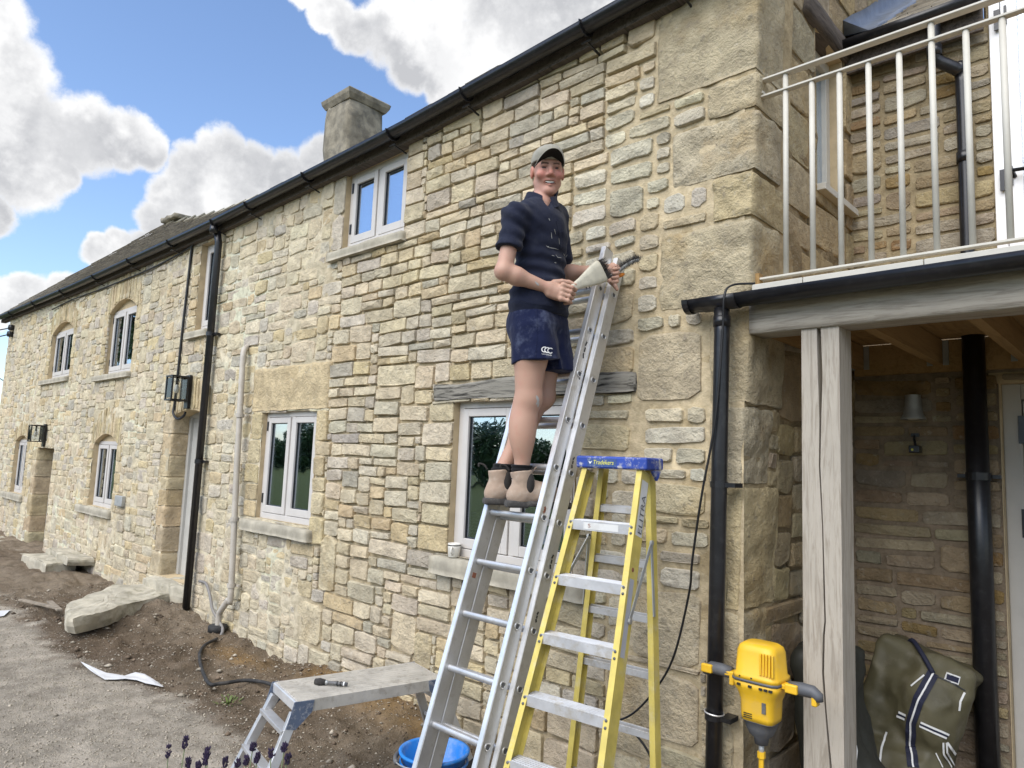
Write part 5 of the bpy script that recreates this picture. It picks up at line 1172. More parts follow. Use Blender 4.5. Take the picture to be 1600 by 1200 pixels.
def platform():
    t = thing('work_platform', (-3.2, -.8, 0), 'low aluminium work platform with paint spattered ribbed top in front of the wall', 'work platform')
    A, B = Vector((-3.288, -1.18, 0)), Vector((-3.135, -.41, 0)); L = (B - A).normalized(); Wd = Vector((L.y, -L.x, 0)); h = .49; hw = .165
    def Q(l, w, z): return A + L * l + Wd * w + Vector((0, 0, z))
    n = (B - A).length
    for k in range(10):
        w0 = -hw + .020 + k * .0325; m = MB(); m.section(Q(.0, w0, h - .008), Q(n, w0, h - .008), [(-.0125, -.010), (.0125, -.010), (.0125, .004), (.009, .009), (.003, .009), (0, .004), (-.003, .009), (-.009, .009), (-.0125, .004)]); m.build('deck_plank', 'platform_top', t)
    for s in (-1, 1):
        m = MB(); m.section(Q(-.004, s * hw, h - .028), Q(n + .004, s * hw, h - .028), [(-.006, -.032), (.006, -.032), (.006, .026), (-.006, .026)]); m.build('side_rail', 'platform_top', t, bevel=.002)
    for e, l, sg in ((0, -.006, -1), (1, n + .006, 1)):
        m = MB(); m.section(Q(l, -hw - .004, h - .024), Q(l, hw + .004, h - .024), [(-.010, -.028), (.010, -.028), (.010, .022), (-.010, .022)]); m.build('end_rail', 'bright_edge', t, bevel=.006)
        for s in (-1, 1):
            p, q = Q(l + sg * .0, s * (hw - .014), h - .06), Q(l + sg * .19, s * (hw + .05), .0); m = MB(); m.bar(p, q, .030, .046, L); lg = m.build('leg', 'aluminium', t, bevel=.003)
            f = MB(); f.bar(q + (p - q).normalized() * -.003, q + (p - q).normalized() * .05, .036, .052, L); f.build('foot', 'rubber', lg)
            c = MB(); c.prism([Q(l + .012 * sg, s * (hw + .0075), h - .002), Q(l - .085 * sg, s * (hw + .0075), h - .006), Q(l - .075 * sg, s * (hw + .0075), h - .06), Q(l + .0 * sg, s * (hw + .0075), h - .13), Q(l + .045 * sg, s * (hw + .0075), h - .12)], Wd * (s * .006)); c.build('corner_bracket', 'bracket_blue', t)
        for hh in (.78, .40):
            a = Q(l + sg * .19 * (1 - hh), -(hw + .036 * (1 - hh) * 1.2), (h - .06) * hh + .02); b = Q(l + sg * .19 * (1 - hh), hw + .036 * (1 - hh) * 1.2, (h - .06) * hh + .02); m = MB(); m.bar(a, b, .050, .022); m.build('rung', 'aluminium', t, bevel=.003)
            if hh < .5:
                for s in (-1, 1):
                    g = MB(); c = a.lerp(b, .5 + s * .42); g.bar(c, c + Vector((0, 0, -.075)) + Wd * s * .035 , .006, .014); g.build('stay', 'aluminium', t)
    # a small brush lying on it
    b = thing('paint_brush', Q(.22, .05, h), 'small worn hand brush lying on the aluminium platform', 'brush')
    p, q = Q(.16, -.02, h + .016), Q(.28, .09, h + .015); d = (q - p).normalized(); m = MB(); m.tube([p + d * .06, p + d * .11, q], [.008, .010, .009], 10); hd = m.build('handle', 'mixer_grey', b, smooth=True)
    for k in range(3): m = MB(); m.tube([p.lerp(q, .66 + k * .11), p.lerp(q, .70 + k * .11)], .0112, 10); m.build('band', 'letter_white' if k == 2 else 'dark_band', hd, smooth=True)
    m = MB(); m.tube([p + d * .045, p + d * .064], [.013, .009], 10); m.build('ferrule', 'galvanised', b, smooth=True)
    m = MB(); m.tube([p + d * .048, p + d * .015, p - d * .010], [.013, .019, .014], 10); m.build('bristles', 'bristle', b, smooth=True)
plain('platform_top', (0.50, 0.47, 0.41), 0.6, 0.25, vary=0.15, dirt=0.75, dirtc=(0.33, 0.30, 0.25), dscale=20)
plain('bracket_blue', (0.10, 0.13, 0.19), 0.5, 0.2, vary=0.1, dirt=0.6, dirtc=(0.45, 0.45, 0.44), dscale=45)
platform()

def bucket():
    c = Vector((-2.665, -.735, .0)); t = thing('bucket', c, 'bright blue plastic builder\'s bucket on the soil behind the aluminium ladder', 'bucket')
    m = MB(); m.lathe([(0, .0), (.118, .0), (.155, .268), (.168, .270), (.170, .282), (.158, .284), (.150, .276), (.114, .012), (0, .012)], c, 40); m.lathe([(.1555, .225), (.166, .228), (.166, .234), (.157, .237)], c, 40); m.build('body', 'bucket_plastic', t, smooth=True)
    lug = Vector((-.70, -.71, 0)); lug.normalize(); side = Vector((-lug.y, lug.x, 0))
    P = [c + side * (.172 * math.cos(a)) + lug * (.185 * math.sin(a)) + Vector((0, 0, .262 - .02 * math.sin(a))) for a in np.linspace(0, math.pi, 17)]
    m = MB(); m.tube(P, .0035, 8); hd = m.build('handle', 'galvanised', t, smooth=True)
    m = MB(); m.tube(P[6:11], .011, 10); m.build('grip', 'mixer_grey', hd, smooth=True)
bucket()

def mixer():
    c = Vector((-1.302, -.165, 0)); t = thing('paddle_mixer', (c.x, c.y, .3), 'yellow electric paddle mixer with two side handles propped between downpipe and oak post', 'power tool')
    def lo(secs, name, mat, par, bev=0, smooth=True, n=28):
        V = []; F = []
        for z, rx, ry, dx, pw in secs:
            for k in range(n):
                a = 2 * math.pi * k / n; ca, sa = math.cos(a), math.sin(a); r = (abs(ca) ** pw + abs(sa) ** pw) ** (-1 / pw); V.append((c.x + dx + ca * r * rx, c.y + sa * r * ry, z))
        for i in range(len(secs) - 1): F += [[i * n + k, i * n + (k + 1) % n, (i + 1) * n + (k + 1) % n, (i + 1) * n + k] for k in range(n)]
        F += [list(range(n))[::-1], list(range((len(secs) - 1) * n, len(secs) * n))]
        m = MB(); m.add(V, F); return m.build(name, mat, par, smooth=smooth)
    up = lo([(.822, .098, .085, 0, 6), (.838, .096, .083, 0, 6), (.845, .088, .076, 0, 6), (.930, .082, .072, 0, 6), (.950, .076, .066, 0, 5), (.960, .062, .054, 0, 4)], 'motor_housing', 'mixer_yellow', t)
    for k in range(5):
        m = MB(); x = c.x + .030 + k * .0125; m.box((x - .004, c.y - .082, .85), (x + .004, c.y - .068, .935)); m.build('rib', 'mixer_yellow', up, bevel=.002)
    for x in (-.055, -.005): m = MB(); m.lathe([(.004, 0), (0, .001)], (c.x + x, c.y - .0862, .832), 8, (0, -1, 0)); m.build('screw', 'dark_band', up)
    m = MB(); V = []; lo([(.812, .100, .087, 0, 6), (.822, .100, .087, 0, 6)], 'gasket', 'mixer_grey', t)
    lb = lo([(.655, .066, .060, 0, 6), (.675, .068, .062, 0, 6), (.735, .070, .064, 0, 6), (.765, .080, .072, 0, 6), (.785, .092, .080, 0, 6), (.812, .098, .085, 0, 6)], 'gear_housing', 'mixer_yellow', t)
    for k in range(3): m = MB(); m.box((c.x - .048, c.y - .0650, .668 + k * .008), (c.x - .012, c.y - .0605, .671 + k * .008)); m.build('vent', 'dark_band', lb)
    for x in (-.058, -.010, .035, .055, .075): m = MB(); m.box((c.x + x - .008, c.y - .089, .794), (c.x + x + .006, c.y - .080, .803)); m.build('vent', 'dark_band', lb)
    m = MB(); m.box((c.x + .030, c.y - .0668, .70), (c.x + .046, c.y - .062, .742)); m.build('badge', 'mixer_grey', lb)
    lo([(.560, .026, .026, 0, 2), (.585, .030, .030, 0, 2), (.600, .046, .044, 0, 2.5), (.625, .056, .052, 0, 3), (.652, .062, .057, 0, 5), (.656, .069, .063, 0, 6)], 'nose', 'mixer_grey', t)
    m = MB(); m.tube([(c.x, c.y, .562), (c.x, c.y, .515)], .011, 12); m.build('spindle', 'galvanised', t, smooth=True)
    m = MB(); m.tube([(c.x, c.y, .530), (c.x, c.y, .505), (c.x, c.y, .5)], [.016, .016, .010], 6); m.tube([(c.x, c.y, .505), (c.x, c.y, .02)], .0105, 6); sh = m.build('shaft', 'mixer_yellow', t)
    m = MB(); m.lathe([(.012, .0), (.085, .004), (.09, .02), (.085, .03), (.012, .012)], (c.x, c.y, .0), 20); m.build('paddle', 'mixer_yellow', sh, smooth=True)
    z = .818
    for s in (-1, 1):
        m = MB(); m.bar((c.x + s * .09, c.y - .01, z - .004), (c.x + s * .15, c.y - .012, z - .004), .05, .020); m.build('handle_arm', 'mixer_yellow', t, bevel=.005)
        m = MB(); m.tube([(c.x + s * .125, c.y - .012, z - .004), (c.x + s * .17, c.y - .014, z), (c.x + s * .215, c.y - .016, z), (c.x + s * .235, c.y - .018, z - .012), (c.x + s * .238, c.y - .018, z - .03)], [.024, .026, .025, .022, .017], 14); g = m.build('grip', 'mixer_grey', t, smooth=True)
        m = MB(); a = .20 if s < 0 else .115; m.box((c.x + s * a, c.y - .050, z - .020), (c.x + s * (a + .05), c.y - .030, z + .016)); m.build('switch', 'mixer_yellow', g, bevel=.006)
        m = MB(); a = .118 if s < 0 else .222; m.box((c.x + s * a - .009, c.y - .036, z - .050), (c.x + s * a + .013, c.y + .004, z - .004)); m.build('end_guard', 'mixer_yellow', g, bevel=.006)
mixer()

def mug():
    c = Vector((-3.475, -.012, 1.052)); c = Vector(at(709, 868, -.02)); c.z = 1.052; t = thing('mug', c, 'white china mug with a dark rim stripe on the sill of the large window', 'mug')
    m = MB(); m.lathe([(0, 0), (.030, .0), (.036, .006), (.0405, .06), (.0415, .088), (.0385, .0885), (.037, .06), (.032, .010), (0, .009)], c, 28); m.build('body', 'mug_glaze', t, smooth=True)
    m = MB(); m.lathe([(.0412, .073), (.0417, .073), (.0420, .080), (.0413, .080)], c, 28); m.build('stripe', 'dark_band', t, smooth=True)
    d = Vector((.50, -.86, 0)); P = bez([c + d * .036 + Vector((0, 0, .066)), c + d * .056 + Vector((0, 0, .060)), c + d * .060 + Vector((0, 0, .036)), c + d * .036 + Vector((0, 0, .02))], 6)
    m = MB(); m.tube(P, .0055, 8); m.build('handle', 'mug_glaze', t, smooth=True)
mug()

# stone slabs by the doors, rubble, plastic sheet
def slab(name, outline, ztop, thick, label, cat, seed, mat='rock', sag=0.0):
    P = [np.array(p, float) for p in outline]; c = sum(P) / len(P); n = len(P); m = MB(); rings = [(-.02, .96, -thick), (.0, 1.0, -thick * .55), (.0, 1.0, -.03), (0, .985, -.006), (0, .93, .0), (0, .75, .004), (0, .5, .002), (0, .25, .004)]
    K = 12; V = []; B = []
    for i in range(n):
        a, b = P[i], P[(i + 1) % n]
        for k in range(K): B.append(a + (b - a) * k / K)
    for _, s, dz in rings:
        for b in B: q = c + (b - c) * s; V.append([q[0], q[1], ztop + dz])
    V = np.array(V); N = len(B); V[:, 2] += 0.016 * fbm(V, 5, 4, seed); d = 0.030 * fbm(V, 4.5, 3, seed + 5); V[:N * 4, 0] += d[:N * 4]; V[:N * 4, 1] += 0.028 * fbm(V, 4.5, 3, seed + 9)[:N * 4]
    if sag: V[:, 2] -= sag * np.clip((-V[:, 1] - .3), 0, 2)
    F = [[i * N + k, i * N + (k + 1) % N, (i + 1) * N + (k + 1) % N, (i + 1) * N + k] for i in range(len(rings) - 1) for k in range(N)] + [list(range((len(rings) - 1) * N, len(rings) * N))]
    m.add(V, F); o = m.build(name, mat, None, smooth=False); return tag(o, label, cat)
slab('stone_slab', [tuple(atz(x, y, .20))[:2] for x, y in ((102, 949), (116, 940), (133, 930), (178, 915), (222, 910), (262, 914), (264, 928), (230, 936), (202, 944), (154, 957), (119, 967), (106, 966))], .205, .14, 'large worn limestone slab laid in front of the recessed door by the black downpipe', 'stone slab', 3)
slab('door_step', [(-8.25, .22), (-7.30, .24), (-7.30, -.04), (-7.50, -.12), (-8.2, -.14)], .290, .20, 'grey stone step under the recessed door beside the black downpipe', 'step', 5)
slab('door_step', [(-13.9, .28), (-12.5, .30), (-12.3, -.45), (-13.2, -.5), (-15.5, -.45), (-15.4, -.05), (-13.95, -.04)], .04, .2, 'flat pale paving stone at the threshold of the far low doorway', 'step', 6)
slab('rubble_block', [(-11.6, -.1), (-10.55, -.12), (-10.45, -.5), (-11.4, -.55)], .17, .22, 'dark squared block lying against the wall under the far lower windows', 'stone block', 8)
slab('rubble_block', [(-11.3, -.02), (-10.2, -.02), (-10.3, -.30), (-11.4, -.28)], .245, .10, 'thin stone lying on top of the dark block against the wall', 'stone block', 9)
for k, (px, py, L, a, lab) in enumerate(((60, 945, .75, .2, 'thin weathered board lying on the soil left of the limestone slab'), (85, 948, .6, -.1, 'short splintered lath lying beside the limestone slab'))):
    p = atz(px, py, .05); m = MB(); m.bar(p + np.array([-L / 2 * math.cos(a), -L / 2 * math.sin(a), 0]), p + np.array([L / 2 * math.cos(a), L / 2 * math.sin(a), .02]), .05, .018); tag(m.build('timber_offcut', 'plank', None, bevel=.003), lab, 'timber')
def film(name, pts, label):
    top = [atz(x, y, .03) for x, y in pts[0]]; bot = [atz(x, y, .02) for x, y in pts[1]]; V = []; n = len(top); K = 5
    for i in range(n):
        for k in range(K + 1): V.append(top[i] + (bot[i] - top[i]) * k / K)
    V = np.array(V); V = V + 0; g = ground_z(V[:, 0], V[:, 1]); V[:, 2] = g + .014 + .007 * np.abs(fbm(V, 9, 3, 77))
    F = [[i * (K + 1) + k, i * (K + 1) + k + 1, (i + 1) * (K + 1) + k + 1, (i + 1) * (K + 1) + k] for i in range(n - 1) for k in range(K)]
    tag(mesh_obj(name, V, F, 'plastic_film', None, False), label, 'plastic sheet')
film('plastic_sheet', (((126, 1031), (138, 1036), (152, 1042), (166, 1047), (180, 1049), (195, 1051), (212, 1047), (226, 1049), (240, 1058), (256, 1068)), ((129, 1037), (140, 1045), (150, 1053), (164, 1061), (180, 1061), (196, 1061), (214, 1063), (228, 1068), (242, 1070), (254, 1072))), 'torn strip of white plastic sheet lying along the edge of the gravel')
film('plastic_scrap', (((-5, 953), (8, 952), (18, 952)), ((-5, 962), (6, 962), (14, 956))), 'small scrap of pale plastic on the gravel at the far left')
def weed():
    p = atz(356, 1098, .01); rg = np.random.default_rng(4); m = MB()
    for k in range(36):
        a = rg.uniform(0, 6.28); r = rg.uniform(0, .08); q = Vector(p) + Vector((r * math.cos(a), r * math.sin(a), .0)); h = rg.uniform(.01, .03); d = Vector((math.cos(a), math.sin(a), 0)) * rg.uniform(.01, .04); s = Vector((-math.sin(a), math.cos(a), 0)) * .006
        m.add([q - s, q + s, q + d + s * .8 + Vector((0, 0, h)), q + d * 1.5 + Vector((0, 0, h * .8)), q + d - s * .8 + Vector((0, 0, h))], [[0, 1, 2, 3, 4]])
    tag(m.build('weed', 'weed_leaf', None, kind='stuff'), 'low green weed sprouting in the soil left of the platform', 'weed')
weed()
def lavender(px, py, Y, h, seed):
    rg = np.random.default_rng(seed); top = at(px, py, Y); base = Vector((top[0] + rg.uniform(-.03, .03), top[1] - .02, 0.0)); top = Vector(top)
    return base, top, rg
def lavenders():
    t = thing('lavender', (-2.72, -1.88, 0), 'lavender with dark purple flower spikes on thin stems at the bottom edge', 'plant')
    spots = [(264, 1166, 22), (291, 1152, 20), (322, 1176, 20), (325, 1170, 14), (294, 1186, 16), (353, 1185, 16), (386, 1182, 14), (396, 1162, 12), (403, 1178, 14), (424, 1172, 12), (445, 1163, 12), (450, 1180, 14), (372, 1188, 12), (310, 1192, 12)]
    rg = np.random.default_rng(14)
    for k, (px, py, L) in enumerate(spots):
        Y = -1.86 + rg.uniform(-.05, .05) + (.12 if px > 340 else 0); tp = Vector(at(px, py, Y)); b = Vector((tp.x + rg.uniform(-.05, .05), tp.y + rg.uniform(-.05, .03), 0.0)); l = L / 1100 * 2.9 * .75
        ax = (tp - b).normalized(); m = MB(); m.tube([b, b.lerp(tp, .5) + Vector((rg.uniform(-.01, .01), 0, 0)), tp - ax * l], .0022, 5); s = m.build('stem', 'lavender_stem', t, smooth=True)
        m = MB(); n = 9
        for q in range(n):
            if q in (2, 3) and k % 3 == 0 or q == 5 and k % 2: continue
            c = tp - ax * (l * 1.15 * q / n) + Vector((rg.uniform(-.002, .002), rg.uniform(-.002, .002), 0)); w = .0085 * (.45 + .55 * math.sin(math.pi * (.15 + .8 * q / n))) * rg.uniform(.7, 1.2)
            for j in range(6):
                a = 1.05 * j + q * .5 + rg.uniform(-.3, .3); e = Vector((math.cos(a), math.sin(a), 0)); o = c + e * w * rg.uniform(.6, 1.2); r = .0036 * rg.uniform(.7, 1.3)
                m.add([o + e * r, o + Vector((-e.y, e.x, 0)) * r, o - e * r, o - Vector((-e.y, e.x, 0)) * r, o + Vector((0, 0, r * 2.2)) + e * r, o - Vector((0, 0, r))], [[0, 1, 4], [1, 2, 4], [2, 3, 4], [3, 0, 4], [1, 0, 5], [2, 1, 5], [3, 2, 5], [0, 3, 5]])
        m.build('flower_spike', 'lavender_flower', t)
lavenders()

# ================================================================== SIGNED-DISTANCE MODELLING (soft shapes: bags, clothes, the man)
class Field:
    def __init__(s, lo, hi, h):
        s.lo = np.array(lo, float); s.h = h; s.n = np.ceil((np.array(hi) - s.lo) / h).astype(int) + 1; s.D = np.full(s.n, 0.5, np.float32)
    def _sl(s, lo, hi):
        a = np.clip(np.floor((np.array(lo) - s.lo) / s.h).astype(int), 0, s.n); b = np.clip(np.ceil((np.array(hi) - s.lo) / s.h).astype(int) + 1, 0, s.n)
        X = (s.lo[0] + np.arange(a[0], b[0]) * s.h)[:, None, None]; Y = (s.lo[1] + np.arange(a[1], b[1]) * s.h)[None, :, None]; Z = (s.lo[2] + np.arange(a[2], b[2]) * s.h)[None, None, :]
        return (slice(a[0], b[0]), slice(a[1], b[1]), slice(a[2], b[2])), X.astype(np.float32), Y.astype(np.float32), Z.astype(np.float32)
    def put(s, prim, k=0.02, sub=False):
        fn, lo, hi = prim; m = k + s.h * 3; sl, X, Y, Z = s._sl(np.array(lo) - m, np.array(hi) + m)
        if 0 in [q.stop - q.start for q in sl]: return s
        d = fn(X, Y, Z).astype(np.float32); a = s.D[sl]
        if sub: d = -d; e = np.maximum(k - np.abs(a - d), 0) / max(k, 1e-6); s.D[sl] = np.maximum(a, d) + e * e * k * .25
        else: e = np.maximum(k - np.abs(a - d), 0) / max(k, 1e-6); s.D[sl] = np.minimum(a, d) - e * e * k * .25
        return s
    def cut(s, p, n):                    # keep the side opposite to n
        _, X, Y, Z = s._sl(s.lo, s.lo + s.n * s.h); n = np.array(n, float); n /= np.linalg.norm(n)
        s.D = np.maximum(s.D, ((X - p[0]) * n[0] + (Y - p[1]) * n[1] + (Z - p[2]) * n[2]).astype(np.float32)); return s
    def wrinkle(s, fn):
        near = np.argwhere(np.abs(s.D) < s.h * 5); P = s.lo + near * s.h; s.D[tuple(near.T)] += fn(P).astype(np.float32); return s
    def mesh(s):
        D = s.D; inn = D < 0; c = np.zeros(np.array(D.shape) - 1, np.int8)
        offs = [(i, j, k) for i in (0, 1) for j in (0, 1) for k in (0, 1)]; sh = np.array(D.shape) - 1
        for i, j, k in offs: c += inn[i:i + sh[0], j:j + sh[1], k:k + sh[2]]
        act = np.argwhere((c > 0) & (c < 8)); idx = np.full(c.shape, -1, np.int32); idx[tuple(act.T)] = np.arange(len(act))
        val = np.stack([D[act[:, 0] + i, act[:, 1] + j, act[:, 2] + k] for i, j, k in offs], 1); O = np.array(offs, float); acc = np.zeros((len(act), 3)); cnt = np.zeros(len(act))
        for a in range(8):
            for b in range(a + 1, 8):
                if np.abs(O[a] - O[b]).sum() != 1: continue
                m = (val[:, a] < 0) != (val[:, b] < 0); t = val[m, a] / (val[m, a] - val[m, b]); acc[m] += O[a] + (O[b] - O[a]) * t[:, None]; cnt[m] += 1
        V = s.lo + (act + acc / cnt[:, None]) * s.h; F = []
        for ax in range(3):
            u, v = [(1, 2), (2, 0), (0, 1)][ax]; a = [slice(None)] * 3; b = [slice(None)] * 3; a[ax] = slice(0, -1); b[ax] = slice(1, None)
            e = inn[tuple(a)] != inn[tuple(b)]; E = np.argwhere(e); ok = (E[:, u] > 0) & (E[:, v] > 0) & (E[:, u] < c.shape[u]) & (E[:, v] < c.shape[v]); E = E[ok]
            flip = inn[tuple(E.T)]; q = []
            for du, dv in ((-1, -1), (0, -1), (0, 0), (-1, 0)): G = E.copy(); G[:, u] += du; G[:, v] += dv; q.append(idx[tuple(G.T)])
            Q = np.stack(q, 1); Q[~flip] = Q[~flip][:, ::-1]; F.append(Q)
        F = np.concatenate(F); F = F[(F >= 0).all(1)]; return V, F
def nrm(v): v = np.array(v, float); return v / np.linalg.norm(v)
def rcone(a, b, ra, rb):
    a = np.array(a, float); b = np.array(b, float); d = b - a; L = max(d.dot(d), 1e-9)
    def fn(X, Y, Z):
        t = np.clip(((X - a[0]) * d[0] + (Y - a[1]) * d[1] + (Z - a[2]) * d[2]) / L, 0, 1)
        return np.sqrt((X - a[0] - t * d[0]) ** 2 + (Y - a[1] - t * d[1]) ** 2 + (Z - a[2] - t * d[2]) ** 2) - (ra + (rb - ra) * t)
    r = max(ra, rb); return fn, np.minimum(a, b) - r, np.maximum(a, b) + r
def ell(c, r, M=None):
    c = np.array(c, float); M = np.eye(3) if M is None else np.array(M); r = np.array(r, float)
    def fn(X, Y, Z):
        x, y, z = X - c[0], Y - c[1], Z - c[2]; q = [x * M[0][i] + y * M[1][i] + z * M[2][i] for i in range(3)]
        k0 = np.sqrt(sum((q[i] / r[i]) ** 2 for i in range(3))); k1 = np.sqrt(sum((q[i] / r[i] ** 2) ** 2 for i in range(3))); return k0 * (k0 - 1) / np.maximum(k1, 1e-6)
    return fn, c - r.max(), c + r.max()
def rbox(c, h, M=None, r=0.01):
    c = np.array(c, float); M = np.eye(3) if M is None else np.array(M); h = np.array(h, float)
    def fn(X, Y, Z):
        x, y, z = X - c[0], Y - c[1], Z - c[2]; q = [np.abs(x * M[0][i] + y * M[1][i] + z * M[2][i]) - h[i] + r for i in range(3)]
        return np.sqrt(sum(np.maximum(v, 0) ** 2 for v in q)) + np.minimum(np.maximum(np.maximum(q[0], q[1]), q[2]), 0) - r
    e = np.linalg.norm(h); return fn, c - e, c + e
from mathutils.bvhtree import BVHTree
EYE = Vector((0, -CD, CH))
class Skin:                              # finds points of a modelled surface so that trims can be sewn onto it
    def __init__(s, V, F): s.t = BVHTree.FromPolygons([Vector(v) for v in V], [list(f) for f in F])
    def seen(s, px, py, lift=.002):
        h = s.t.ray_cast(EYE, Vector(ray(px, py)).normalized()); 
        return None if h[0] is None else h[0] + h[1] * lift
    def strip(s, pts, w, name, mat, parent, lift=.002, n=10, th=.0025, blot=False):
        """a band sewn along the surface, through points given as seen in the photo"""
        C = []
        for (a, b) in zip(pts[:-1], pts[1:]):
            for k in range(n):
                t = k / n; p = s.seen(a[0] + (b[0] - a[0]) * t, a[1] + (b[1] - a[1]) * t, lift)
                if p is not None: C.append(p)
        p = s.seen(*pts[-1], lift); C += [p] if p is not None else []
        if len(C) < 2: return None
        V = []; 
        for i, p in enumerate(C):
            d = (C[min(i + 1, len(C) - 1)] - C[max(i - 1, 0)]).normalized(); q = s.t.find_nearest(p); nn = q[1] if q[1].dot(p - EYE) < 0 else -q[1]; r = d.cross(nn).normalized(); e = (i / (len(C) - 1)); q_ = (.25 + .75 * math.sin(math.pi * (.08 + .84 * e))) * (.55 + .6 * abs(math.sin(i * 2.7 + pts[0][0]))) if blot else 1.0; w_ = w * q_
            V += [p - r * w_ / 2, p + r * w_ / 2, p + r * w_ / 2 + nn * th, p - r * w_ / 2 + nn * th]
        F = [[4 * i + k, 4 * i + (k + 1) % 4, 4 * i + 4 + (k + 1) % 4, 4 * i + 4 + k] for i in range(len(C) - 1) for k in range(4)]
        m = MB(); m.add(V, F); return m.build(name, mat, parent)

def bags():
    # olive holdall stood on end against the back wall
    t = thing('holdall', (-1.06, 1.2, 0), 'olive green canvas holdall with navy and white straps slumped against the porch wall', 'bag')
    M = np.array(Matrix.Rotation(rad(16), 3, 'Y') @ Matrix.Rotation(rad(-12), 3, 'X')); f = Field((-1.6, .55, -.05), (-.6, 1.6, 1.05), .010)
    f.put(rbox((-1.115, 1.18, .36), (.235, .19, .43), M, .05)); f.put(rcone((-1.18, 1.12, .80), (-.98, 1.10, .68), .03, .05), .05); f.put(ell((-.98, 1.10, .50), (.14, .17, .22)), .10); f.put(ell((-1.10, 1.05, .16), (.25, .20, .18)), .08)
    f.wrinkle(lambda P: .018 * fbm(P * np.array([1, 1, .7]), 4.6, 3, 61) + .016 * np.abs(fbm(P, 8.5, 2, 63)))
    V, F = f.mesh(); body = mesh_obj('body', V, F, 'olive_canvas', t, True); s = Skin(V, F)
    s.strip([(1458, 1052), (1436, 1092), (1424, 1130), (1423, 1165), (1427, 1199)], .050, 'webbing', 'navy_webbing', t, .003)
    s.strip([(1458, 1052), (1436, 1092), (1424, 1130), (1423, 1165), (1427, 1199)], .008, 'webbing_stripe', 'white_webbing', t, .0062)
    m = MB(); a = s.seen(1458, 1052) ; 
    if a is not None:
        b = Vector(at(1417, 1016, 1.16)); P = bez([b, b + Vector((.03, -.02, .06)), a.lerp(b, .5) + Vector((.02, -.04, .05)), a + Vector((0, -.006, 0))], 6); m.tube(P, .012, 8); m.build('grab_handle', 'navy_webbing', t, smooth=True)
    for pts, w, mt in ((((1405, 1113), (1416, 1118)), .010, 0), (((1402, 1119), (1414, 1124)), .010, 0), (((1439, 1129), (1482, 1148)), .010, 0), (((1437, 1134), (1478, 1153)), .010, 0), (((1404, 1116), (1415, 1121)), .010, 1), (((1438, 1131.5), (1480, 1150.5)), .010, 1),
                       (((1386, 1144), (1378, 1168), (1374, 1199)), .009, 0), (((1507, 1082), (1500, 1096), (1498, 1110)), .009, 0), (((1444, 1055), (1424, 1072)), .007, 0), (((1473, 1160), (1474, 1178), (1486, 1199)), .008, 0), (((1478, 1160), (1479, 1175), (1490, 1196)), .008, 0), (((1479, 1160), (1492, 1178)), .012, 0), (((1462, 1176), (1472, 1199)), .005, 0)):
        s.strip(list(pts), w, 'piping' if w < .0095 and not mt else 'strap_stripe', 'navy_webbing' if mt else 'white_webbing', t, .0035 if mt else .003)
    s.strip([(1477, 1056), (1499, 1064)], .040, 'name_tag', 'label_white', t, .003); s.strip([(1479, 1057), (1497, 1063.5)], .026, 'tag_panel', 'navy_webbing', t, .006)
    s.strip([(1462, 1057), (1485, 1066), (1508, 1079)], .006, 'zip', 'dark_band', t, .003)
    # darker bag behind the post
    t = thing('dark_bag', (-1.27, .62, 0), 'dark green black holdall standing behind the oak post and yellow mixer', 'bag')
    M = np.array(Matrix.Rotation(rad(-5), 3, 'Y')); f = Field((-1.50, .25, -.05), (-.85, 1.0, 1.05), .014)
    f.put(rbox((-1.275, .62, .38), (.135, .17, .44), M, .05)); f.put(ell((-1.13, .58, .14), (.20, .20, .20)), .1); f.wrinkle(lambda P: .022 * fbm(P, 5, 3, 67) + .010 * np.abs(fbm(P, 9, 2, 68)))
    V, F = f.mesh(); mesh_obj('body', V, F, 'dark_canvas', t, True); s = Skin(V, F)
    s.strip([(1333, 1150), (1338, 1172), (1336, 1199)], .006, 'piping', 'white_webbing', t, .003)
    h = Vector((-1.28, .50, .84)); m = MB(); m.tube(bez([h + Vector((-.05, 0, -.02)), h + Vector((-.03, -.03, .05)), h + Vector((.05, -.03, .06)), h + Vector((.09, 0, -.02))], 6), .010, 8); m.build('grab_handle', 'navy_webbing', t, smooth=True)
bags()

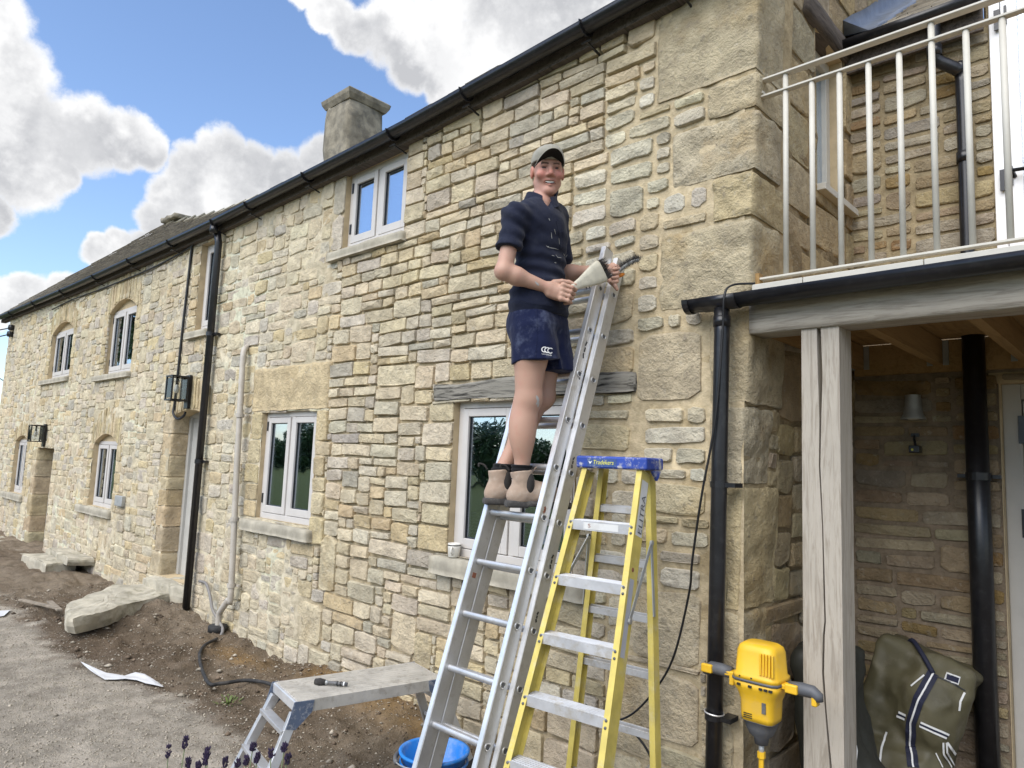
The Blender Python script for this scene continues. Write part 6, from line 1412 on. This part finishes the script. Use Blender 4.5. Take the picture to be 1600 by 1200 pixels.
# ================================================================== THE MAN ON THE LADDER
def U(px, py, off=0.0):                  # a point of the body: where it shows and how far it stands beyond his feet
    r = ray(px, py); h = (-.685 * r[0] + .72 * r[1]); t = (3.43 + off) / h; return r * t + np.array([0, -CD, CH])
def person():
    fd = nrm((.56, .83, 0)); footR = np.array([-2.315, -.565, 1.462]) + fd * .065; footL = np.array([-2.455, -.575, 1.466]) + fd * .065; fs = np.array([fd[1], -fd[0], 0])
    t = thing('person', (-2.38, -.56, 1.455), 'smiling man in cap, navy polo shirt, shorts and tan boots standing on the aluminium ladder', 'person')
    # --- joints
    H = U(856, 267, .02); Fh = nrm((.77, -.64, -.22)); Uh = np.array([0, 0, 1.0]) - Fh * Fh[2]
    Uh = nrm(Uh + .03 * np.cross(Fh, [0, 0, 1])); Xh = np.cross(Uh, Fh); Xh = -np.cross(Fh, Uh) if False else np.cross(Uh, Fh) * 1.0
    if np.dot(Xh, RW[:, 0]) < 0: Xh = -Xh
    MH = np.stack([Xh, Fh, Uh], 1); hl = lambda x, y, z: H + Xh * x + Fh * y + Uh * z
    def he(c, r): return ell(hl(*c), r, MH)
    def hr(a, b, ra, rb): return rcone(hl(*a), hl(*b), ra, rb)
    neck = U(845, 317, .01); T = nrm((.96, .20, 0)); L = np.array([-T[1], T[0], 0.0])
    shR, shL = U(806, 337, -.15), U(868, 335, .20); elR, wrR = U(787, 424, -.20), U(856, 450, -.15); elL, wrL = U(876, 428, .22), U(938, 423, .085)
    chest = U(846, 375, .01); belly = U(844, 440, .01); hips = U(842, 492, .01)
    hipR, hipL = U(832, 505, -.075), U(857, 505, .085); knR, knL = U(825, 622, -.055), U(846, 620, .10)
    anR = footR - fd * .075 + np.array([0, 0, .128]); anL = footL - fd * .075 + np.array([0, 0, .125])
    MT = np.stack([T, L, [0, 0, 1]], 1)
    # --- body (skin): one continuous surface
    h = .0042; f = Field((-2.95, -1.05, 1.44), (-1.80, .05, 3.52), h)
    f.put(ell(chest, (.080, .140, .18), MT)); f.put(ell(belly, (.09, .14, .16), MT), .06); f.put(ell(hips, (.085, .12, .09), MT), .05)
    f.put(rcone(shR, chest + [0, 0, .06], .040, .08), .04); f.put(rcone(shL, chest + [0, 0, .06], .040, .08), .04)
    for a, b, c, k in ((shR, elR, wrR, 0), (shL, elL, wrL, 1)):
        f.put(rcone(a, b, .042, .039), .03); m = b + (c - b) * .28; f.put(rcone(b, m, .037, .040), .02); f.put(rcone(m, c, .040, .026), .03); f.put(ell(b, (.038, .038, .038)), .02)
    for a, b, c in ((hipR, knR, anR), (hipL, knL, anL)):
        ax = nrm(c - b); back = -nrm(np.array([.75, .65, 0]))
        f.put(rcone(a, a + (b - a) * .45, .068, .080), .04); f.put(rcone(a + (b - a) * .40, b, .082, .062), .03); f.put(rcone(b, c, .052, .036), .03); q = b + (c - b) * .36; f.put(ell(q + back * .020, (.060, .060, .13)), .05); f.put(ell(b - back * .022 + np.array([0, 0, .0]), (.040, .040, .048)), .035)
    # neck and head
    f.put(rcone(hl(0, -.042, -.06), neck + [0, 0, -.02], .050, .056), .012); f.put(rcone(neck + [0, 0, -.03], shR, .045, .03), .03); f.put(rcone(neck + [0, 0, -.03], shL, .045, .03), .03)
    f.put(he((0, -.012, .035), (.076, .097, .088)), .02); f.put(he((0, .018, -.035), (.066, .073, .088)), .03)
    for s in (-1, 1): f.put(hr((s * .053, .000, -.064), (s * .013, .064, -.111), .018, .018), .020)
    f.put(he((0, .074, -.110), (.023, .017, .017)), .018)
    for s in (-1, 1):
        f.put(he((s * .043, .066, -.032), (.026, .024, .022)), .018)
        f.put(he((s * .080, -.010, -.012), (.010, .020, .032)), .008); f.put(he((s * .091, -.004, -.010), (.006, .010, .018)), .006, True)
    f.put(hr((-.036, .080, .024), (.036, .080, .024), .011, .011), .016)
    for s in (-1, 1): f.put(he((s * .031, .099, .001), (.018, .015, .011)), .010, True)
    for s in (-1, 1): f.put(he((s * .031, .0775, .0085), (.018, .0125, .0058)), .003); f.put(he((s * .031, .0775, -.0090), (.017, .0120, .0050)), .003)
    f.put(hr((0, .086, .012), (0, .108, -.030), .0085, .0130), .012)
    for s in (-1, 1): f.put(he((s * .0145, .096, -.036), (.0090, .0100, .0075)), .006)
    f.put(hr((-.030, .074, -.060), (0, .090, -.0615), .0055, .0060), .006); f.put(hr((.030, .074, -.060), (0, .090, -.0615), .0055, .0060), .006)
    f.put(hr((-.028, .074, -.064), (0, .087, -.0840), .0055, .0065), .006); f.put(hr((.028, .074, -.064), (0, .087, -.0840), .0055, .0065), .006)
    f.put(he((0, .090, -.0705), (.0290, .024, .0078)), .003, True)
    # hands
    def hand(wr, palm, knu, thumb, rot, sc=1.0):
        f.put(rcone(wr, palm, .026, .030), .015)
        f.put(rbox(palm, rot[1], rot[0], .014), .02)
        for P in knu:
            R = [.0108, .0100, .0092, .0085]
            for a, b, r0, r1 in zip(P[:-1], P[1:], R[:-1], R[1:]): f.put(rcone(a, b, r0 * sc, r1 * sc), .004)
            f.put(rcone(palm, P[0], .013, .0115), .010)
        for a, b, r0, r1 in zip(thumb[:-1], thumb[1:], (.017, .0125, .0105), (.0125, .0105, .0090)): f.put(rcone(a, b, r0, r1), .006)
    pr = U(869, 456, -.145); d1 = nrm(U(882, 459, -.14) - wrR); up = np.array([0, 0, 1.0]); d3 = nrm(np.cross(d1, up)); d2 = np.cross(d3, d1); Mr = np.stack([d1, d2, d3], 1)
    kn = []
    for i in range(4):
        kn.append([U(880 - 1.2 * i, 445 + 7.2 * i, -.165), U(894 - 2.2 * i, 449 + 7.0 * i, -.165), U(899.5 - 2.6 * i, 453 + 6.6 * i, -.130), U(890 - 2.4 * i, 455 + 6.4 * i, -.108)])
    hand(wrR, pr, kn, [U(866, 442, -.14), U(878, 440, -.135), U(889, 441, -.130), U(899, 445, -.130)], (Mr, (.045, .038, .019)))
    pl = U(951, 424, .10); d1 = nrm(pl - wrL); d3 = nrm(np.cross(d1, up)); d2 = np.cross(d3, d1); Ml = np.stack([d1, d2, d3], 1); kl = []
    for i in range(4):
        kl.append([U(957, 414 + 7.0 * i, .105), U(966 - .6 * i, 417 + 7.0 * i, .085), U(967 - 1.0 * i, 419.5 + 6.8 * i, .050), U(959 - 1.2 * i, 420.5 + 6.8 * i, .038)])
    hand(wrL, pl, kl, [U(948, 432, .085), U(955, 441, .06), U(961, 447, .05), U(964, 452, .05)], (Ml, (.040, .036, .017)))
    V, F = f.mesh()
    q = (V - H) @ MH; C = np.tile(np.array([0.46, 0.28, 0.205]), (len(V), 1)); hm = (np.linalg.norm(q, axis=1) < .19)
    C[hm] = [0.48, 0.270, 0.205]
    def paint(mask_w, col):
        w = np.clip(mask_w, 0, 1)[:, None]; C[:] = C * (1 - w) + np.array(col) * w
    for s in (-1, 1): paint(np.exp(-((q - [s * .042, .075, -.030]) ** 2).sum(1) / .022 ** 2 / 1.2) * .9, (.52, .165, .13))
    paint(np.exp(-((q - [0, .112, -.028]) ** 2).sum(1) / .018 ** 2) * .7, (.50, .16, .115)); paint(np.exp(-((q - [0, .07, -.108]) ** 2).sum(1) / .03 ** 2) * .5, (.46, .20, .14))
    paint((np.abs(q[:, 0]) > .074) * (np.abs(q[:, 2] + .01) < .04) * hm * .6, (.50, .17, .12))
    lip = (np.abs(q[:, 0]) < .031) & (q[:, 1] > .072) & (q[:, 2] > -.091 + 30 * 0) & (q[:, 2] < -.054)
    dl = np.minimum(np.abs(q[:, 2] + .0605 - 4 * q[:, 0] ** 2 * 1), np.abs(q[:, 2] + .083 - 22 * q[:, 0] ** 2)); paint(lip * np.clip(1.35 - dl / .0050, 0, 1) * .42, (.42, .12, .10))
    cav = (np.abs(q[:, 0]) < .030) & (np.abs(q[:, 2] + .0712) < .0075) & (q[:, 1] > .05) & (q[:, 1] < .0775); paint(cav * 1.0, (.05, .015, .012))
    bz = .0185 + .003 * (1 - ((np.abs(q[:, 0]) - .030) / .02) ** 2); br = (np.abs(q[:, 0]) > .012) & (np.abs(q[:, 0]) < .048) & (q[:, 1] > .05); paint(br * np.clip(1.4 - np.abs(q[:, 2] - bz) / .0042, 0, 1) * 1.0, (.045, .027, .017))
    for s in (-1, 1): paint(np.exp(-(((q - [s * .031, .082, .001]) / [.021, .02, .011]) ** 2).sum(1)) * .7, (.17, .075, .058))  # soft shade of the eye sockets painted into the skin
    paint((q[:, 2] < -.05) * (q[:, 1] > .02) * hm * np.clip(.5 + .5 * fbm(q, 60, 2, 3), 0, 1) * .14, (.20, .12, .09))
    body = mesh_obj('body', V, F, 'skin', t, True, C)
    sk = Skin(V, F)
    for s in (-1, 1): m = MB(); m.lathe([(.0 + .0118 * math.sin(a), -.0118 * math.cos(a)) for a in np.linspace(0, math.pi, 9)], hl(s * .031, .0745, .0), 16, Fh); m.build('eye', 'eye', body, smooth=True)
    m = MB(); n = 14; TV = []
    for k in range(n + 1):
        x = -.0265 + .053 * k / n; y = .0835 - 11 * x * x; TV += [hl(x, y, -.0615 + 4 * x * x), hl(x, y + .001, -.0735 + 9 * x * x)]
    m.add(TV, [[2 * k, 2 * k + 2, 2 * k + 3, 2 * k + 1] for k in range(n)]); m.build('teeth', 'teeth', body, smooth=True)
    # hair
    f = Field(H - .16, H + .16, .004); f.put(he((0, -.013, .033), (.0795, .1000, .090)), .0); f.put(he((0, .150, -.02), (.105, .120, .14)), .01, True); f.cut(hl(0, 0, .055), Uh); f.cut(hl(0, 0, -.055), -Uh)
    V, F = f.mesh(); mesh_obj('hair', V, F, 'hair', t, True)
    # cap: dome, band, peak
    f = Field(H - .2, H + .2, .004); f.put(he((0, -.010, .040), (.0855, .107, .088)), 0); f.put(he((0, .055, .075), (.060, .050, .042)), .03); f.cut(hl(0, .0, .030), nrm(-Uh + Fh * .12)); f.put(he((0, -.02, .127), (.008, .008, .004)), .003)
    f.wrinkle(lambda P: .0016 * np.cos(6 * np.arctan2(*( ((P - H) @ MH)[:, :2].T))) ** 20 * -1 + .002 * fbm(P, 16, 2, 5))
    V, F = f.mesh(); cap = mesh_obj('cap', V, F, 'cap_cloth', t, True)
    nu, nv = 20, 9; G = []
    for lay_, dz in ((0, 0.0), (1, .0042)):
        for i in range(nu + 1):
            u = -1 + 2 * i / nu
            for j in range(nv + 1):
                v = j / nv; w = math.sqrt(max(0, 1 - (abs(u) ** 2.6))); x = .077 * u * (1 - .04 * v); y = .022 + .078 * math.sqrt(max(0, 1 - u * u * .98)) + .070 * v * w; z = .047 + .050 * v * w - .040 * u * u - .020 * v * v * w; G.append(hl(x, y, z + dz))
    n1 = (nu + 1) * (nv + 1); idx = lambda l, i, j: l * n1 + i * (nv + 1) + j
    lo = [[idx(0, i, j), idx(0, i + 1, j), idx(0, i + 1, j + 1), idx(0, i, j + 1)] for i in range(nu) for j in range(nv)]; hi = [[idx(1, i, j), idx(1, i, j + 1), idx(1, i + 1, j + 1), idx(1, i + 1, j)] for i in range(nu) for j in range(nv)]
    rim = [[idx(0, i, nv), idx(0, i + 1, nv), idx(1, i + 1, nv), idx(1, i, nv)] for i in range(nu)]
    mesh_obj('peak', G, hi + rim, 'cap_cloth', cap, True); mesh_obj('peak_lining', [np.array(p) - Uh * .0006 for p in G[:n1]], lo, 'cap_under', cap, True)
    # polo shirt
    hgt = .0055; f = Field((-2.80, -.95, 2.25), (-2.0, -.02, 3.30), hgt)
    f.put(ell(chest, (.114, .170, .20), MT)); f.put(ell(belly + L * .0, (.113, .160, .17), MT), .07); f.put(ell(hips + [0, 0, .035], (.137, .180, .14), MT), .07)
    f.put(rcone(shR + [0, 0, -.01], chest + [0, 0, .05], .064, .105), .05); f.put(rcone(shL + [0, 0, -.01], chest + [0, 0, .05], .062, .105), .05); f.put(rcone(neck + [0, 0, -.030], shR + [0, 0, .0], .062, .050), .05); f.put(rcone(neck + [0, 0, -.030], shL + [0, 0, .0], .062, .050), .05); f.put(rcone(neck + [0, 0, -.02], hl(0, -.028, -.095), .066, .063), .02)
    for a, b in ((shR, elR), (shL, elL)):
        e = a + (b - a) * .60; f.put(rcone(a + [0, 0, -.008], e + (b - a) * .12, .060, .068), .03); f.put(rcone(e + (b - a) * .10, e + (b - a) * .6, .13, .16), .0, True) if False else None
    eR = shR + (elR - shR) * .62; eL = shL + (elL - shL) * .62
    # sleeve hems and the shirt hem
    nR = nrm(elR - shR)
    def sleeve_cut(X, Y, Z):
        dd = (X - eR[0]) * nR[0] + (Y - eR[1]) * nR[1] + (Z - eR[2]) * nR[2]; rad_ = np.sqrt(np.maximum((X - eR[0]) ** 2 + (Y - eR[1]) ** 2 + (Z - eR[2]) ** 2 - dd ** 2, 0)); return np.maximum(-dd, np.maximum(rad_ - .105, dd - .14))
    f.put((sleeve_cut, eR - .16, eR + .16), .0, True)
    f.cut(U(842, 500, 0) + [0, 0, 0], nrm((.12, .10, -1)))
    ncut = hl(0, -.01, -.075); f.put(rcone(hl(0, -.010, -.060), neck + T * .012 + [0, 0, .035], .064, .057), .008, True)
    vN = nrm(nrm((.90, -.42, 0))); f.put(rcone(neck + vN * .035 + [0, 0, .035], neck + vN * .115 + [0, 0, -.075], .040, .010), .008, True)
    def wr(P):
        w = .0085 * fbm(P * np.array([1, 1, 1.5]), 7, 3, 71); q = P[:, 2] - belly[2]; w += .007 * np.exp(-(q / .16) ** 2) * np.sin(q * 95 + 9 * ((P - belly) @ T)); w += .006 * np.exp(-(((P - shR) ** 2).sum(1)) / .012) * np.sin(((P - shR) @ nrm((.6, .3, 1))) * 110)
        return w
    f.wrinkle(wr); V, F = f.mesh(); polo = mesh_obj('polo_shirt', V, F, 'polo_cloth', t, True); ps = Skin(V, F)
    # collar
    cc = neck + np.array([0, 0, .036]); tilt = nrm(hl(0, -.03, -.06) - neck)
    a0 = math.atan2(vN[1], vN[0]); m = MB(); n = 32; V = []
    for i in range(n + 1):
        q = -1 + 2 * i / n; a = a0 + math.pi + q * (math.pi - .30); e = abs(q); d = np.array([math.cos(a), math.sin(a), 0]); ef = max(0, e - .55) / .45
        drop = -.012 * e - .030 * ef ** 1.5; fl = .012 + .018 * ef
        V += [cc + d * .0690 + [0, 0, .012 + drop], cc + d * .0750 + [0, 0, .016 + drop], cc + d * (.0785 + fl) + [0, 0, -.026 - .022 * ef + drop], cc + d * (.0735 + fl) + [0, 0, -.030 - .022 * ef + drop]]
    m.add(V, [[4 * i + k, 4 * i + (k + 1) % 4, 4 * i + 4 + (k + 1) % 4, 4 * i + 4 + k] for i in range(n) for k in range(4)] + [[0, 1, 2, 3], [4 * n + 3, 4 * n + 2, 4 * n + 1, 4 * n]]); m.build('collar', 'polo_cloth', polo, bevel=.002)
    ps.strip([(872, 345), (876, 366), (877, 388)], .026, 'placket', 'polo_cloth', polo, .001, th=.003)
    rg = np.random.default_rng(6)
    for pts, w in (((857, 341), (859, 345)), .006), (((861, 363), (862, 373)), .005), (((866, 358), (868, 366)), .004), (((853, 384), (858, 387), (866, 388), (872, 390)), .005), (((855, 385), (857, 386)), .012), (((862, 399), (866, 400)), .006), (((868, 398), (871, 402), (877, 403)), .005), (((880, 396), (882, 400)), .005), (((873, 372), (874, 382)), .003), (((884, 402), (886, 398)), .004), (((876, 352), (877, 356)), .003), (((866, 410), (869, 411)), .006):
        ps.strip(list(pts), w * .6, 'paint_splash', 'paint_splash', polo, .0012, 4, .0006, True)
    ps.strip([(772, 384), (785, 388), (800, 393), (815, 397)], .004, 'sleeve_seam', 'polo_cloth', polo, .0, th=.002)
    ps.strip([(803, 468), (830, 474), (860, 478), (889, 484)], .004, 'hem_seam', 'polo_cloth', polo, .0, th=.002)
    # shorts
    f = Field((-2.80, -.95, 2.02), (-2.0, -.02, 2.62), .0055)
    f.put(ell(hips + [0, 0, -.01], (.118, .165, .12), MT)); gR = U(840, 585, -.055); gL = U(868, 606, .085)
    f.put(rcone(hipR + [0, 0, -.03], gR, .104, .126), .05); f.put(rcone(hipL + [0, 0, -.03], gL, .102, .112), .04); f.put(ell(hips - T * .06 + [0, 0, -.06], (.10, .13, .11), MT), .05)
    cR = U(841, 565, -.055); 
    f2 = None
    def hem(c, n_, side):
        def fn(X, Y, Z):
            dd = (X - c[0]) * n_[0] + (Y - c[1]) * n_[1] + (Z - c[2]) * n_[2]; s_ = (X - (hipR[0] + hipL[0]) / 2) * L[0] + (Y - (hipR[1] + hipL[1]) / 2) * L[1]; return np.maximum(-dd, s_ if side < 0 else -s_)
        return fn, c - .3, c + .3
    f.put(hem(cR, nrm((.10, .12, -1)), -1), .004, True); f.put(hem(U(868, 582, .085), nrm((.05, .10, -1)), 1), .004, True); f.cut(hips + [0, 0, .045], (0, 0, 1))
    f.wrinkle(lambda P: .010 * fbm(P * np.array([1, 1, .55]), 8, 3, 81) + .005 * np.sin(P[:, 2] * 60 + 30 * (P @ T)) * np.clip(fbm(P, 6, 2, 83), 0, 1))
    V, F = f.mesh(); sh = mesh_obj('shorts', V, F, 'shorts_cloth', t, True); ss = Skin(V, F)
    ss.strip([(838, 484), (839, 510), (838, 540), (836, 560)], .004, 'side_seam', 'shorts_cloth', sh, .0, th=.0022)
    # three interlocking C shapes with a line of lettering under them
    for k in range(3):
        cx_, cy_ = 850.5 + 4.6 * k, 546.2 + .9 * k; ss.strip([(cx_ + 4.2 * math.cos(a), cy_ + 4.0 * math.sin(a)) for a in np.linspace(-.75, -5.45, 10)], .0046, 'logo', 'letter_white', sh, .0018, 2, .0006)
    p0, p1 = ss.seen(846, 551.5, .002), ss.seen(862, 554.5, .002)
    if p0 is not None and p1 is not None:
        r_ = (p1 - p0); u_ = Vector((0, 0, 1)); text_mesh('logo_lettering', 'CANTERBURY', 'letter_white', sh, p0 + u_ * -.007 + (EYE - p0).normalized() * .004, r_, u_, .0065, r_.length)
    # socks and boots
    for nm, ft, an in (('boot', footR, anR), ('boot', footL, anL)):
        f = Field(ft - [.26, .26, .05], ft + [.26, .26, .30], .0042); z = np.array([0, 0, 1.0]); Mf = np.stack([fd, fs, z], 1); P = lambda a, s, hh: ft + fd * a + fs * s + z * hh
        f.put(ell(P(-.095, 0, .045), (.050, .040, .050), Mf)); f.put(rcone(P(-.06, 0, .05), P(.09, 0, .045), .048, .045), .03); f.put(ell(P(.115, .004, .035), (.062, .049, .040), Mf), .02); f.put(rcone(P(-.062, 0, .07), an + z * .035, .050, .056), .03); f.put(ell(P(.02, 0, .07), (.075, .040, .042), Mf), .04)
        f.cut(ft + z * .004, -z); f.cut(an + z * .034 - fd * .0, nrm(z - fd * .12)); f.wrinkle(lambda Q: .0035 * fbm(Q, 17, 3, 91))
        V, F = f.mesh(); bt = mesh_obj('boot', V, F, 'boot_leather', t, True)
        f = Field(ft - [.26, .26, .05], ft + [.26, .26, .12], .0042); f.put(rbox(P(-.085, 0, .004), (.060, .046, .017), Mf, .012)); f.put(rbox(P(.07, .002, .004), (.105, .052, .017), Mf, .014), .02); f.put(ell(P(.115, .003, .004), (.068, .056, .021), Mf), .01); f.put(rbox(P(-.005, 0, -.012), (.035, .07, .007), Mf, .003), .006, True)
        V, F = f.mesh(); mesh_obj('sole', V, F, 'boot_sole', bt, True)
        f = Field(ft - [.2, .2, .0], ft + [.2, .2, .26], .004); f.put(ell(P(-.040, .034, .100), (.026, .025, .058), Mf)); f.put(ell(P(-.040, -.034, .100), (.026, .025, .058), Mf), 0); f.cut(an + z * .036, z)
        V, F = f.mesh(); mesh_obj('elastic_panel', V, F, 'elastic', bt, True)
        for s in (-.058, .058):
            lp = an + z * .032 + fd * s; m = MB(); P5 = [lp, lp + z * .022 + fd * s * .3, lp + z * .028 + fd * s * .75, lp + z * .012 + fd * s * .75]; m.tube(bez(P5, 5), .0045, 7); m.build('pull_tab', 'boot_leather' if s > 0 else 'elastic', bt, smooth=True)
        f = Field(an - [.12, .12, .06], an + [.12, .12, .16], .0042); top = an + (np.array((knR if ft is footR else knL)) - an) * .15; f.put(rcone(an + z * .0, top, .046, .050)); f.cut(top + z * .004, nrm(z)); f.wrinkle(lambda Q: .0030 * np.sin(Q[:, 2] * 300) + .003 * fbm(Q, 20, 2, 95))
        V, F = f.mesh(); mesh_obj('sock', V, F, 'sock_wool', t, True)
    sk2 = sk.seen(844, 620, .001)
    for pts, w in ((((838, 618), (841, 626), (838, 632)), .014), (((842, 628), (840, 636)), .010), (((836, 440), (842, 446)), .010)): sk.strip(list(pts), w, 'mortar_smear', 'paint_splash', body, .0006, 4, .0004, True)
    # what he holds
    def brush():
        a, b = U(889, 453, -.140), U(941, 423, -.050); ax = nrm(b - a); up = nrm(np.array([0, 0, 1.0]) - ax * ax[2]); sd = np.cross(ax, up); Lb = np.linalg.norm(b - a)
        o = thing('mason_brush', tuple(a), 'broad white handled brush with stiff black bristles held in his right hand', 'brush'); m = MB()
        secs = [(-.16, .010, .011), (-.08, .012, .012), (.0, .013, .012), (.35, .026, .013), (.75, .050, .015), (.97, .058, .015), (1.0, .053, .013)]; V = []
        for s, w, th in secs:
            c = a + ax * (Lb * s)
            for k in range(16): q = 2 * math.pi * k / 16; ca, sa = math.cos(q), math.sin(q); r = (abs(ca) ** 4 + abs(sa) ** 4) ** -.25; V.append(c + up * (w * ca * r) + sd * (th * sa * r))
        F = [[16 * i + k, 16 * i + (k + 1) % 16, 16 * i + 16 + (k + 1) % 16, 16 * i + 16 + k] for i in range(len(secs) - 1) for k in range(16)] + [list(range(16))[::-1], list(range(16 * (len(secs) - 1), 16 * len(secs)))]
        m.add(V, F); m.build('handle', 'brush_handle', o, smooth=True)
        m = MB(); rg = np.random.default_rng(8)
        away = sd if np.dot(sd, Fh) < 0 else -sd
        for k in range(420):
            s = rg.uniform(.45, 1.0); w = rg.uniform(-1, 1) * (.020 + .028 * s); c = a + ax * (Lb * s) + up * w + away * .012; d = nrm(away * 1.0 + ax * (.55 + .6 * (s - .5)) + up * (rg.normal() * .10 - .25) + sd * rg.normal() * .06); l = rg.uniform(.045, .066); r = .0020
            e = nrm(np.cross(d, up)); g = np.cross(d, e); m.add([c + e * r, c - e * r * .5 + g * r, c - e * r * .5 - g * r, c + d * l], [[0, 1, 3], [1, 2, 3], [2, 0, 3]])
        for k in range(260):
            w = rg.uniform(-1, 1) * .052; c = b + up * w + away * rg.uniform(-.006, .016); d = nrm(ax + away * rg.uniform(.1, .7) + up * rg.normal() * .07); l = rg.uniform(.060, .082); r = .0022; e = nrm(np.cross(d, up)); g = np.cross(d, e); m.add([c + e * r, c - e * r * .5 + g * r, c - e * r * .5 - g * r, c + d * l], [[0, 1, 3], [1, 2, 3], [2, 0, 3]])
        m.build('bristles', 'bristle', o, kind='stuff')
    brush()
    def wire_brush():
        o = thing('wire_brush', tuple(U(965, 425, .06)), 'curved black wire brush with a bare metal back held in his left hand', 'brush')
        P = [U(955, 432, .06), U(966, 424, .055), U(976, 416, .055), (U(988, 409, .06)), U(998, 406, .065)]
        m = MB(); m.tube(bez(P, 5), [.010] * 21, 8); m.build('back', 'galvanised', o, smooth=True)
        rg = np.random.default_rng(12); m = MB(); B = bez(P[1:], 8); up = Vector((0, 0, 1))
        for c in B:
            for k in range(26):
                d = (up + Vector(rg.normal(size=3)) * .22 + Vector(RW[:, 0]) * -.25).normalized(); l = rg.uniform(.018, .030); q = Vector(c) + Vector(rg.normal(size=3)) * .008; e = Vector((1, 0, 0)) * .0014; g = Vector((0, 1, 0)) * .0014; m.add([q + e, q - e + g, q - g, q + d * l], [[0, 1, 3], [1, 2, 3], [2, 0, 3]])
        m.build('bristles', 'bristle', o, kind='stuff')
        m = MB(); m.tube([U(962, 433, .065), U(972, 429, .07), U(975, 428, .075)], [.010, .011, .006], 8); m.build('grip', 'orange_plastic', o, smooth=True)
    wire_brush()
person()

# ================================================================== TREES BEYOND AND ACROSS THE LANE (seen at the edge and in the window panes)
def crown(mb, c, r, n, rg, leaf=0.30):
    d = rg.normal(size=(n, 3)); d /= np.linalg.norm(d, axis=1, keepdims=True); q = c + d * r * (rg.random((n, 1)) ** .4)
    a = rg.normal(size=(n, 3)); a /= np.linalg.norm(a, axis=1, keepdims=True); b = np.cross(a, rg.normal(size=(n, 3))); b /= np.linalg.norm(b, axis=1, keepdims=True); s = leaf * rg.uniform(.5, 1.2, (n, 1))
    V = np.stack([q - a * s - b * s * .4, q + a * s * .2 - b * s * .6, q + a * s, q + b * s * .6], 1).reshape(-1, 3); k = len(mb.v)
    mb.v += [tuple(p) for p in V.tolist()]; mb.f += [[k + 4 * i, k + 4 * i + 1, k + 4 * i + 2, k + 4 * i + 3] for i in range(n)]
def tree(x, y, h, sp, label, seed, leaf=.30, n=900, z0=.25):
    rg = np.random.default_rng(seed); t = thing('tree', (x, y, 0), label, 'tree', 'trees across the lane'); m = MB()
    m.tube(bez([(x, y, -.1), (x + .1, y, h * .3), (x - .1, y + .1, h * .6), (x, y, h * .85)], 4), [.16 * h / 6 * (1 - .8 * k / 12) for k in range(13)], 8)
    for k in range(6):
        a = rg.uniform(0, 6.28); z = h * rg.uniform(.3, .7); m.tube([(x, y, z), (x + math.cos(a) * sp * .5, y + math.sin(a) * sp * .5, z + h * .15), (x + math.cos(a) * sp * .85, y + math.sin(a) * sp * .85, z + h * .22)], [.05 * h / 6, .03 * h / 6, .012 * h / 6], 5)
    m.build('trunk', 'bark', t, smooth=True); m = MB()
    for k in range(16):
        a = rg.uniform(0, 6.28); rr = sp * math.sqrt(rg.random()) * .75; z = h * rg.uniform(z0, .92); crown(m, np.array([x + rr * math.cos(a), y + rr * math.sin(a), z]), np.array([sp * .36, sp * .36, h * .13]) * rg.uniform(.7, 1.2), n // 16, rg, leaf)
    m.build('crown', 'leaf', t)
def trees():
    rg = np.random.default_rng(77)
    tree(-22.5, -3.4, 9.5, 2.5, 'tall tree standing across the lane left of the cottage, mirrored in the far windows', 1, .22, 1500)
    tree(-29.0, -4.6, 9.5, 3.0, 'broad tree farther down the lane, mirrored in the far windows', 2, .25, 1300)
    tree(-24.0, 2.6, 4.6, 1.9, 'dark tree just beyond the far end of the cottage', 3, .20, 1500, .1)
    m = MB(); m2 = MB()
    for k in range(120):
        x = -190 + 1.9 * k + rg.uniform(-.4, .4); y = -36 + rg.uniform(-2, 2); h = rg.uniform(2.6, 4.0) + 1.5 * max(0, math.sin(k * .5)) ** 3
        for q in range(3): crown(m, np.array([x, y + rg.uniform(-.6, .6), h * (.25 + .28 * q)]), np.array([2.3, 1.3, h * .26]), 560, rg, .19)
    tag(m.build('hedge', 'leaf', None, kind='stuff'), 'tall field hedge across the lane, mirrored in the lower windows', 'hedge')
trees()
